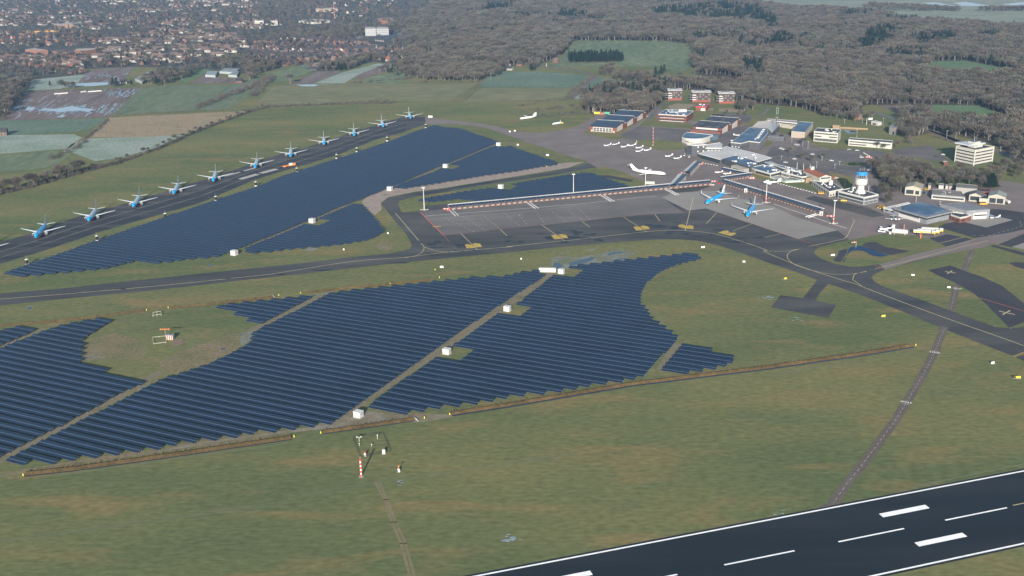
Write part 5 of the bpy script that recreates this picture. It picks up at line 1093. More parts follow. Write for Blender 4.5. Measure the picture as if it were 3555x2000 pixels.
def PB(name,label,roof,h,wall,roofm,para=.35,wins=None,fascia=None,z0=0,group=None,overhang=0,cat='building',world=None):
    P=[W(x,y,h) for x,y in roof] if world is None else world
    cx=sum(p.x for p in P)/len(P); cy=sum(p.y for p in P)/len(P); C=Vector((cx,cy,0))
    t=thing(name,label,cat,(cx,cy,0),0,group)
    L=[Vector((p.x-cx,p.y-cy,0)) for p in P]; n=len(L)
    ar=sum(L[i].x*L[(i+1)%n].y-L[(i+1)%n].x*L[i].y for i in range(n))
    if overhang: Wl=[v*(1-overhang/max(v.length,1)) for v in L]
    else: Wl=L
    b=MB(); b.prism([(v.x,v.y) for v in Wl],z0,h-.02); b.build('wall',wall,t)
    b=MB(); b.prism([(v.x,v.y) for v in L],h-.02,h+.10) if overhang==0 else b.prism([(v.x,v.y) for v in L],h-.5,h+.1)
    b.build('roof',roofm,t)
    outs=[]
    for i in range(n):
        a,c=L[i],L[(i+1)%n]; d=(c-a).normalized(); o=Vector((d.y,-d.x,0))*(1 if ar>0 else -1); outs.append(o)
    if para:
        b=MB(); th=.35
        for i in range(n):
            a,c=L[i],L[(i+1)%n]; o=outs[i]; d=(c-a).normalized()
            q=[a+o*.06-d*.05,c+o*.06+d*.05,c-o*th+d*.05,a-o*th-d*.05]; b.prism([(v.x,v.y) for v in q],h-.55,h+.101+para+.002*i)
        b.build('parapet',fascia or wall,t)
    for e,specs in (wins or {}).items(): addwins(t,Wl[e],Wl[(e+1)%n],outs[e],specs)
    return t,L,C
def roofbits(t,L,h,n,seed,m=None,fr=.6):
    r=random.Random(seed); xs=[v.x for v in L]; ys=[v.y for v in L]; k=0; tries=0
    while k<n and tries<200:
        tries+=1; x=r.uniform(min(xs),max(xs)); y=r.uniform(min(ys),max(ys))
        if not inpoly(x,y,[(v.x*fr*1.2,v.y*fr*1.2) for v in L]): continue
        w=r.uniform(.5,1.6); d=r.uniform(.5,1.4); b=MB(); b.box(x-w,x+w,y-d,y+d,h+.1,h+r.uniform(.5,1.4)); b.build('roof_unit',m or whiter,t); k+=1
def frame(A,B,Cpx,h):
    a,c=W(*A),W(*B); d=c-a; L=d.length; rz=math.atan2(d.y,d.x); d/=L; nrm=Vector((-d.y,d.x,0)); q=W(*Cpx,h); D=(Vector((q.x,q.y,0))-a).dot(nrm)
    return a,rz,L,D
# --- brick hangars
def brick_hangar(lab,A,B,Cp,bays,roofm,front='hangar'):
    h0=HT(*A,A[1]-19.5); a,rz,L,D=frame(A,B,Cp,h0); print(lab,'L',round(L),'D',round(D),'h',round(h0,1))
    t=thing('hangar',lab,'hangar',tuple(a),rz); d=D/bays; h1=h0+2.6
    for i in range(bays):
        y=i*d; b=MB()
        b.extr([(y,0),(y+d-.01,0),(y+d-.01,h0-.6),(y+.80*d,h0-.6),(y+.72*d,h1),(y,h0-.2)],0,L); b.build('wall',brick,t)
        b=MB(); b.add([(-.3,y-.5,h0-.25),(L+.3,y-.5,h0-.25),(L+.3,y+.72*d,h1+.12),(-.3,y+.72*d,h1+.12),(-.3,y-.5,h0-.4),(L+.3,y-.5,h0-.4),(L+.3,y+.72*d,h1+.02),(-.3,y+.72*d,h1+.02)],[(0,1,2,3),(4,7,6,5),(0,4,5,1),(1,5,6,2),(2,6,7,3),(3,7,4,0)]); b.build('roof',roofm,t)
        b=MB(); b.box(-.3,L+.3,y+.721*d,y+.721*d+.5,h1-.3,h1+.35); b.box(0,L,y+.74*d,y+.99*d,h0-.55,h0-.3); b.build('ridge_cap',white,t)
        # side doors of tall white panels
        for k in range(6):
            yy=y+.06*d+k*.095*d; b=MB(); b.box(L,L+.12,yy,yy+.07*d,.8 if front=='hangar' else .1,h0-.9+2.2*(k+.5)/7); b.build('door_panel',white,t)
        for k in range(8 if i else 0):
            b=MB(); b.box(L*(.12+k*.1),L*(.12+k*.1)+L*.07,y-.08,y-.02,h0-1.5,h0-.6); b.build('window',gland,t)
    if front=='hangar':
        b=MB(); b.box(L*.13,L*.86,-.14,-.02,h0-6.3,h0-1.0); b.build('window_surround',white,t)
        for k in range(6):
            x=L*(.155+k*.117); b=MB(); b.box(x,x+L*.092,-.2,-.141,h0-5.9,h0-1.6); f=b.build('window',gland,t)
            b=MB(); b.box(x+L*.03,x+L*.034,-.23,-.201,h0-5.9,h0-1.6); b.box(x+L*.06,x+L*.064,-.23,-.201,h0-5.9,h0-1.6); b.box(x,x+L*.092,-.235,-.204,h0-3.8,h0-3.6); b.build('glazing_bar',whiter,f)
        for x in (L*.07,L*.90): b=MB(); b.box(x,x+1.2,-.12,-.02,.1,2.4); b.build('door',white,t)
    else:
        b=MB(); b.box(-.6,L*1.0,-5,-.02,0,h0-3.2); b.build('annex',brick,t); b=MB(); b.box(-.8,L+.2,-5.2,-.02,h0-3.2,h0-2.9); b.build('annex_roof',darkr,t)
        b=MB(); b.box(L*.12,L*.86,-.1,-.02,h0-2.6,h0-.9); b.build('window_surround',white,t)
    return t
brick_hangar('red brick hangar with three stepped bays and blue roofs, windows in front',(2046.6,456.5),(2138.8,462.3),zA((1160,245))[0],3,solr)
brick_hangar('red brick hangar with two bays and dark roofs behind the curved hangar',(2404,457.5),(2505,465.5),zB((1060,200))[0],2,darkr,'annex')
# --- offices etc
hh=HT(*zA((1955,437))[0],zA((1960,320))[0][1])
t,L,C=PB('office_building','two storey red brick office with blue flat roof behind the tarmac square',zA((1475,292),(1975,322),(2100,236),(1600,206)),hh,brick,bluer,.3,{0:[(30,hh*.58,1.2,1.4,gland),(28,hh*.14,1.2,1.4,gland)],1:[(12,hh*.58,1.4,1.3,gland)]},white)
b=MB(); b.box(4,14,4,9,hh+.1,hh+3); b.build('roof_house',white,t); b=MB(); b.box(-8,4,2,6,hh+.1,hh+.7); b.build('roof_duct',lgrey,t); roofbits(t,L,hh,6,1)
addm=[b]
for zz in (hh*.50,hh*.04):
    b=MB(); a,c=L[0],L[1]; d=(c-a).normalized(); o=Vector((d.y,-d.x,0)); q=[a+d*2+o*.05,c-d*3+o*.05,c-d*3-o*.02,a+d*2-o*.02]; b.prism([(v.x,v.y) for v in q],zz,zz+hh*.07); b.build('white_band',white,t)
t,L,C=PB('hangar_office','small brick building with red band and blue roof below the flats',zA((2135,153),(2325,162),(2390,116),(2195,106)),5.5,brick,bluer,.3,{0:[(1,.3,7,3.2,white,.5,.95)]},redm); roofbits(t,L,5.5,3,2)
# curved hangar
P=smooth_px(zA((1893,706),(1960,728),(2060,738),(2150,738),(2240,733),(2330,712)),3)+zA((2450,668),(2200,640),(1985,616),(1930,655))
h=HT(*zA((2130,826))[0],zA((2130,738))[0][1]); print('curved h',h)
t,L,C=PB('curved_hangar','white hangar with rounded front wall and blue roof',P,h,whitew,bluer,.4,None,white)
q=[W(*x,h) for x in zA((2255,728),(2440,672))]; a,c=q[0]-C,q[1]-C; a.z=c.z=0; d=(c-a).normalized(); o=Vector((d.y,-d.x,0)); b=MB(); pp=[a+o*.4,c+o*.4,c,a]; b.prism([(v.x,v.y) for v in pp],.2,h-1.6); b.build('hangar_door',mat('door_blue_grey',(.09,.14,.18),.4),t)
a_,c_=W(*zA((1945,770))[0],3.2),W(*zA((2075,795))[0],2.6)
for k,(f0,f1,zz) in enumerate(((0,.50,3.4),(0,.72,2.5),(.78,1.1,2.3))):
    q0=a_.lerp(c_,f0)-C; q1=a_.lerp(c_,f1)-C; n=7
    for i in range(n):
        u0=q0.lerp(q1,i/n); u1=q0.lerp(q1,(i+.75)/n); b=MB(); b.box(min(u0.x,u1.x),max(u0.x,u1.x),u0.y-1.35,u0.y-1.25,zz,zz+.5); b.build('sign_stroke',dgrey,t)
PB('low_workshop','low dark blue workshop behind the curved white hangar',zA((2450,690),(2540,670),(2545,650),(2240,630),(2200,640),(2440,665)),4.5,mat('blue_grey_wall',(.10,.15,.20),.6),bluer,.2,None,None)
# grey wing with tower end
h=HT(*zB((190,1040))[0],zB((215,803))[0][1]); print('grey tower h',h)
t,L,C=PB('grey_office','dark grey clad office end with slanted white roof and glazed end wall',zB((30,788),(215,806),(470,786),(330,752)),h,greyc,whiter,.2,{0:[(4,h*k,3.4,1.6,gland,.05,.6) for k in (.12,.30,.48,.66,.82)],1:[(2,h*.75,1.6,1.5,white),(2,h*.35,1.6,1.5,white)]},white)
t,L,C=PB('grey_wing','long dark grey wing with angled white gutter behind the white roofed hall',zB((220,860),(810,870),(825,790),(770,742),(640,765),(470,790),(300,810)),HT(*zB((190,1040))[0],zB((215,880))[0][1]),greyc,whiter,.3,{0:[(7,4.5,1.4,1.3,white),(7,1.5,1.4,1.3,white)]},white)
# terminal hall
h=HT(*zB((745,1228))[0],zB((755,1115))[0][1]); print('hall h',h)
t,L,C=PB('terminal_hall','large terminal hall with pale L shaped roof and glazed walls',zB((285,985),(760,1115),(1105,1030),(1620,1167),(1925,1080),(1520,968),(920,830)),h,mat('hall_glass_wall',(.10,.12,.13),.25),whiter,.15,{0:[(22,.5,1.7,h-1.6,gland)],1:[(6,.5,1.7,h-1.6,gland)],3:[(6,.5,2,h-1.6,gland)]},mat('hall_fascia',(.5,.52,.54),.5),overhang=1.5)
roofbits(t,L,h,6,4,lgrey)
# mullions
t,L,C=PB('baggage_hall','low flat blue roofed hall in front of the pale terminal roof',zB((855,1120),(1455,1300),(1600,1230),(1570,1165),(1110,1040)),5.2,dgrey,bluer,.3,None,dgrey); roofbits(t,L,5.2,9,5,whiter,.7)
t,L,C=PB('site_cabin','long cream cabin with small dark windows by the short canopy',zB((1020,1262),(1310,1352),(1430,1322),(1150,1238)),3.6,cream,mat('cabin_roof',(.42,.40,.36),.8),.15,{0:[(7,1.4,1.5,1.1,gland,.15,.9)]},cream)
t,L,C=PB('entrance_canopy','grey steel canopy in front of the terminal entrance',zB((1760,1180),(1880,1250),(2100,1250),(1930,1170)),5.0,mat('canopy_void',(.08,.08,.09),.5),lgrey,.1,None,lgrey)
# T1 arrivals hall
h=HT(*zC((612,632))[0],zC((612,535))[0][1]); print('T1 h',h)
t,L,C=PB('arrivals_hall','white low hall with blue roof and a row of dark windows above the lawn',zC((175,398),(270,445),(612,538),(850,482),(700,400),(450,340)),h,whitew,bluer,.5,{0:[(4,1.2,1.2,1.6,gland)],1:[(20,1.3,1.2,2.0,gland)],2:[(12,1.3,1.2,2.0,gland)]},white); roofbits(t,L,h,5,6,whiter)
a,c=L[1],L[2]; d=(c-a).normalized(); o=Vector((d.y,-d.x,0)); o=o if o.y<0 else -o; b=MB(); q=[a+o*.25,c+o*.25,c,a]; b.prism([(v.x,v.y) for v in q],0,1.2); b.build('plinth_band',tan,t)
b=MB(); b.box(L[0].x+.5,L[0].x+5,L[0].y-.3,L[0].y,h-1.4,h-.5); b.build('yellow_sign',yellow,t)
h=HT(*zC((1320,725))[0],zC((1320,612))[0][1])
t,L,C=PB('restaurant_wing','white wing with dark roof and gridded windows beside the glass terrace',zC((850,500),(1030,545),(1320,612),(1425,600),(1400,490),(1130,460),(960,470)),h,whitew,darkr,.5,{0:[(6,1.8,1.2,2.2,gland)],1:[(14,h*.55,1.3,1.3,gland),(14,h*.15,1.3,1.3,gland)],2:[(4,h*.5,1.3,1.6,gland)]},white); roofbits(t,L,h,9,7,whiter)
t,L,C=PB('service_wing','long dark blue flat roof behind the arrivals hall',zC((600,310),(850,400),(1150,480),(1270,475),(1150,420),(820,345)),5.5,dgrey,bluer,.3,None,white); roofbits(t,L,5.5,4,8,whiter)
q=[W(*x) for x in zC((612,632),(945,738),(1325,718),(1260,700),(1040,625),(850,590))]; t=thing('glass_terrace','glass fenced terrace with tables in front of the white wing','terrace',tuple(q[0])); o0=q[0]
b=MB(); b.prism([((v-o0).x,(v-o0).y) for v in q],0,.9); b.build('deck',concrete,t)
for a,c in zip(q[:2],q[1:3]):
    b=MB(); d=(c-a).normalized(); n_=Vector((-d.y,d.x,0))*.06; b.prism([((v-o0).x,(v-o0).y) for v in (a-n_,c-n_,c+n_,a+n_)],.9,2.2); b.build('glass_screen',mat('pale_green_glass',(.25,.36,.34),.2),t)
    b=MB(); b.prism([((v-o0).x,(v-o0).y) for v in (a-n_*4,c-n_*4,c-n_,a-n_)],0,.95); b.build('white_edge',white,t)
r=random.Random(2)
PP=[(v.x,v.y) for v in q]
for i in range(26):
    x=r.uniform(min(p[0] for p in PP),max(p[0] for p in PP)); y=r.uniform(min(p[1] for p in PP),max(p[1] for p in PP))
    if inpoly(x,y,PP): b=MB(); b.lathe([(.05,.9),(.05,1.6),(.5,1.62),(.5,1.7)],8,cx=x-o0.x,cy=y-o0.y); b.build('table',whiter,t)
t,L,C=PB('stone_wing','tan stone wall block between white wing and red tiled hall',zC((1400,640),(1530,622),(1530,600),(1425,612)),4.6,tan,darkr,.2,None,tan)
# red tiled hall (gable)
def gable(lab,A,B,Cpx,h,rise,wall,roofm,name='hall',cat='building',along='y',over=.4,front=None,group=None,rcat=None):
    a,rz,L,D=frame(A,B,Cpx,h); t=thing(name,lab,cat,tuple(a),rz,group)
    b=MB()
    if along=='y': # ridge runs away from the camera, gable faces front
        b.ring([[(0,y,0),(L,y,0),(L,y,h),(L/2,y,h+rise-.1),(0,y,h)] for y in (0,D)])
        b.build('wall',wall,t); b=MB()
        s_=.12
        for x0,x1,z0,z1 in ((-over,L/2,h-over*rise/(L/2),h+rise),(L/2,L+over,h+rise,h-over*rise/(L/2))):
            b.add([(x0,-over,z0),(x1,-over,z1),(x1,D+over,z1),(x0,D+over,z0),(x0,-over,z0+.15),(x1,-over,z1+.15),(x1,D+over,z1+.15),(x0,D+over,z0+.15)],[(0,3,2,1),(4,5,6,7),(0,1,5,4),(1,2,6,5),(2,3,7,6),(3,0,4,7)])
    else:
        b.extr([(0,0),(D,0),(D,h),(D/2,h+rise-.1),(0,h)],0,L); b.build('wall',wall,t); b=MB()
        for y0,y1,z0,z1 in ((-over,D/2,h-over*rise/(D/2),h+rise),(D/2,D+over,h+rise,h-over*rise/(D/2))):
            b.add([(-over,y0,z0),(L+over,y0,z0),(L+over,y1,z1),(-over,y1,z1),(-over,y0,z0+.15),(L+over,y0,z0+.15),(L+over,y1,z1+.15),(-over,y1,z1+.15)],[(0,3,2,1),(4,5,6,7),(0,1,5,4),(1,2,6,5),(2,3,7,6),(3,0,4,7)])
    b.build('roof',roofm,t)
    if front:
        for x0,x1,z0,z1,mm,nm in front: b=MB(); b.box(L*x0,L*x1,-.1,-.02,z0,z1); b.build(nm,mm,t)
    return t,L,D
t,L,D=gable('white hall with red tiled roof beside the low white wing',zC((1700,790))[0],zC((1960,770))[0],zC((1640,440))[0],7.2,2.0,whitew,tile,'tiled_hall',front=[(.1,.9,5.6,6.8,gland,'window')])
b=MB(); b.box(L*.35,L*.6,D*.75,D*.82,8.5,12); b.build('chimney',white,t)
h=HT(*zC((1985,1060))[0],zC((1940,945))[0][1])
t,L,C=PB('low_white_wing','low white flat roofed wing with windows beside a parked yellow car',zC((1535,692),(1930,945),(2120,905),(2230,885),(2005,745),(1720,720)),h,whitew,darkr,.6,{0:[(10,h*.5,2.2,1.4,gland),(10,.4,1.6,1.9,gland)],1:[(3,.6,1.6,1.6,gland)]},white); roofbits(t,L,h,8,9,whiter)
b=MB(); b.box(1,4,3,6,h,h+4.5); b.build('roof_house',white,t)
# tower block base
h=HT(*zu3((980,664))[0],zu3((990,592))[0][1]); print('towerbase h',h)
t,L,C=PB('tower_building','two storey glazed building with white roof edge under the control tower',zu3((730,527),(990,592),(1130,563),(880,492)),h,mat('tower_wall',(.30,.32,.33),.5),darkr,.6,{0:[(22,h*.55,1.2,1.8,gland),(22,.5,1.0,1.9,gland)],1:[(10,h*.55,1.2,1.8,gland),(10,.5,1.0,1.9,gland)]},white); roofbits(t,L,h,7,10,whiter)
# control tower
bx,by=zu3((950,542))[0]; p=W(bx,by,h); s=1.0
ztop=None
def zat(ypx):
    lo,hi=0,80
    for _ in range(40):
        m=(lo+hi)/2
        if PX((p.x,p.y,m))[1]>zu3((0,ypx))[0][1]: lo=m
        else: hi=m
    return lo
z1,z2,z3,z4,z5=zat(458),zat(402),zat(396),zat(362),zat(328); pm=(PX((p.x+1,p.y,20))[0]-PX((p.x,p.y,20))[0])*2.862
r1,r2,r3,r4=45/pm,60/pm,42/pm,52/pm; print('tower',[round(v,1) for v in (h,z1,z2,z3,z4,z5,r1,r2,r3,r4)])
t=thing('control_tower','white airport control tower with glass cab and blue band','control tower',(p.x,p.y,0))
b=MB(); b.lathe([(r1*1.2,h+.1),(r1*.8,h+3),(r1*.72,z1-1),(r2*.92,z1),(r2,z1+1),(r2,z2),(r2*.95,z2+.2),(r2*.5,z2+.25)],24); b.build('shaft',white,t,False)
b=MB(); b.lathe([(r2*1.02,z2-.1),(r2*1.04,z2+.0),(r2*1.04,z2+.9),(r2*1.0,z2+.9)],24); b.build('gallery_rail',lgrey,t)
b=MB(); b.lathe([(r3*.85,z2+.25),(r3,z3+.8),(r4*.98,z4)],16); b.build('cab_glass',gland,t)
b=MB()
for i in range(16):
    a=2*math.pi*i/16; b.tube((r3*.86*math.cos(a),r3*.86*math.sin(a),z2+.3),(r4*math.cos(a),r4*math.sin(a),z4),.13,n=4)
b.build('mullion',white,t)
b=MB(); b.lathe([(r4*1.0,z4),(r4*1.04,z4+.05),(r4*1.04,z5-.3),(r4*.98,z5)],24); b.build('blue_band',mat('tower_blue',(.03,.24,.62),.35),t)
b=MB(); b.lathe([(r4*.97,z5),(r4*.9,z5+.2),(r4*.2,z5+.3)],24); b.build('roof',darkr,t)
for i in range(5): b=MB(); x,y=1.6*math.cos(i*1.3)*1.4,1.6*math.sin(i*1.3); b.tube((x,y,z5),(x,y,z5+1.5+i*.5),.07,n=4); b.build('aerial',lgrey,t)
# glass stair / white shaft on its roof
p=W(*zu3((885,520))[0],h); t=thing('roof_screen','white roof kiosk beside the control tower foot','kiosk',(p.x,p.y,0)); b=MB(); b.box(-1.6,1.6,-1.5,1.5,h+.1,h+3.4); b.build('wall',white,t); b=MB(); b.box(-.6,.6,-1.56,-1.5,h+.3,h+2.4); b.build('door',gland,t)
# school / aviation college
h=HT(*zB((1240,880))[0],zB((1240,770))[0][1])*0.9
t,L,C=PB('college_building','large blue roofed college with dark walls and white roof edge',zB((1010,735),(1240,760),(1425,712),(1665,742),(1840,530),(1820,432),(1435,402),(1130,655)),8.0,greyc,bluer,.25,{0:[(3,3,1.4,1.2,white)],1:[(4,3,1.4,1.2,gland)],3:[(10,4.4,1.2,1.2,white),(10,1.4,1.2,1.2,white)],4:[(2,1,2,2,gland)]},white)
for i in range(6):
    a=W(*zB((1740-i*26,460+i*36))[0],8.1)-C; b=MB(); b.box(a.x-1.6,a.x+1.6,a.y-.8,a.y+.8,8.1,8.9); b.build('roof_light',white,t)
a,c=W(*zB((1750,490))[0],8.1)-C,W(*zB((1560,670))[0],8.1)-C; d=(c-a).normalized(); n_=Vector((-d.y,d.x,0))*.8; b=MB(); b.prism([(v.x,v.y) for v in (a-n_,c-n_,c+n_,a+n_)],8.1,8.7); b.build('roof_duct',whiter,t)
PP=[W(*q,hh_) for q,hh_ in zip(zB((1480,398),(1830,422),(1990,243),(1620,268)),(9.5,9.5,12,12))]
cx=sum(v.x for v in PP)/4; cy=sum(v.y for v in PP)/4; t=thing('angular_hall','faceted pale grey hall with folded roof behind the college','building',(cx,cy,0))
top=[Vector((v.x-cx,v.y-cy,v.z)) for v in PP]; ex=[W(*q,hh_)-Vector((cx,cy,0)) for q,hh_ in zip(zB((1935,522),(2110,335)),(5.5,6.5))]
b=MB(); b.add([*top],[(0,1,2,3)]); b.build('roof',mat('folded_roof',(.50,.46,.44),.6),t)
b=MB(); b.add([top[1],top[2],ex[1],ex[0]],[(3,2,1,0)],0); b.build('folded_side',mat('folded_side',(.33,.34,.37),.5),t)
b=MB(); g=lambda v:Vector((v.x,v.y,0)); b.add([top[0],top[1],g(top[1]),g(top[0])],[(3,2,1,0)]); b.add([top[1],ex[0],g(ex[0]),g(top[1])],[(3,2,1,0)]); b.add([ex[0],ex[1],g(ex[1]),g(ex[0])],[(3,2,1,0)]); b.add([top[3],top[0],g(top[0]),g(top[3])],[(3,2,1,0)]); b.add([top[2],top[3],g(top[3]),g(top[2])],[(3,2,1,0)]); b.add([ex[1],top[2],g(top[2]),g(ex[1])],[(3,2,1,0)]); b.build('wall',greyc,t)
p=W(*zB((2010,700))[0]); t=thing('mast_house','low grey block at the foot of the radio mast','building',(p.x,p.y,0),R(-25)); b=MB(); b.box(-9,9,0,9,0,4); b.build('wall',greyc,t); b=MB(); b.box(-9.2,9.2,-.2,9.2,4,4.3); b.build('roof',lgc,t)
PB('long_low_office','long low cream office with a lilac grey roof behind the folded hall',zB((1810,240),(2490,308),(2495,255),(1830,212)),6.5,cream,mat('lilac_roof',(.33,.30,.33),.7),.2,{0:[(16,4.4,2.2,1.2,gland)]},white)
PB('cream_annex','cream brick annex in front of the long low office',zE((75,165),(280,195),(300,160),(100,140)),3.6,cream,darkr,.2,None,cream)
h=HT(*zE((480,420))[0],zE((487,312))[0][1]); print('gym h',h)
t,L,C=PB('sports_hall','blue roofed hall with blank beige walls left of the white office',zE((245,290),(487,312),(635,132),(385,117)),h,mat('beige_wall',(.36,.30,.26),.8),bluer,.3,{1:[(8,1,3.5,h-2.5,cream)]},cream)
h=HT(*zE((1080,500))[0],zE((1080,325))[0][1]); print('3st h',h)
t,L,C=PB('white_office','three storey white office with dark roof and two red panels',zE((650,292),(1080,326),(1136,256),(703,230)),h,whitew,darkr,.3,{0:[(24,h*.78,1.1,1.3,gland),(9,h*.50,1.1,1.2,gland,.02,.33),(9,h*.50,1.1,1.2,gland,.64,.98),(16,h*.08,1.3,2.8,gland)],1:[(8,h*.75,1.1,1.2,gland)]},white); roofbits(t,L,h,6,11,white)
for f in (.16,.78): a,c=L[0],L[1]; q=a.lerp(c,f); b=MB(); b.box(q.x,q.x+4.0,q.y-.25,q.y-.03,h*.42,h*.49); o_=b.build('red_panel',redm,t)
h=HT(*zE((2045,605))[0],zE((2045,500))[0][1])
t,L,C=PB('long_office','long two storey white office with a row of small windows',zE((1268,440),(2045,502),(2062,458),(1290,407)),h,whitew,darkr,.3,{0:[(34,h*.62,1.1,1.2,gland),(16,h*.2,1.2,1.1,gland,.02,.42)]},white)
for f in (.38,.60): a,c=L[0],L[1]; q=a.lerp(c,f); b=MB(); b.box(q.x,q.x+3.4,q.y-.3,q.y-.03,h*.46,h*.55); b.build('red_panel',redm,t)
t,L,C=PB('gate_lodge','small white flat roofed lodge by the road at the wood',zE((1672,112),(1792,137),(1860,124),(1750,98)),3.6,whitew,whiter,.2,{0:[(1,.4,5,1.8,gland,.2,.8)]},white)
b=MB(); b.box(-12,-11.6,0,.4,0,8); b.build('sign_pole',white,t); b=MB(); b.box(-10,-5,0,.3,6,8.5); b.build('sign_board',white,t)
t,L,C=PB('concrete_block','pale grey concrete building with shaded side near the wood edge',zE((1998,212),(2100,240),(2172,168),(2045,152)),8,mat('block_wall',(.30,.29,.27),.8),lgc,.2,{0:[(1,.2,3,4,gland,.55,.98)]},None)
PB('pump_house','small tan brick house at the pond edge',zE((985,182),(1105,190),(1120,182),(1000,172)),4.5,tan,darkr,.2,None,tan)
q=[W(*a) for a in zE((1115,236),(1615,262))]; b=MB(); strip_=None; d=(q[1]-q[0]).normalized(); n_=Vector((-d.y,d.x,0))*.5; b.prism([(v.x,v.y) for v in (q[0]-n_,q[1]-n_,q[1]+n_,q[0]+n_)],0,1.8); tag(b.build('pond_wall',tan),'long pale stone wall behind the pond','wall')
# tall office block
h=HT(*zF((1320,985))[0],zF((1345,600))[0][1]); print('tall h',h)
A_,B_,D_=W(*zF((870,503))[0],h),W(*zF((1345,603))[0],h),W(*zF((1812,517))[0],h); C_=A_+(D_-B_)
t,L,C=PB('tall_office','tall white banded office block with winged roof pavilion',None,h,mat('band_void',(.10,.09,.09),.5),darkr,0,None,None,world=[A_,B_,D_,C_])
fl=5; fh=h/fl
for k in range(fl):
    b=MB()
    for i in range(4):
        a,c=L[i],L[(i+1)%4]; d=(c-a).normalized(); o=Vector((d.y,-d.x,0)); 
        if o.dot(a+c)<0: o=-o
        q=[a+o*.25-d*.25,c+o*.25+d*.25,c-o*.1+d*.1,a-o*.1-d*.1]
        top=(k+1)*fh-(.0 if k==fl-1 else .02); 
        zb=k*fh+fh*.42
        b.prism([(v.x,v.y) for v in q],zb+.001*i,k*fh+fh+ (0.9 if k==fl-1 else .0)-.001*i)
    b.build('white_band',whitew,t)
    for i in (0,1):
        a,c=L[i],L[(i+1)%4]; d=(c-a).normalized(); o=Vector((d.y,-d.x,0)); o=o if o.dot(a+c)>0 else -o
        addwins(t,a,c,o,[(11,k*fh+.12,1.3,fh*.36,gland)])
b=MB()
for i in (0,1,2):
    v=L[i]; b.box(v.x-.45,v.x+.45,v.y-.45,v.y+.45,0,h+.95)
b.build('corner_pier',dbrick if False else whitew,t)
b=MB(); q=[v*.45+Vector((0,2,0)) for v in L]; b.prism([(v.x,v.y) for v in q],h+.1,h+2.5); b.build('pavilion',whitew,t)
b=MB(); q=[Vector((v.x*.84-3.2,v.y*.66+5,0)) for v in L]; b.prism([(v.x,v.y) for v in q],h+2.5,lambda x,y:h+2.9+abs(x)*.06); b.build('wing_roof',mat('wing_roof',(.48,.51,.55),.35),t)
b=MB(); q=[v*.33+Vector((0,3,0)) for v in L]; b.prism([(v.x,v.y) for v in q],h+2.9,h+5.4); b.build('roof_house',whitew,t); b=MB(); q=[v*.31+Vector((0,3,0)) for v in L]; b.prism([(v.x,v.y) for v in q],h+5.4,h+5.55); b.build('roof_deck',bluer,t)
b=MB(); b.tube((0,3,h+5.5),(0,3,h+10),.18,.1,6); b.build('aerial',white,t)
t,L,C=PB('red_annex','small red hut with pale roof left of the tall office',zF((505,870),(560,908),(672,880),(610,855)),3.2,brick,whiter,.1)
# gabled hangars right
t,L,D=gable('cream gabled hangar with grey ribbed roof above the big grey hangar',zD((460,388))[0],zD((738,412))[0],zD((788,205))[0],6.8,2.0,cream,nmat('ribbed_roof',[(.30,.27,.21),(.37,.34,.27)],scale=.5,coord='obj'),'gabled_hangar',front=[(.08,.55,1.2,4.8,gland,'hangar_door'),(.66,.9,1.2,4.4,gland,'hangar_door')])
t,L,D=gable('cream gabled garage with dark roof left of the red fire engine',zD((1590,500))[0],zD((1800,520))[0],zD((1860,350))[0],5.6,2.0,cream,mat('dark_ribbed_roof',(.13,.125,.13),.7),'gabled_garage',front=[(.1,.85,1.2,4.6,gland,'garage_door')])
t,L,D=gable('cream gabled garage with green grey roof right of the red fire engine',zD((1925,535))[0],zD((2225,562))[0],zD((2235,365))[0],6.2,2.2,cream,mat('green_grey_roof',(.27,.29,.27),.6),'gabled_garage',front=[(.08,.46,.6,4.8,gland,'garage_door'),(.52,.9,.6,4.8,gland,'garage_door')])
t,L,C=PB('link_garage','flat roofed link between the two gabled garages',zD((1780,455),(1935,465),(1960,400),(1860,390)),4.5,cream,darkr,.2,None,cream)
t,L,C=PB('low_office','low brown roofed office with a window strip behind a lawn',zD((940,385),(1530,432),(1450,330),(960,292)),4.0,whitew,mat('brown_roof',(.20,.18,.165),.8),.3,{0:[(18,1.2,2.6,1.6,gland)]},lgc); roofbits(t,L,4,3,12,lgc)
t,L,C=PB('yard_shed','grey roofed shed behind the low brown roofed office',zD((1370,262),(1740,290),(1750,225),(1385,190)),5.5,mat('shed_wall',(.30,.29,.27),.8),mat('shed_roof',(.17,.165,.16),.8),.2,None,None)
for i,(q,l) in enumerate(((zD((880,225),(925,228),(930,185),(885,182)),'small pink grey hut behind the cream hangar'),(zD((1065,225),(1150,232),(1155,196),(1068,190)),'white hut with yellow door in the back yard'),(zD((1185,232),(1228,238),(1232,210),(1188,205)),'tiny white cabinet hut in the back yard'),(zD((1242,240),(1300,245),(1305,195),(1250,190)),'open grey shelter in the back yard'))):
    t,L,C=PB('yard_hut',l,q,3.0,whitew if i in (1,2) else mat('hut_wall',(.36,.30,.28),.8),lgc,.1)
t,L,C=PB('brick_hut','low hut with red chimney between the garages',zD((1800,330),(1960,340),(1965,285),(1760,275)),4.0,brick,darkr,.2)
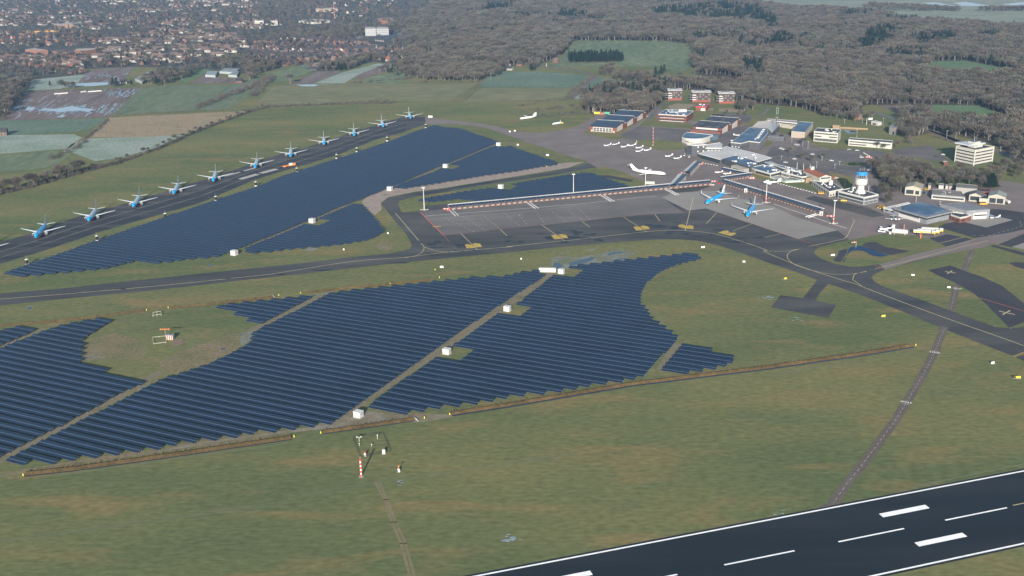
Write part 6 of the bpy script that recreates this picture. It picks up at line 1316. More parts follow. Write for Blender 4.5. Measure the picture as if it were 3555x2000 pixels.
# big grey hangar with blue roof
h=HT(*zD((848,912))[0],zD((853,788))[0][1]); print('big hangar h',h)
t,L,C=PB('maintenance_hangar','big grey hangar with blue flat roof and long pale sliding doors',zD((270,622),(853,788),(1312,682),(1050,590),(700,520)),h,lgc,lgc,.1,None,lgc)
q=[W(*a,h+.9)-C for a in zD((430,640),(790,725),(870,740),(1190,655),(1110,615),(900,555),(700,528),(520,560),(420,585))]; b=MB(); b.prism([(v.x,v.y) for v in q],h+.1,h+.9); b.build('raised_roof',bluer,t)
a,c=L[0],L[1]; d=(c-a).normalized(); o=Vector((d.y,-d.x,0)); o=o if o.dot(a+c)>0 else -o
Lh=(c-a).length; b=MB(); q=[a+d*Lh*.17+o*.3,a+d*Lh*.81+o*.3,a+d*Lh*.81,a+d*Lh*.17]; b.prism([(v.x,v.y) for v in q],.1,h-2.2); b.build('sliding_door',mat('pale_door',(.55,.54,.53),.6),t)
addwins(t,a,c,o*14,[(16,h*.5,.9,1.2,gland,.19,.79)],'window')
for e in (0,1):
    a,c=L[e],L[e+1]; d=(c-a).normalized(); o=Vector((d.y,-d.x,0)); o=o if o.dot(a+c)>0 else -o
    q=[a+o*.08,c+o*.08,c,a]; b=MB(); b.prism([(v.x,v.y) for v in q],h-2.1,h-1.0); b.build('glazed_strip',gland,t)
t,L,C=PB('side_wing','low grey side wing with white roof left of the big hangar',zD((85,622),(370,690),(300,600),(560,535),(520,522)),HT(*zD((80,690))[0],zD((85,622))[0][1]),lgc,whiter,.2,{0:[(2,1.5,3,1.2,gland,.05,.75)]},white)
h=HT(*zD((1560,838))[0],zD((1562,672))[0][1])*.95
t,L,C=PB('grey_hangar','grey monopitch hangar with a long white door and brick annex',zD((1095,558),(1562,672),(1970,648),(1520,526)),h,lgc,lgc,.1,{0:[(4,h*.55,2.5,1.2,cream,.3,.85)]},lgc)
a,c=L[1],L[2]; d=(c-a).normalized(); o=Vector((d.y,-d.x,0)); o=o if o.dot(a+c)>0 else -o; Lh=(c-a).length
b=MB(); q=[a+d*Lh*.3+o*.2,a+d*Lh*.87+o*.2,a+d*Lh*.87,a+d*Lh*.3]; b.prism([(v.x,v.y) for v in q],.1,h*.72); b.build('hangar_door',white,t); addwins(t,a,c,o*9,[(12,h*.35,1.2,1.1,gland,.32,.86)])
t,L,C=PB('brick_annex','low red brick annex with white roof edge before the grey hangar',zD((1275,745),(1440,800),(1560,778),(1640,745),(1300,700)),4.2,brick,darkr,.6,{0:[(2,.8,2.2,1.8,gland)],1:[(1,.8,4,1.8,gland)]},white)
# flats behind the trees
def flats(lab,near,sz,gx):
    p=W(*near); t=thing('apartment_block',lab,'apartment block',(p.x,p.y,0),R(-6),'dark brick apartment blocks before the wood'); w,d,h=sz
    b=MB(); b.box(-w,0,0,d,3,h); b.build('wall',dbrick,t); b=MB(); b.box(-w*.96,-.4,.4,d,0,3); b.build('ground_floor',mat('terracotta_base',(.22,.055,.035),.7),t)
    b=MB(); b.box(-w-.3,.3,-.3,d+.3,h,h+.4); b.build('roof',whiter,t); b=MB(); b.box(-w*.8,-w*.3,d*.3,d*.7,h+.4,h+1.3); b.build('roof_light',lgc,t)
    for k in range(3):
        for i in range(6):
            b=MB(); x=-w+w*(.10+i*.155); b.box(x,x+1.5,-.07,-.01,3.6+k*3.1,5.0+k*3.1); b.build('window',lgc if (i*7+k*3)%5<3 else gland,t)
        b=MB(); b.box(-w-2.2,-w-.01,2,8,3.2+k*3.1,3.4+k*3.1); b.box(-w-2.2,-w-2.1,2,8,3.4+k*3.1,4.3+k*3.1); b.build('balcony',lgrey,t)
        b=MB(); b.box(-w+1,-w+6,-1.6,-.01,3.2+k*3.1,3.4+k*3.1); b.box(-w+1,-w+6,-1.6,-1.5,3.4+k*3.1,4.2+k*3.1); b.build('balcony',whiter,t)
    return t
for (q,),l,w in ((zt2((1740,998)),'left dark brick apartment block with red ground floor',20),(zt2((2025,1017)),'middle dark brick apartment block with red ground floor',26),(zt2((2262,1030)),'right dark brick apartment block half behind trees',22)):
    flats(l,q,(w,20,13.5),0)
# --- canopies (solar roofed walkways)
def walkway(lab,A,B,depth,h,n,group='solar roofed boarding canopies',side=1,white_frac=.2,flip=False):
    a,c=W(*A),W(*B); d=c-a; L=d.length; rz=math.atan2(d.y,d.x); t=thing('boarding_canopy',lab,'canopy',tuple(a),rz,group); D=depth
    b=MB(); y0,y1=(-.6,D*(1-white_frac)); z0,z1=h,h+1.0
    def slab(y0,z0,y1,z1,x0,x1,th): b.add([(x0,y0,z0),(x1,y0,z0),(x1,y1,z1),(x0,y1,z1),(x0,y0,z0+th),(x1,y0,z0+th),(x1,y1,z1+th),(x0,y1,z1+th)],[(0,3,2,1),(4,5,6,7),(0,1,5,4),(1,2,6,5),(2,3,7,6),(3,0,4,7)])
    slab(y0,z0,y1,z1,0,L,.14); b.build('roof',lgc,t)
    b=MB(); slab(y0+.2,z0+.2,y1-.1,z1+.17,.3,L-.3,.06); b.build('solar_sheet',solr,t)
    b=MB()
    for i in range(1,int(L/3)): b.box(i*3-.06,i*3+.06,y0+.2,y0+.25,z0+.2,z0+.3); slab(y0+.2,z0+.27,y1-.1,z1+.24,i*3-.05,i*3+.05,.02)
    b.build('sheet_joint',lgrey,t)
    b=MB(); slab(y1,z1+.15,D+.6,z1+.25,0,L,.3); b.build('white_fascia',whiter,t)
    for i in range(n+1):
        x=.2+(L-.4)*i/n; b=MB(); b.tube((x,.3,0),(x,.3,h),.1,n=4); b.tube((x,D-.2,0),(x,D-.2,z1-.1),.1,n=4); b.build('post',lgrey,t)
    for i in range(n):
        x0=.2+(L-.4)*i/n; x1=.2+(L-.4)*(i+1)/n; w=x1-x0
        b=MB(); b.box(x0+.15,x0+w*.45,-.05,.05,.1,1.8); b.build('red_panel',mat('panel_red',(.13,.055,.048),.6),t)
        b=MB(); b.box(x0+w*.45,x1-.1,-.05,.05,.45,1.8); b.build('white_panel',mat('panel_white',(.27,.24,.22),.6),t)
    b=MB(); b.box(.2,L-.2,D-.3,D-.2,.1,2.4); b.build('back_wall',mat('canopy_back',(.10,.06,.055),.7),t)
    for s in (-1,1):
        x=-2.2 if s<0 else L+.4; b=MB(); b.box(x,x+1.8,-.5,.5,0,1); b.build('end_barrier',redm if s<0 else white,t)
    return t,L
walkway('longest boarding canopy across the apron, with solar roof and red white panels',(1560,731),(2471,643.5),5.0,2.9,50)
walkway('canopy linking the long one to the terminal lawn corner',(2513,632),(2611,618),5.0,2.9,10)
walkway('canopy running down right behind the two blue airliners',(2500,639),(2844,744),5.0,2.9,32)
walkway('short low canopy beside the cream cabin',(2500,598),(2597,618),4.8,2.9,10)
# two side canopies seen with pale and blue roof halves
for pts,l in ((zu2((1610,462),(1688,462),(1785,365),(1705,352)),'side canopy with pale and blue roof halves, nearer to the long one'),(zu2((1745,332),(1825,338),(1922,236),(1862,225)),'side canopy with pale and blue roof halves, nearer to the hall')):
    q=[W(*a,4.4) for a in pts]; o0=Vector((q[0].x,q[0].y,0)); t=thing('side_canopy',l,'canopy',tuple(o0),0,'side canopies'); q=[v-o0 for v in q]
    m0=(q[0]+q[1])/2; m1=(q[2]+q[3])/2; up_=Vector((0,0,.8))
    b=MB(); b.add([q[0],m0+up_,m1+up_,q[3],q[0]-Vector((0,0,.15)),q[3]-Vector((0,0,.15))],[(0,1,2,3),(0,3,5,4)]); b.build('pale_roof',whiter,t)
    b=MB(); b.add([m0+up_,q[1],q[2],m1+up_,q[1]-Vector((0,0,.15)),q[2]-Vector((0,0,.15))],[(0,1,2,3),(1,4,5,2)]); b.build('blue_roof',solr,t)
    a,c=q[1],q[2]; n=14
    for i in range(n):
        u0=a.lerp(c,i/n); u1=a.lerp(c,(i+.5)/n); u2=a.lerp(c,(i+1)/n); b=MB(); b.add([(u0.x,u0.y,.1),(u1.x,u1.y,.1),(u1.x,u1.y,2.3),(u0.x,u0.y,2.3)],[(0,1,2,3)]); b.build('red_panel',MATS['panel_red'],t); b=MB(); b.add([(u1.x,u1.y,.4),(u2.x,u2.y,.4),(u2.x,u2.y,2.3),(u1.x,u1.y,2.3)],[(0,1,2,3)]); b.build('white_panel',MATS['panel_white'],t)
        b=MB(); b.tube((u0.x,u0.y,0),(u0.x,u0.y,4.2),.1,n=4); w0=q[0].lerp(q[3],i/n); b.tube((w0.x,w0.y,0),(w0.x,w0.y,4.2),.1,n=4); b.build('post',lgrey,t)
# boarding ramps
for i,(a,c) in enumerate((zu1((1965,722),(2010,765)),zu2((215,645),(280,692)),zu2((950,575),(1030,622)),zu2((1575,508),(1670,556)),zu3((525,760),(440,785)))):
    p,q=W(*a),W(*c); d=(q-p); L_=d.length; t=thing('boarding_ramp',f'pale boarding ramp reaching out from a canopy, {nth(i+1)} from the left','ramp',tuple(p),math.atan2(d.y,d.x),'boarding ramps of the canopies')
    b=MB(); b.box(0,L_,-1.3,1.3,.05,.35); b.build('deck',lgc,t)
    for s in (-1,1): b=MB(); b.box(0,L_*1.25,s*1.4-.06,s*1.4+.06,.2,1.1); b.build('side_rail',whiter,t)
for (q,),l in ((zu2((2367,535)),'white service box standing against the canopy, left'),(zu3((553,765)),'white service box at the right canopy end')):
    p=W(*q); t=thing('service_box',l,'cabinet',(p.x,p.y-1,0)); b=MB(); b.box(-1.3,1.3,-1,1,.1,3.6); b.build('housing',white,t); b=MB(); b.box(-.5,.5,-1.05,-1,.3,2.3); b.build('door',dgrey,t)
# red white barriers near canopies
for i,((q,),rz) in enumerate(((zu1((1915,706)),-4),(zu2((2015,468)),5),(zu2((2050,432)),5),(zu2((2435,402)),-10),(zu2((1745,345)),30),(zu2((1925,262)),30),(zu3((645,778)),-20),(zE((1620,755)),-5),(zE((1690,785)),-3))):
    p=W(*q); t=thing('road_barrier',f'red and white barrier block beside a canopy or yard, {nth(i+1)} from the left','barrier',(p.x,p.y,0),R(rz),'red and white barriers')
    for k in range(5): b=MB(); b.box(-3+k*1.2,-1.82+k*1.2,-.3,.3,0,1.0); b.build('barrier_section',redm if k%2==0 else white,t)
p=W(*zu2((1420,455))[0]); t=thing('equipment_cage','pale equipment cage beside the floodlight mast','cage',(p.x,p.y,0),R(-15)); b=MB(); b.box(-4.5,4.5,-1.2,1.2,.1,2.6); b.build('mesh_panel',mat('cage_mesh',(.38,.40,.37),.7),t); b=MB(); b.box(-4.7,4.7,-1.4,-1.21,2.4,2.7); b.box(-4.7,-4.5,-1.4,1.4,0,2.7); b.box(4.5,4.7,-1.4,1.4,0,2.7); b.build('cage_frame',lgrey,t)
# ================================================================ trees, town, haze
twig=[nmat('twig_grey',[(.085,.080,.072),(.125,.118,.108)],scale=.2,coord='obj',objrand=.38,rough=1,spec=.05),nmat('twig_brown',[(.10,.082,.070),(.14,.118,.10)],scale=.2,coord='obj',objrand=.2,rough=1,spec=.05),nmat('twig_olive',[(.09,.088,.066),(.125,.12,.09)],scale=.2,coord='obj',objrand=.36,rough=1,spec=.05)]
bark=mat('bark',(.085,.075,.065),.95); birchb=mat('pale_bark',(.19,.175,.155),.9)
needle=nmat('needles',[(.020,.038,.028),(.035,.058,.038)],scale=.4,coord='obj',objrand=.25,rough=1,spec=.05); leafm=nmat('evergreen_leaves',[(.03,.055,.025),(.05,.08,.035)],scale=.4,coord='obj',objrand=.2,rough=1,spec=.05)
def crown_bare(seed,N,wd,H=1.0):
    """unit tree: height 1, built as twig slivers along limbs"""
    r=random.Random(seed); b=MB()
    lobes=[(r.uniform(-.16,.16),r.uniform(-.16,.16),r.uniform(.58,.80),r.uniform(.15,.24)) for _ in range(7)]+[(0,0,.72,.26)]
    for i in range(N):
        lx,ly,lz,lr=lobes[r.randrange(len(lobes))]
        a=r.uniform(0,2*math.pi); ph=math.asin(r.uniform(-.75,1)); rad=lr*r.uniform(.45,1.05)
        dx,dy,dz=math.cos(a)*math.cos(ph),math.sin(a)*math.cos(ph),math.sin(ph)
        p=Vector((lx+dx*rad*1.15,ly+dy*rad*1.15,lz+dz*rad)); d=Vector((dx*.8+r.uniform(-.4,.4),dy*.8+r.uniform(-.4,.4),abs(dz)*.5+.75)).normalized()
        l=r.uniform(.05,.11); q=d.cross(Vector((r.uniform(-1,1),r.uniform(-1,1),r.uniform(-1,1)))).normalized()*wd*r.uniform(.6,1.3)
        b.add([p-d*l*.5-q,p-d*l*.5+q,p+d*l],[(0,1,2)])
    return b
def trunk_bare(seed,th=.018):
    r=random.Random(seed+50); b=MB(); b.tube((0,0,0),(0,0,.42),th,th*.7,5); b.tube((0,0,.42),(.01,.0,.80),th*.6,th*.15,4)
    for i in range(7):
        a=i*2.4+r.uniform(-.3,.3); z=.25+.05*i; b.tube((0,0,z),(math.cos(a)*.22,math.sin(a)*.22,z+r.uniform(.25,.36)),th*.5,th*.15,4)
    return b
def crown_conifer(seed,N,wd):
    r=random.Random(seed); b=MB()
    for i in range(N):
        z=r.uniform(.22,1.0); rad=(1.03-z)*.27*r.uniform(.55,1.1)*(1+.25*math.sin(z*40)); a=r.uniform(0,2*math.pi)
        p=Vector((math.cos(a)*rad,math.sin(a)*rad,z)); d=Vector((math.cos(a),math.sin(a),-.35)).normalized(); s=Vector((-math.sin(a),math.cos(a),r.uniform(-.3,.3)))*wd; l=.07
        b.add([p-d*l-s,p-d*l+s,p+d*l],[(0,1,2)])
    return b
def crown_bush(seed,N,wd):
    r=random.Random(seed); b=MB()
    for i in range(N):
        a=r.uniform(0,2*math.pi); ph=math.asin(r.uniform(-.1,1)); k=r.uniform(.5,1.)
        p=Vector((math.cos(a)*math.cos(ph)*.55*k,math.sin(a)*math.cos(ph)*.55*k,.1+math.sin(ph)*.8*k)); d=Vector((r.uniform(-.5,.5),r.uniform(-.5,.5),1)).normalized(); q=d.cross(Vector((r.uniform(-1,1),r.uniform(-1,1),.2))).normalized()*wd
        b.add([p-q-d*.06,p+q-d*.06,p+d*.16],[(0,1,2)])
    return b
TREE=[(crown_bare(s,620,.0105).mesh('crown',twig[s%3]),trunk_bare(s).mesh('trunk',bark if s%4 else birchb)) for s in range(6)]
CONI=[(crown_conifer(s,520,.022).mesh('crown',needle),MB()) for s in range(3)]
tb=MB(); tb.tube((0,0,0),(0,0,.9),.02,.006,5); CTR=tb.mesh('trunk',bark)
def tree(lab,cat,p,h,k,group,con=False,name='bare_tree',wide=1.0):
    t=thing(name,lab,cat,(p.x,p.y,0),rnd.uniform(0,6.28),group); t.scale=(h*wide*1.25,h*wide*1.25,h)
    if con: part('crown',CONI[k%3][0],t); part('trunk',CTR,t)
    else: part('crown',TREE[k%6][0],t); part('trunk',TREE[k%6][1],t)
def joinmesh(name,parts):
    """merge meshes (with materials) for the instanced prototypes"""
    vs=[];fs=[];mi=[];mats=[]
    for me in parts:
        o=len(vs); vs+=[tuple(v.co) for v in me.vertices]; m=me.materials[0]
        if m not in mats: mats.append(m)
        for f in me.polygons: fs.append(tuple(i+o for i in f.vertices)); mi.append(mats.index(m))
    me=bpy.data.meshes.new(name); me.from_pydata(vs,[],fs)
    for m in mats: me.materials.append(m)
    me.polygons.foreach_set('material_index',mi); return me
def protos(name,meshes):
    c=bpy.data.collections.new(name)
    for i,m in enumerate(meshes):
        o=bpy.data.objects.new(f'{name}_variety',m); c.objects.link(o)
    return c
def stuff(name,label,cat,pts,scales,coll,wide=1.0):
    """one object: points carrying instances of the prototypes"""
    me=bpy.data.meshes.new(name); me.from_pydata([tuple(p) for p in pts],[],[])
    a=me.attributes.new('sc','FLOAT','POINT'); a.data.foreach_set('value',[float(s) for s in scales])
    o=bpy.data.objects.new(name,me); col.objects.link(o); o['kind']='stuff'; tag(o,label,cat)
    g=bpy.data.node_groups.new(name,'GeometryNodeTree'); g.interface.new_socket('Geometry',in_out='INPUT',socket_type='NodeSocketGeometry'); g.interface.new_socket('Geometry',in_out='OUTPUT',socket_type='NodeSocketGeometry')
    N=g.nodes; L=g.links; gi=N.new('NodeGroupInput'); go=N.new('NodeGroupOutput'); ip=N.new('GeometryNodeInstanceOnPoints'); ci=N.new('GeometryNodeCollectionInfo'); ci.inputs['Collection'].default_value=coll; ci.inputs['Separate Children'].default_value=True; ci.inputs['Reset Children'].default_value=True
    rv=N.new('FunctionNodeRandomValue'); rv.data_type='FLOAT_VECTOR'; rv.inputs[0].default_value=(0,0,0); rv.inputs[1].default_value=(0,0,6.28)
    ri=N.new('FunctionNodeRandomValue'); ri.data_type='INT'; ri.inputs['Min'].default_value=0; ri.inputs['Max'].default_value=max(0,len(coll.objects)-1)
    at_=N.new('GeometryNodeInputNamedAttribute'); at_.data_type='FLOAT'; at_.inputs['Name'].default_value='sc'
    cb=N.new('ShaderNodeCombineXYZ'); mm=N.new('ShaderNodeMath'); mm.operation='MULTIPLY'; mm.inputs[1].default_value=wide
    L.new(at_.outputs[0],mm.inputs[0]); L.new(mm.outputs[0],cb.inputs[0]); L.new(mm.outputs[0],cb.inputs[1]); L.new(at_.outputs[0],cb.inputs[2])
    L.new(gi.outputs[0],ip.inputs['Points']); L.new(ci.outputs[0],ip.inputs['Instance']); ip.inputs['Pick Instance'].default_value=True
    L.new(ri.outputs['Value'],ip.inputs['Instance Index']); L.new(rv.outputs['Value'],ip.inputs['Rotation']); L.new(cb.outputs[0],ip.inputs['Scale']); L.new(ip.outputs[0],go.inputs[0])
    md=o.modifiers.new('scatter','NODES'); md.node_group=g
    return o
NBARE=8
farT=protos('far_tree',[joinmesh('far_tree',[crown_bare(20+s,270,.020).mesh('c',twig[s%3]),trunk_bare(s,.024).mesh('t',bark if s%3 else birchb)]) for s in range(NBARE)])
farC=protos('far_conifer',[joinmesh('far_conifer',[crown_conifer(20+s,260,.03).mesh('c',needle),CTR]) for s in range(3)])
bushC=protos('bush_shape',[crown_bush(s,140,.02).mesh('bush',twig[s%3]) for s in range(4)])
def scatter(poly,sp,ex=(),jit=.45,seed=1,keep=1.0):
    """jittered grid over a photo-pixel polygon, tested by base pixel"""
    r=random.Random(seed); w=[W(x,max(y,-60)) for x,y in poly]; out=[]
    x0,x1=min(p.x for p in w),max(p.x for p in w); y0,y1=min(p.y for p in w),max(p.y for p in w)
    y=y0
    while y<y1:
        s_=sp*(1 if y<1700 else 1+ (y-1700)/3200)
        x=x0
        while x<x1:
            px_,py_=x+r.uniform(-jit,jit)*s_,y+r.uniform(-jit,jit)*s_
            if r.random()<keep:
                u_,v_=PX((px_,py_,0))
                if -60<u_<3615 and inpoly(u_,v_,poly) and not any(inpoly(u_,v_,e) for e in ex): out.append((px_,py_,u_,v_))
            x+=s_
        y+=s_
    return out
def along(px,sp,jit=2.,seed=1):
    r=random.Random(seed); p=[W(*q) for q in px]; out=[]
    for a,c in zip(p,p[1:]):
        n=max(1,int((c-a).length/sp))
        for i in range(n):
            q=a.lerp(c,(i+r.random()*.7)/n); out.append(Vector((q.x+r.uniform(-jit,jit),q.y+r.uniform(-jit,jit),0)))
    return out
HEDGE=[(-60,690),(17,670),(87,655),(168,632),(279,600),(416,565),(559,514),(664,466),(757,430),(838,399),(932,371),(1037,367),(1369,359)]
bpts=[];bsc=[]
def bushes(px,sp,jit,h0,h1,seed):
    r=random.Random(seed)
    for p in along(px,sp,jit,seed): bpts.append(p); bsc.append(r.uniform(h0,h1))
bushes(HEDGE,1.6,2.6,1.8,4.5,1); bushes(HEDGE[:6],1.6,4.5,2.5,6,2)
# hedgerow trees
G1='bare trees along the hedge beyond the airliners'; n=0
rr=random.Random(11)
L1=[p for p in along(HEDGE[:5],4.6,4,3)]+[p for p in along(HEDGE[4:11],15,2,4)]
L1.sort(key=lambda p:PX(p)[0])
for p in L1:
    n+=1; near=PX(p)[0]<300; tree(f'bare tree in the hedge beyond the airliners, {nth(n)} from the left','tree',p,rr.uniform(9,15) if near else rr.uniform(5,9),rr.randrange(6),G1)
# wood behind the brick hangar: individual front trees
def wood(poly,sp,h0,h1,where,group,seed,con=.0,lim=999,exc=()):
    r=random.Random(seed); P=scatter(poly,sp,exc,seed=seed); P.sort(key=lambda p:-p[3]); P=P[:lim]; P.sort(key=lambda p:p[2]); k=0
    for x,y,u_,v_ in P:
        k+=1; tree(f'bare tree {where}, {nth(k)} from the left','tree',Vector((x,y,0)),r.uniform(h0,h1),r.randrange(6),group)
    return k,P
W1=[(2020,335),(2130,320),(2215,302),(2290,290),(2330,300),(2312,340),(2285,368),(2235,398),(2175,385),(2110,380),(2062,396),(2030,388)]
used=[]
n1,u1=wood(W1,7.5,13,19,'in the wood behind the brick hangars','trees of the wood behind the brick hangars',21,lim=85); used+=[(x,y) for x,y,_,_ in u1]
W2=[zE(a)[0] for a in ((1560,1010),(1800,890),(2100,900),(2330,950),(2576,1000),(2700,1000),(2700,1250),(2450,1190),(2290,1250),(2200,1360),(1950,1300),(1820,1240),(1740,1080))]
n2,u2=wood(W2,8,9,14,'between the tower and the tall office','trees between tower and tall office',22,lim=75)
W2b=[zD(a)[0] for a in ((0,520),(60,330),(250,280),(430,260),(420,420),(300,540),(140,600))]
n3,u3=wood(W2b,9,8,12,'beside the cream gabled hangar','trees beside the cream gabled hangar',23,lim=14)
W3=[zF(a)[0] for a in ((1650,1000),(2300,1050),(2572,1100),(2572,1330),(1900,1350),(1700,1200))]
n4,u4=wood(W3,12,8,12,'behind the garages at the right','trees behind the garages',24,lim=14)
W4=[zt2((2200,1020))[0],zt2((2290,1000))[0],zt2((2440,1010))[0],zt2((2480,1100))[0],zt2((2330,1120))[0],zt2((2240,1090))[0]]
n5,u5=wood(W4,9,10,14,'in front of the right apartment block','trees by the apartment blocks',25,lim=12)
W5=[zt3(a)[0] for a in ((540,1160),(900,1130),(1050,1050),(1110,1180),(900,1220),(620,1180))]
n6,u6=wood(W5,10,9,14,'at the lawn edge above the white offices','trees above the white offices',26,lim=16)
W6=[zt3(a)[0] for a in ((1370,1120),(1560,1130),(1800,1180),(2000,1280),(1900,1400),(1700,1300),(1500,1350),(1400,1420),(1300,1300))]
n7,u7=wood(W6,9,11,16,'along the road at the wood, upper right','trees along the road at the wood',27,lim=26)
W7=[(2081,262),(2120,246),(2240,240),(2282,252),(2240,284),(2150,286)]
n8,u8=wood(W7,10,11,15,'in the copse between the green fields','trees of the copse in the fields',28,lim=30)
W8=[(3228,590),(3330,602),(3425,618),(3470,645),(3400,652),(3228,648)]
n9,u9=wood(W8,9,8,12,'left of the dark evergreen behind the garages','trees behind the back yard huts',29,lim=34)
print('TREES',n,n1,n2,n3,n4,n5,n6,n7,n8)
for i,((x,y),h) in enumerate((((800,810),8),((610,860),9),((420,800),8),((210,700),9),((1780,830),6),((1900,620),7),((1780,600),8),((2120,600),9),((60,440),7),((440,540),9))):
    tree(f'thin bare tree in the terminal car park, {nth(i+1)} of ten','tree',W(*zE((x,y))[0]),h,i,'thin trees in the car park')
tree('large solitary bare tree at the edge of the brown field','tree',W(*zt1((367,835))[0]),17,0,None,wide=1.2)
for i,((x,y),h) in enumerate((((2180,1140),7),((2305,1150),7),((2375,1155),8))): tree(f'young red brown tree on the playground behind the hangars, {nth(i+1)} from the left','tree',W(*zt2((x,y))[0]),h,1,'young trees on the playground',wide=.7)
# conifers
P=scatter([(1968,219),(2262,219),(2262,206),(1975,204)],9,seed=31); P.sort(key=lambda p:p[2])
for i,(x,y,_,_) in enumerate(P[:60]): tree(f'dark pine in the block on the pasture, {nth(i+1)} from the left','conifer',Vector((x,y,0)),rnd.uniform(15,19),i,'dark pines in the pasture block',True,'pine_tree',1.1)
for i,((x,y),h) in enumerate(((zt2((1475,765))[0],16),(zt2((1530,745))[0],15),(zt2((1560,720))[0],13),(zt0((1125,862))[0],15),(zt0((1160,858))[0],14),(zt0((1560,850))[0],14),(zt0((1310,855))[0],10),(zt0((500,860))[0],9),(zt1((790,700))[0],15),(zt1((850,705))[0],16),(zt1((905,700))[0],15),(zt1((2360,440))[0],14),(zt1((2240,620))[0],16),(zt1((2270,625))[0],15),(zD((1960,270))[0],13),(zD((2000,280))[0],14),(zD((2040,285))[0],12))):
    tree(f'dark evergreen standing alone or in pairs, {nth(i+1)} in the listed spots from far left','conifer',W(x,y),h,i,'scattered dark evergreens',True,'conifer_tree',1.3)
# forest as mass
def inr(x,y): return any(abs(x-a)<3 and abs(y-b_)<3 for a,b_ in used)
P=scatter(FO,9.0,FEX,seed=41)+scatter(FO2,10.5,[],seed=43,keep=.85)
CON=[zt2((1440,120),(2100,60),(2500,80),(2576,230),(2300,240),(1900,210),(1500,190)),zt2((2330,760),(2360,640),(2540,640),(2560,800)),zt3((0,150),(110,200),(120,310),(0,300)),zt3((960,520),(980,400),(1100,290),(1280,300),(1290,420),(1060,520)),zt3((1440,400),(1880,370),(1900,430),(1500,450)),zt3((2100,390),(2250,350),(2350,400),(2200,400)),zt2((500,200),(540,120),(820,180),(600,220)),zt3((60,480),(80,370),(290,410),(280,440)),zt1((2330,50),(2576,60),(2576,130),(2300,110))]
CON=[[(x,y+5) for x,y in c] for c in CON]
fb=[];fs_=[];fc=[];fcs=[]
r=random.Random(42)
for x,y,u_,v_ in P:
    if inr(x,y): continue
    if 2020<u_<2330 and v_>300 and inpoly(u_,v_,W1) : pass
    big=1 if y<1700 else 1+(y-1700)/5200
    if any(inpoly(u_,v_,c) for c in CON) and r.random()<.75: fc.append((x,y,0)); fcs.append(r.uniform(13,20)*min(big,1.15))
    else:
        cl=math.sin(x*.0061+1.3)*math.sin(y*.0049+.4)+.5*math.sin(x*.017+y*.011)+.4*math.sin(x*.031-y*.027)
        if r.random()<(.02 if cl<.75 else (.55 if y>1500 else .25)): fc.append((x,y,0)); fcs.append(r.uniform(12,18))
        else: fb.append((x,y,0)); fs_.append(r.uniform(9.5,17.5)*(1+.22*math.sin(x*.021+math.sin(y*.013))*math.sin(y*.019))*min(big,1.15))
print('FOREST',len(fb),len(fc))
stuff('bare_forest','grey brown leafless forest filling the upper right','forest',fb,fs_,farT,1.5)
stuff('conifer_forest','dark conifer patches inside the leafless forest','forest',fc,fcs,farC,1.25)
# belts and shrubs
BELT=[(([(690,375),(760,345),(830,320),(880,300),(925,275),(945,270)]),2.5,7,3,8),(zt1((0,960),(60,880),(140,810),(190,770)),2.5,6,3,8),(zt1((160,1065),(600,1045),(1100,1020),(1400,1010)),2,6,2,5),(zt0((860,1380),(960,1290),(1080,1190)),2.2,2.5,1.5,4),(zu0((500,220),(620,160),(760,100),(850,20)),2.2,5,2,5),
 (zt0((1060,1170),(1450,1135),(2000,1110),(2440,1100)),3,1.5,.8,2.5),(zt0((250,920),(1400,868),(1760,852)),4,1.5,.6,2),(zt1((1640,820),(1900,815),(2300,815)),3,3,1.5,4),(zt1((980,830),(1100,820),(1500,790),(1650,740)),2.5,4,2,5),(zt1((2120,1000),(2250,830),(2380,690)),4,1.2,.8,2.5),
 (zt2((610,985),(640,930),(760,830),(870,750)),2,5,1.5,4.5),(zt2((420,655),(700,700),(900,740),(1040,760)),3,3,1,4),(zt2((120,1060),(300,1010),(560,990)),1.6,7,1,3.5),(zt2((220,1150),(420,1160),(640,1130),(830,1120)),1.6,9,1.5,5),(zt2((300,1100),(600,1060),(760,1080)),2,10,2,5),
 (zE((620,560),(780,600),(1100,590)),1.3,2.5,.5,1.2),(zF((230,230),(480,310),(860,400)),1.6,2,1.5,2.6),(zt3((1420,1130),(1420,1431)),4,3,2,6),(zE((2200,700),(2350,680),(2560,660)),2,2.5,.6,1.5),(zt0((0,900),(250,800),(350,780)),3,6,2,6),(zt0((20,1200),(60,1080),(130,1010),(190,950)),3,7,2,6)]
for i,(px_,sp_,j,h0,h1) in enumerate(BELT): bushes(px_,sp_,j,h0,h1,60+i)
stuff('shrub_belts','leafless scrub along ditches, hedges and field edges','scrub',bpts,bsc,bushC,1.3)
t=thing('round_bush','clipped dark green bush on the car park island','bush',tuple(W(*zE((1345,890))[0]))); t.scale=(9,9,3.2)
part('foliage',crown_bush(3,420,.03).mesh('foliage',leafm),t)
ev=[];es=[]
for p in along(zD((1220,220),(1400,170),(1700,190)),3,4,5)+along(zD((880,180),(1000,190),(1100,180)),3,3,6): ev.append(p); es.append(rnd.uniform(3,6))
stuff('evergreen_hedge','dark green hedge behind the back yard huts','hedge',ev,es,protos('ever_shape',[crown_bush(7,260,.03).mesh('hedge',leafm)]),1.4)
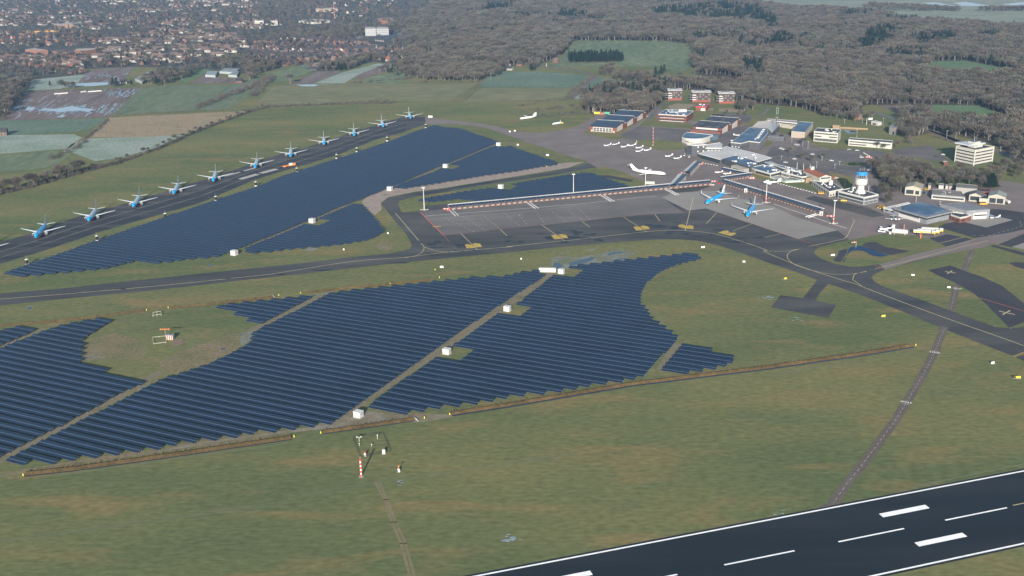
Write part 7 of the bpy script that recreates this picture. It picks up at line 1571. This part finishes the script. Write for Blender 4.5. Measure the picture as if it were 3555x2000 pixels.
# ---- town
wallm=[nmat('house_brick',[(.17,.085,.062),(.24,.125,.09)],scale=.3,coord='obj',objrand=.25),nmat('house_white',[(.42,.40,.36),(.50,.48,.44)],scale=.3,coord='obj',objrand=.15),nmat('house_brown_brick',[(.12,.085,.07),(.17,.12,.10)],scale=.3,coord='obj',objrand=.2)]
roofm=[nmat('house_roof_dark',[(.032,.034,.042),(.055,.056,.064)],scale=.3,coord='obj',objrand=.2),nmat('house_roof_brown',[(.12,.085,.08),(.16,.115,.105)],scale=.3,coord='obj',objrand=.2),nmat('house_roof_red',[(.22,.08,.05),(.30,.12,.08)],scale=.3,coord='obj',objrand=.2)]
def hwall(L,D,h,r_):
    b=MB(); b.ring([[(x,-D/2,0),(x,D/2,0),(x,D/2,h),(x,0,h+r_-.1),(x,-D/2,h)] for x in (-L/2,L/2)]); return b
def hroof(L,D,h,r_):
    b=MB()
    for s in (-1,1):
        y0=s*(D/2+.5); z0=h-.5*r_/(D/2); b.add([(-L/2-.3,y0,z0),(L/2+.3,y0,z0),(L/2+.3,0,h+r_),(-L/2-.3,0,h+r_),(-L/2-.3,y0,z0+.2),(L/2+.3,y0,z0+.2),(L/2+.3,0,h+r_+.2),(-L/2-.3,0,h+r_+.2)],[(0,1,2,3),(4,7,6,5),(0,4,5,1),(1,5,6,2),(2,6,7,3),(3,7,4,0)])
    b.box(-L*.3,-L*.3+.9,-.5,.5,h+r_-.4,h+r_+1.2,1); return b
def hwin(L,D,h):
    b=MB()
    for z in (.9,3.6):
        if z+1.3>h+.6 and D<7: continue
        n=max(2,int(L/3))
        for i in range(n):
            x=-L/2+L*(i+.5)/n; 
            if z<h-1: b.box(x-.7,x+.7,-D/2-.05,-D/2-.01,z,z+1.3)
    for y in (-D*.22,D*.22): b.box(-L/2-.05,-L/2-.01,y-.6,y+.6,.9,2.2); b.box(L/2+.01,L/2+.05,y-.6,y+.6,.9,2.2)
    return b
KIND=[('brick house with dark gabled roof',10,8.5,3.2,4.6,0,0),('white house with dark gabled roof',10,8,3.4,4.4,1,0),('long terrace with brown roof and pale front',30,9,5.2,3.4,1,1),('orange brick house with brown roof',9,9,3.6,5.0,0,1),('brown brick house with dark roof',11,9,5.2,4.0,2,0),('house with red tiled roof',9,8,3.2,4.4,1,2),('long terrace with dark roof',26,9,5.4,3.2,2,0)]
def hw2(L,D,h,r_,wi):
    b=hwall(L,D,h,r_); w_=hwin(L,D,h); b.add(w_.v,w_.f,1); return b.mesh('wall',[wallm[wi],gland])
HM=[(hw2(L,D,h,r_,wi),hroof(L,D,h,r_).mesh('roof',[roofm[ri],wallm[0]]),None) for _,L,D,h,r_,wi,ri in KIND]
wm_=lambda k:HM[k]
CL=[('in the estate by the pond',zt1((0,425),(350,400),(620,388),(1060,402),(1250,500),(1500,470),(1730,480),(1730,560),(1400,615),(1100,585),(900,610),(700,612),(560,622),(400,650),(200,662),(0,640)),R(-28),21,17,[0,1,4,4,6,1,0,3],.93),
 ('behind the brown field',zt0((600,640),(900,660),(1330,660),(1900,620),(2300,560),(2450,440),(2300,330),(1700,300),(1300,330),(1000,440),(1000,560),(700,600)),R(-10),30,33,[2,2,2,6,3,0],.8),
 ('in the left brick quarter',zt0((0,560),(250,560),(560,590),(780,590),(850,660),(600,700),(300,660),(0,640),(-150,620)),R(-35),21,17,[0,3,1,4,5,2],.9),
 ('among gardens, far left',zt0((0,330),(600,330),(1000,330),(1000,430),(600,470),(0,460)),R(-25),28,26,[0,1,3,4,5],.62),
 ('in the leafy top suburb',zt0((0,-40),(2576,-40),(2576,300),(1700,290),(1000,300),(300,240),(0,300)),R(-20),34,30,[1,0,0,2,2,4,3,6],.62),
 ('above the glass offices',zt1((0,0),(1500,-30),(1500,120),(900,200),(450,190),(250,260),(0,240)),R(-20),38,36,[1,0,4,0,3],.5),
 ('in the villa row',zt1((1880,210),(2576,215),(2576,290),(2250,270),(1900,250)),R(-15),26,22,[0,1,3,5],.8),
 ('left of the pasture',zt2((0,140),(240,180),(330,260),(200,330),(0,320)),R(-15),28,26,[0,3,1],.7),
 ('along the upper lane',zt1((1800,480),(2150,470),(2160,540),(1900,560)),R(-20),24,20,[0,3,5],.8),
 ('at the road crossing',zt2((0,640),(130,650),(190,720),(0,710)),R(-20),24,22,[0,1],.8)]
H=[];r=random.Random(77)
for where,poly,rz,s1,s2,ks,keep in CL:
    w=[W(x,max(y,-50)) for x,y in poly]; c,s=math.cos(rz),math.sin(rz)
    q=[(p.x*c+p.y*s,-p.x*s+p.y*c) for p in w]; yy=min(a[1] for a in q)
    while yy<max(a[1] for a in q):
        xx=min(a[0] for a in q)+r.uniform(0,10); k=r.choice(ks); big=1 if yy<2600 else 1.3
        while xx<max(a[0] for a in q):
            if r.random()<.4: k=r.choice(ks)
            X,Y=xx*c-yy*s,xx*s+yy*c; u_,v_=PX((X,Y,0)); L=KIND[k][1]
            if -80<u_<3640 and inpoly(u_,v_,poly) and r.random()<keep: H.append((v_,u_,X+r.uniform(-1,1),Y+r.uniform(-3,3),rz+r.uniform(-.12,.12)+(math.pi/2 if L<20 and r.random()<.45 else 0),k,where))
            xx+=(L+s1-12 if L>20 else s1)*big
        yy+=s2*big
EXTRA=[(zt1((540,620))[0],3,'beside the barn at the field edge'),(zt1((800,605))[0],3,'beside the barn at the field edge'),(zt1((2190,710))[0],1,'alone among trees above the olive field'),(zt0((530,715))[0],1,'alone below the brick quarter'),(zt0((820,720))[0],3,'alone below the brick quarter'),(zt0((710,730))[0],0,'alone below the brick quarter'),(zt0((170,820))[0],1,'alone at the left between trees'),(zt0((2380,820))[0],0,'by the greenhouses'),(zt0((30,1345))[0],4,'at the left edge between pale fields'),(zt0((1230,830))[0],1,'by the long greenhouse'),(zt2((60,510))[0],4,'at the left of the pasture'),(zt2((490,625))[0],3,'below the pine block'),(zt3((915,1180))[0],3,'on the lawn above the white offices'),(zt1((1340,605))[0],5,'at the end of the garden lane'),(zt1((1580,615))[0],3,'at the end of the garden lane'),(zt1((1740,650))[0],1,'at the end of the garden lane'),(zt1((2170,595))[0],4,'in the trees above the olive field')]
for (x,y),k,w_ in EXTRA: p=W(x,y); H.append((y+9,x,p.x,p.y,r.uniform(-.6,.3),k,w_))
H.sort(key=lambda a:-a[0]); print('HOUSES',len(H))
ind=sorted(H[:300],key=lambda a:(a[6],a[5],a[1])); cnt={}
for v_,u_,X,Y,rz,k,where in ind:
    kk=(where,k); cnt[kk]=cnt.get(kk,0)+1
    t=thing('town_house' if KIND[k][1]<20 else 'terraced_house',f'{KIND[k][0]} {where}, {nth(cnt[kk])} from left','house',(X,Y,0),rz,'houses '+where)
    part('wall',HM[k][0],t); part('roof',HM[k][1],t)
rest=H[300:]
hc=[]
for k in range(len(KIND)):
    pts=[a for a in rest if a[5]==k]
    if not pts: continue
    vs=[];fs=[];mi=[]; mats=[wallm[KIND[k][5]],roofm[KIND[k][6]],wallm[0],gland]
    src=[(HM[k][0],[0,3]),(HM[k][1],[1,2])]
    base=[]
    for me,mm_ in src:
        o=len(base); base+=[v.co.copy() for v in me.vertices]
        for f in me.polygons: fs.append((tuple(i+o for i in f.vertices),mm_[f.material_index]))
    B=np.array([tuple(v) for v in base]); V_=[]; F_=[]; M_=[]
    for j,a in enumerate(pts):
        c,s=math.cos(a[4]),math.sin(a[4]); R_=np.array([[c,s,0],[-s,c,0],[0,0,1]]); V_.append(B@R_+np.array([a[2],a[3],0]))
        for f,m_ in fs: F_.append(tuple(i+j*len(base) for i in f)); M_.append(m_)
    hc.append((np.concatenate(V_),F_,M_,mats))
vs=np.concatenate([h[0] for h in hc]); fs=[];mi=[];mats=[];o=0
for V_,F_,M_,mt in hc:
    mo=len(mats); mats+=mt; fs+=[tuple(i+o for i in f) for f in F_]; mi+=[m_+mo for m_ in M_]; o+=len(V_)
me=bpy.data.meshes.new('distant_houses'); me.from_pydata(vs.tolist(),[],fs)
for m_ in mats: me.materials.append(m_)
me.polygons.foreach_set('material_index',mi)
o=bpy.data.objects.new('distant_houses',me); col.objects.link(o); o['kind']='stuff'; tag(o,'small far houses of the suburb toward the top edge','houses')
# town trees
hp=set((round(a[2]/8),round(a[3]/8)) for a in H)
EST=[zt1((0,440),(350,400),(620,395),(1060,400),(1100,350),(1800,320),(1800,385),(1260,480),(1250,500),(1230,560),(900,600),(400,640),(200,650),(0,630)),zt0((740,860),(870,700),(1340,665),(1190,850)),zt0((265,900),(350,790),(840,740),(740,865)),zt0((1330,800),(1410,820),(1570,700),(1500,690)),zt0((1890,835),(2040,700),(2400,670),(2400,800),(2330,835)),zt0((230,490),(960,470),(960,560),(230,560))]
def clear(x,y):
    if (round(x/8),round(y/8)) in hp: return False
    u_,v_=PX((x,y,0)); k=[inpoly(u_,v_,e) for e in EST]
    return not any(k[1:]) and (not k[0] or (hash((round(x),round(y)))%7==0))
tp=[];ts=[]; r=random.Random(91)
for poly,sp_,keep in ((TOWN,13,.52),([(1380,225),(1440,190),(1500,232),(1760,228),(1760,262),(1680,280),(1500,285),(1300,250)],11,.75),([(-60,340),(130,275),(200,282),(120,300),(60,330),(30,400),(-60,420)],11,.7),(zt1((1450,640),(1650,560),(2100,560),(2380,600),(2380,690),(2280,812),(1660,812),(1640,760),(1750,690),(1560,690),(1400,700),(1230,770)),9.5,.8),(zt1((1730,480),(1900,330),(2300,380),(2350,560),(1750,560)),10,.85),(zt0((1400,830),(1500,760),(1900,700),(2000,680),(1900,760),(1700,830),(1600,850)),9,.8),(zt0((2000,640),(2576,520),(2576,800),(2450,800),(2400,700),(2200,660)),11,.75),
  (zt1((550,690),(780,660),(1000,600),(1250,560),(1100,640),(930,705),(760,710)),9,.85),(zt2((130,560),(180,330),(560,330),(640,400),(560,540),(430,600),(250,620)),10,.9),(zt2((200,650),(330,640),(300,700),(180,720)),8,.6),(zt2((900,740),(1000,690),(1080,700),(1050,770),(950,770)),9,.8),(zt0((-100,900),(150,850),(230,950),(100,1100),(-100,1200)),10,.8),(zt0((500,860),(720,840),(740,880),(600,890)),7,.8)):
    for x,y,u_,v_ in scatter(poly,sp_,keep=keep,seed=int(sp_*7)+len(tp)%97):
        if clear(x,y): tp.append((x,y,0)); ts.append(r.uniform(7,14) if poly is TOWN else r.uniform(9,15))
for x,y,u_,v_ in scatter([(700,236),(880,262),(960,242),(1010,222),(1400,70),(1500,20),(1500,100),(1380,130),(1250,90),(1000,120),(890,150),(880,90),(1300,-20),(890,-20),(880,200)],12,keep=.7,seed=5):
    if clear(x,y) and not inpoly(u_,v_,zt1((900,400),(1300,330),(1800,320),(1800,380),(1250,480),(1060,480))): tp.append((x,y,0)); ts.append(r.uniform(9,15))
cp_=[i for i in range(len(tp)) if random.Random(i).random()<.09]; cs=set(cp_)
stuff('town_trees','bare garden and street trees between the houses','trees',[tp[i] for i in range(len(tp)) if i not in cs],[ts[i] for i in range(len(tp)) if i not in cs],farT,1.25)
stuff('town_conifers','dark evergreens scattered between the houses','trees',[tp[i] for i in cp_],[ts[i]*.9 for i in cp_],farC,1.3)
print('TOWNTREES',len(tp))
q=[]
for a,c,n_ in (((2660,18),(3250,40),60),((3010,22),(3330,40),70),((3400,38),(3600,38),40)):
    for i in range(n_*3):
        f=r.random(); p=W(a[0]+(c[0]-a[0])*f+r.uniform(-6,6),a[1]+(c[1]-a[1])*f+r.uniform(-3,2)); q.append(p)
q=[p for p in q if PX(p)[0]>2990]
stuff('far_tree_rows','far tree rows on the pale meadows at the top right','trees',q,[r.uniform(8,15) for _ in q],farT,1.1)
# far large buildings
def far(name,lab,z,pts,h,wm,rm,wn=None): return PB(name,lab,z(*pts),h,wm,rm,.3,wn)
hb=wallm[0]; pale=mat('pale_far_roof',(.42,.40,.37),.7)
far('school_building','left brick school block with pale vaulted roof behind the terraces',zt0,((248,492),(400,503),(475,497),(330,480)),9,hb,pale)
far('school_building','middle brick school block with tall piers',zt0,((520,508),(640,520),(752,527),(745,512),(560,500)),9,hb,darkr)
far('school_building','right long brick school block with pale roof lights',zt0,((735,498),(850,505),(955,492),(945,480),(760,486)),8,hb,pale)
far('long_block','long tan brick block high in the left suburb',zt0,((536,255),(760,240),(920,218),(915,206),(700,225),(536,245)),9,mat('tan_brick',(.30,.20,.14),.8),pale)
far('yellow_hall','low yellow edged hall left of the tan brick block',zt0,((228,318),(590,298),(585,288),(225,307)),5,mat('yellow_band',(.5,.30,.08),.7),darkr)
far('white_flats','small white block of flats above the estate, left',zt1,((10,208),(100,210),(98,198),(15,196)),10,wallm[1],pale,{0:[(8,6,1.5,1.5,gland),(8,2,1.5,1.5,gland)]})
far('white_flats','small white block of flats above the estate, right',zt1,((165,216),(240,213),(235,203),(165,206)),10,wallm[1],pale,{0:[(7,6,1.5,1.5,gland),(7,2,1.5,1.5,gland)]})
for i,p_ in enumerate((((1110,288),(1215,286),(1210,270),(1110,272)),((1222,287),(1342,287),(1336,270),(1222,270)))):
    t,L,C=far('glass_office','pale four storey office with stacked balconies behind the ponds, '+('left','right')[i]+' one',zt1,p_,16,mat('office_frame',(.22,.23,.25),.5),pale)
    for k in range(4):
        b=MB(); q_=[v*1.04 for v in L]; b.prism([(v.x,v.y) for v in q_],2+k*4,2.9+k*4); b.build('floor_band',mat('band_pale',(.40,.41,.42),.6),t)
far('old_brick_hall','brick building with lilac roof right of the office towers',zt1,((1232,200),(1400,205),(1385,176),(1236,180)),9,hb,mat('lilac_far_roof',(.26,.20,.20),.7))
far('sports_centre','large dark hall with blue roof right of the ponds',zt1,((1425,345),(1780,366),(1792,337),(1620,318),(1440,328)),8,dgrey,bluer)
far('community_hall','dark flat roofed hall beside the ponds',zt1,((1200,380),(1300,392),(1420,378),(1410,348),(1235,352)),7,dgrey,darkr,{0:[(6,2,3,2,white)]})
far('long_shed','long white shed at the wood near the top',zt1,((1688,134),(1925,134),(1925,120),(1692,123)),6,wallm[1],pale)
far('white_villa','white villa alone on the forest edge near the top',zt2,((1093,44),(1145,46),(1141,33),(1098,33)),10,wallm[1],pale,{0:[(4,2,2.5,3,gland)]})
far('civic_office','tan office block beside the far aerial mast',zt1,((618,92),(840,92),(830,79),(620,81)),8,mat('tan_far',(.30,.23,.17),.8),pale)
far('market_hall','pale low market buildings above the estate',zt1,((450,210),(600,222),(760,205),(700,192),(460,198)),5,wallm[1],pale)
for nm,lab,A_,B_,C_ in (('farm_barn','red brick barn with grey lilac roof at the field edge',(575,668),(690,680),(700,633)),('farm_shed','low green grey barn in front of the red brick barn',(520,700),(630,705),(655,672))):
    t,L,D=gable(lab,zt1(A_)[0],zt1(B_)[0],zt1(C_)[0],4 if nm=='farm_barn' else 2.5,3,hb if nm=='farm_barn' else mat('green_shed',(.06,.07,.055),.8),mat('barn_roof',(.24,.20,.19),.8) if nm=='farm_barn' else darkr,nm,'barn','x')
ghm=mat('greenhouse_glass',(.30,.34,.36),.3)
for i,p_ in enumerate((zt0((1340,785),(1412,815),(1566,705),(1500,697)),zt0((2038,745),(2140,750),(2162,708),(2062,706)),zt0((2178,710),(2330,720),(2382,683),(2232,677)),zt0((2268,745),(2352,750),(2376,712),(2322,708)))):
    t,L,C=PB('greenhouse','glass greenhouse at the fields, '+('long slanting one beside the trees','small white one','wide one behind','square one in front')[i],p_,3.5,ghm,ghm,.0)
    for k in range(9):
        a=L[0].lerp(L[1],(k+.5)/9); c=L[3].lerp(L[2],(k+.5)/9); b=MB(); b.tube((a.x,a.y,3.6),(c.x,c.y,3.6),.5,n=4); b.build('roof_ridge',white if k%2 else ghm,t)
for i,(x,y) in enumerate(((2290,300),(2320,302),(2350,305),(2395,308))): 
    p=W(*zt1((x,y))[0]); t=thing('plastic_tunnel',f'white arched plastic tunnel near the villas, {nth(i+1)} from the left','greenhouse',(p.x,p.y,0),0,'plastic tunnels'); b=MB(); b.ring([[(5*math.cos(a),y_,4*math.sin(a)) for a in [math.pi*j/8 for j in range(9)]] for y_ in (0,25)]); b.build('cover',white,t)
    b=MB(); b.box(-1,1,-.1,-.01,0,2.2); b.build('door',lgrey,t)
for i,(a,c) in enumerate((((540,940),(675,930)),((875,918),(1010,908)),((803,921),(855,915)))):
    p,q_=W(*zt0(a)[0]),W(*zt0(c)[0]); t=thing('crop_cover',f'white rolled cover on the ploughed field, {("left","right","short middle")[i]} one','cover',(0,0,0),0,'white rolled covers'); b=MB(); b.tube(p+Vector((0,0,.9)),q_+Vector((0,0,.9)),1.0,n=8); b.build('roll',white,t)
p=W(*zt1((808,215))[0]); pole(zt1((808,215))[0],zt1((808,45))[0][1],'tall far red and white aerial mast in the suburb',.9,None,lgrey,'mast','aerial_mast',True,None)
p=W(*zt2((392,660))[0]); pole(zt2((392,662))[0],zt2((392,628))[0][1],'white pole at the country road crossing',.5,None,white)
roadm=nmat('country_road',[(.075,.072,.072),(.11,.105,.10)],scale=.05,rough=.85)
sheet('road',[ribbon(p_,w_) for p_,w_ in ((zt1((1560,200),(1640,245),(1750,300),(1880,352),(1960,390)),9),(zt1((230,540),(330,460),(460,430)),6),(zt1((620,560),(720,480),(800,450)),6),(zt2((210,628),(330,655),(520,690),(700,705),(900,755)),7),(zt2((880,765),(780,850),(660,960),(600,990)),9),(zt2((0,250),(20,330),(-20,400)),5),(zt3((1090,1122),(1230,1165),(1370,1212),(1500,1260),(1650,1295),(1800,1350),(1960,1425)),9),(zF((150,100),(500,220),(900,370),(1100,470)),8),(zt3((-10,1060),(45,1075),(-60,1180)),5),(zt2((1400,1200),(1500,1080),(1620,1010),(2200,1020),(2300,1040)),5),(zt1((2350,520),(2450,545),(2560,580)),6),(zt0((180,990),(230,900),(350,785)),5),(zF((1850,600),(2200,740),(2572,860)),9))],roadm,.24,world=True)
sheet('road',[zF((0,470),(250,480),(480,680),(640,820),(300,870),(0,800))],lot,.058)
sheet('worn_turf',[zt2((1590,1060),(1680,1030),(1880,1040),(1800,1085),(1640,1090)),zt2((1990,1075),(2060,1075),(2040,1105),(1990,1100)),zt2((2110,1080),(2380,1090),(2330,1120),(2100,1110))],nmat('sandy_play',[(.15,.125,.09),(.19,.155,.115)],scale=.2),.235)
# ---- air
hz=MB(); hz.box(-6500,6500,-400,9500,-1,262)
o=hz.build('haze',None); o['kind']='stuff'; tag(o,'thin pale winter haze over the whole land','haze')
hm=bpy.data.materials.new('haze_air'); hm.use_nodes=True; nt=hm.node_tree; nt.nodes.remove(nt.nodes['Principled BSDF'])
v=nt.nodes.new('ShaderNodeVolumePrincipled'); v.inputs['Color'].default_value=(.33,.60,1,1); v.inputs['Density'].default_value=.00006; v.inputs['Anisotropy'].default_value=0
nt.links.new(v.outputs[0],nt.nodes['Material Output'].inputs['Volume']); o.data.materials.clear(); o.data.materials.append(hm)
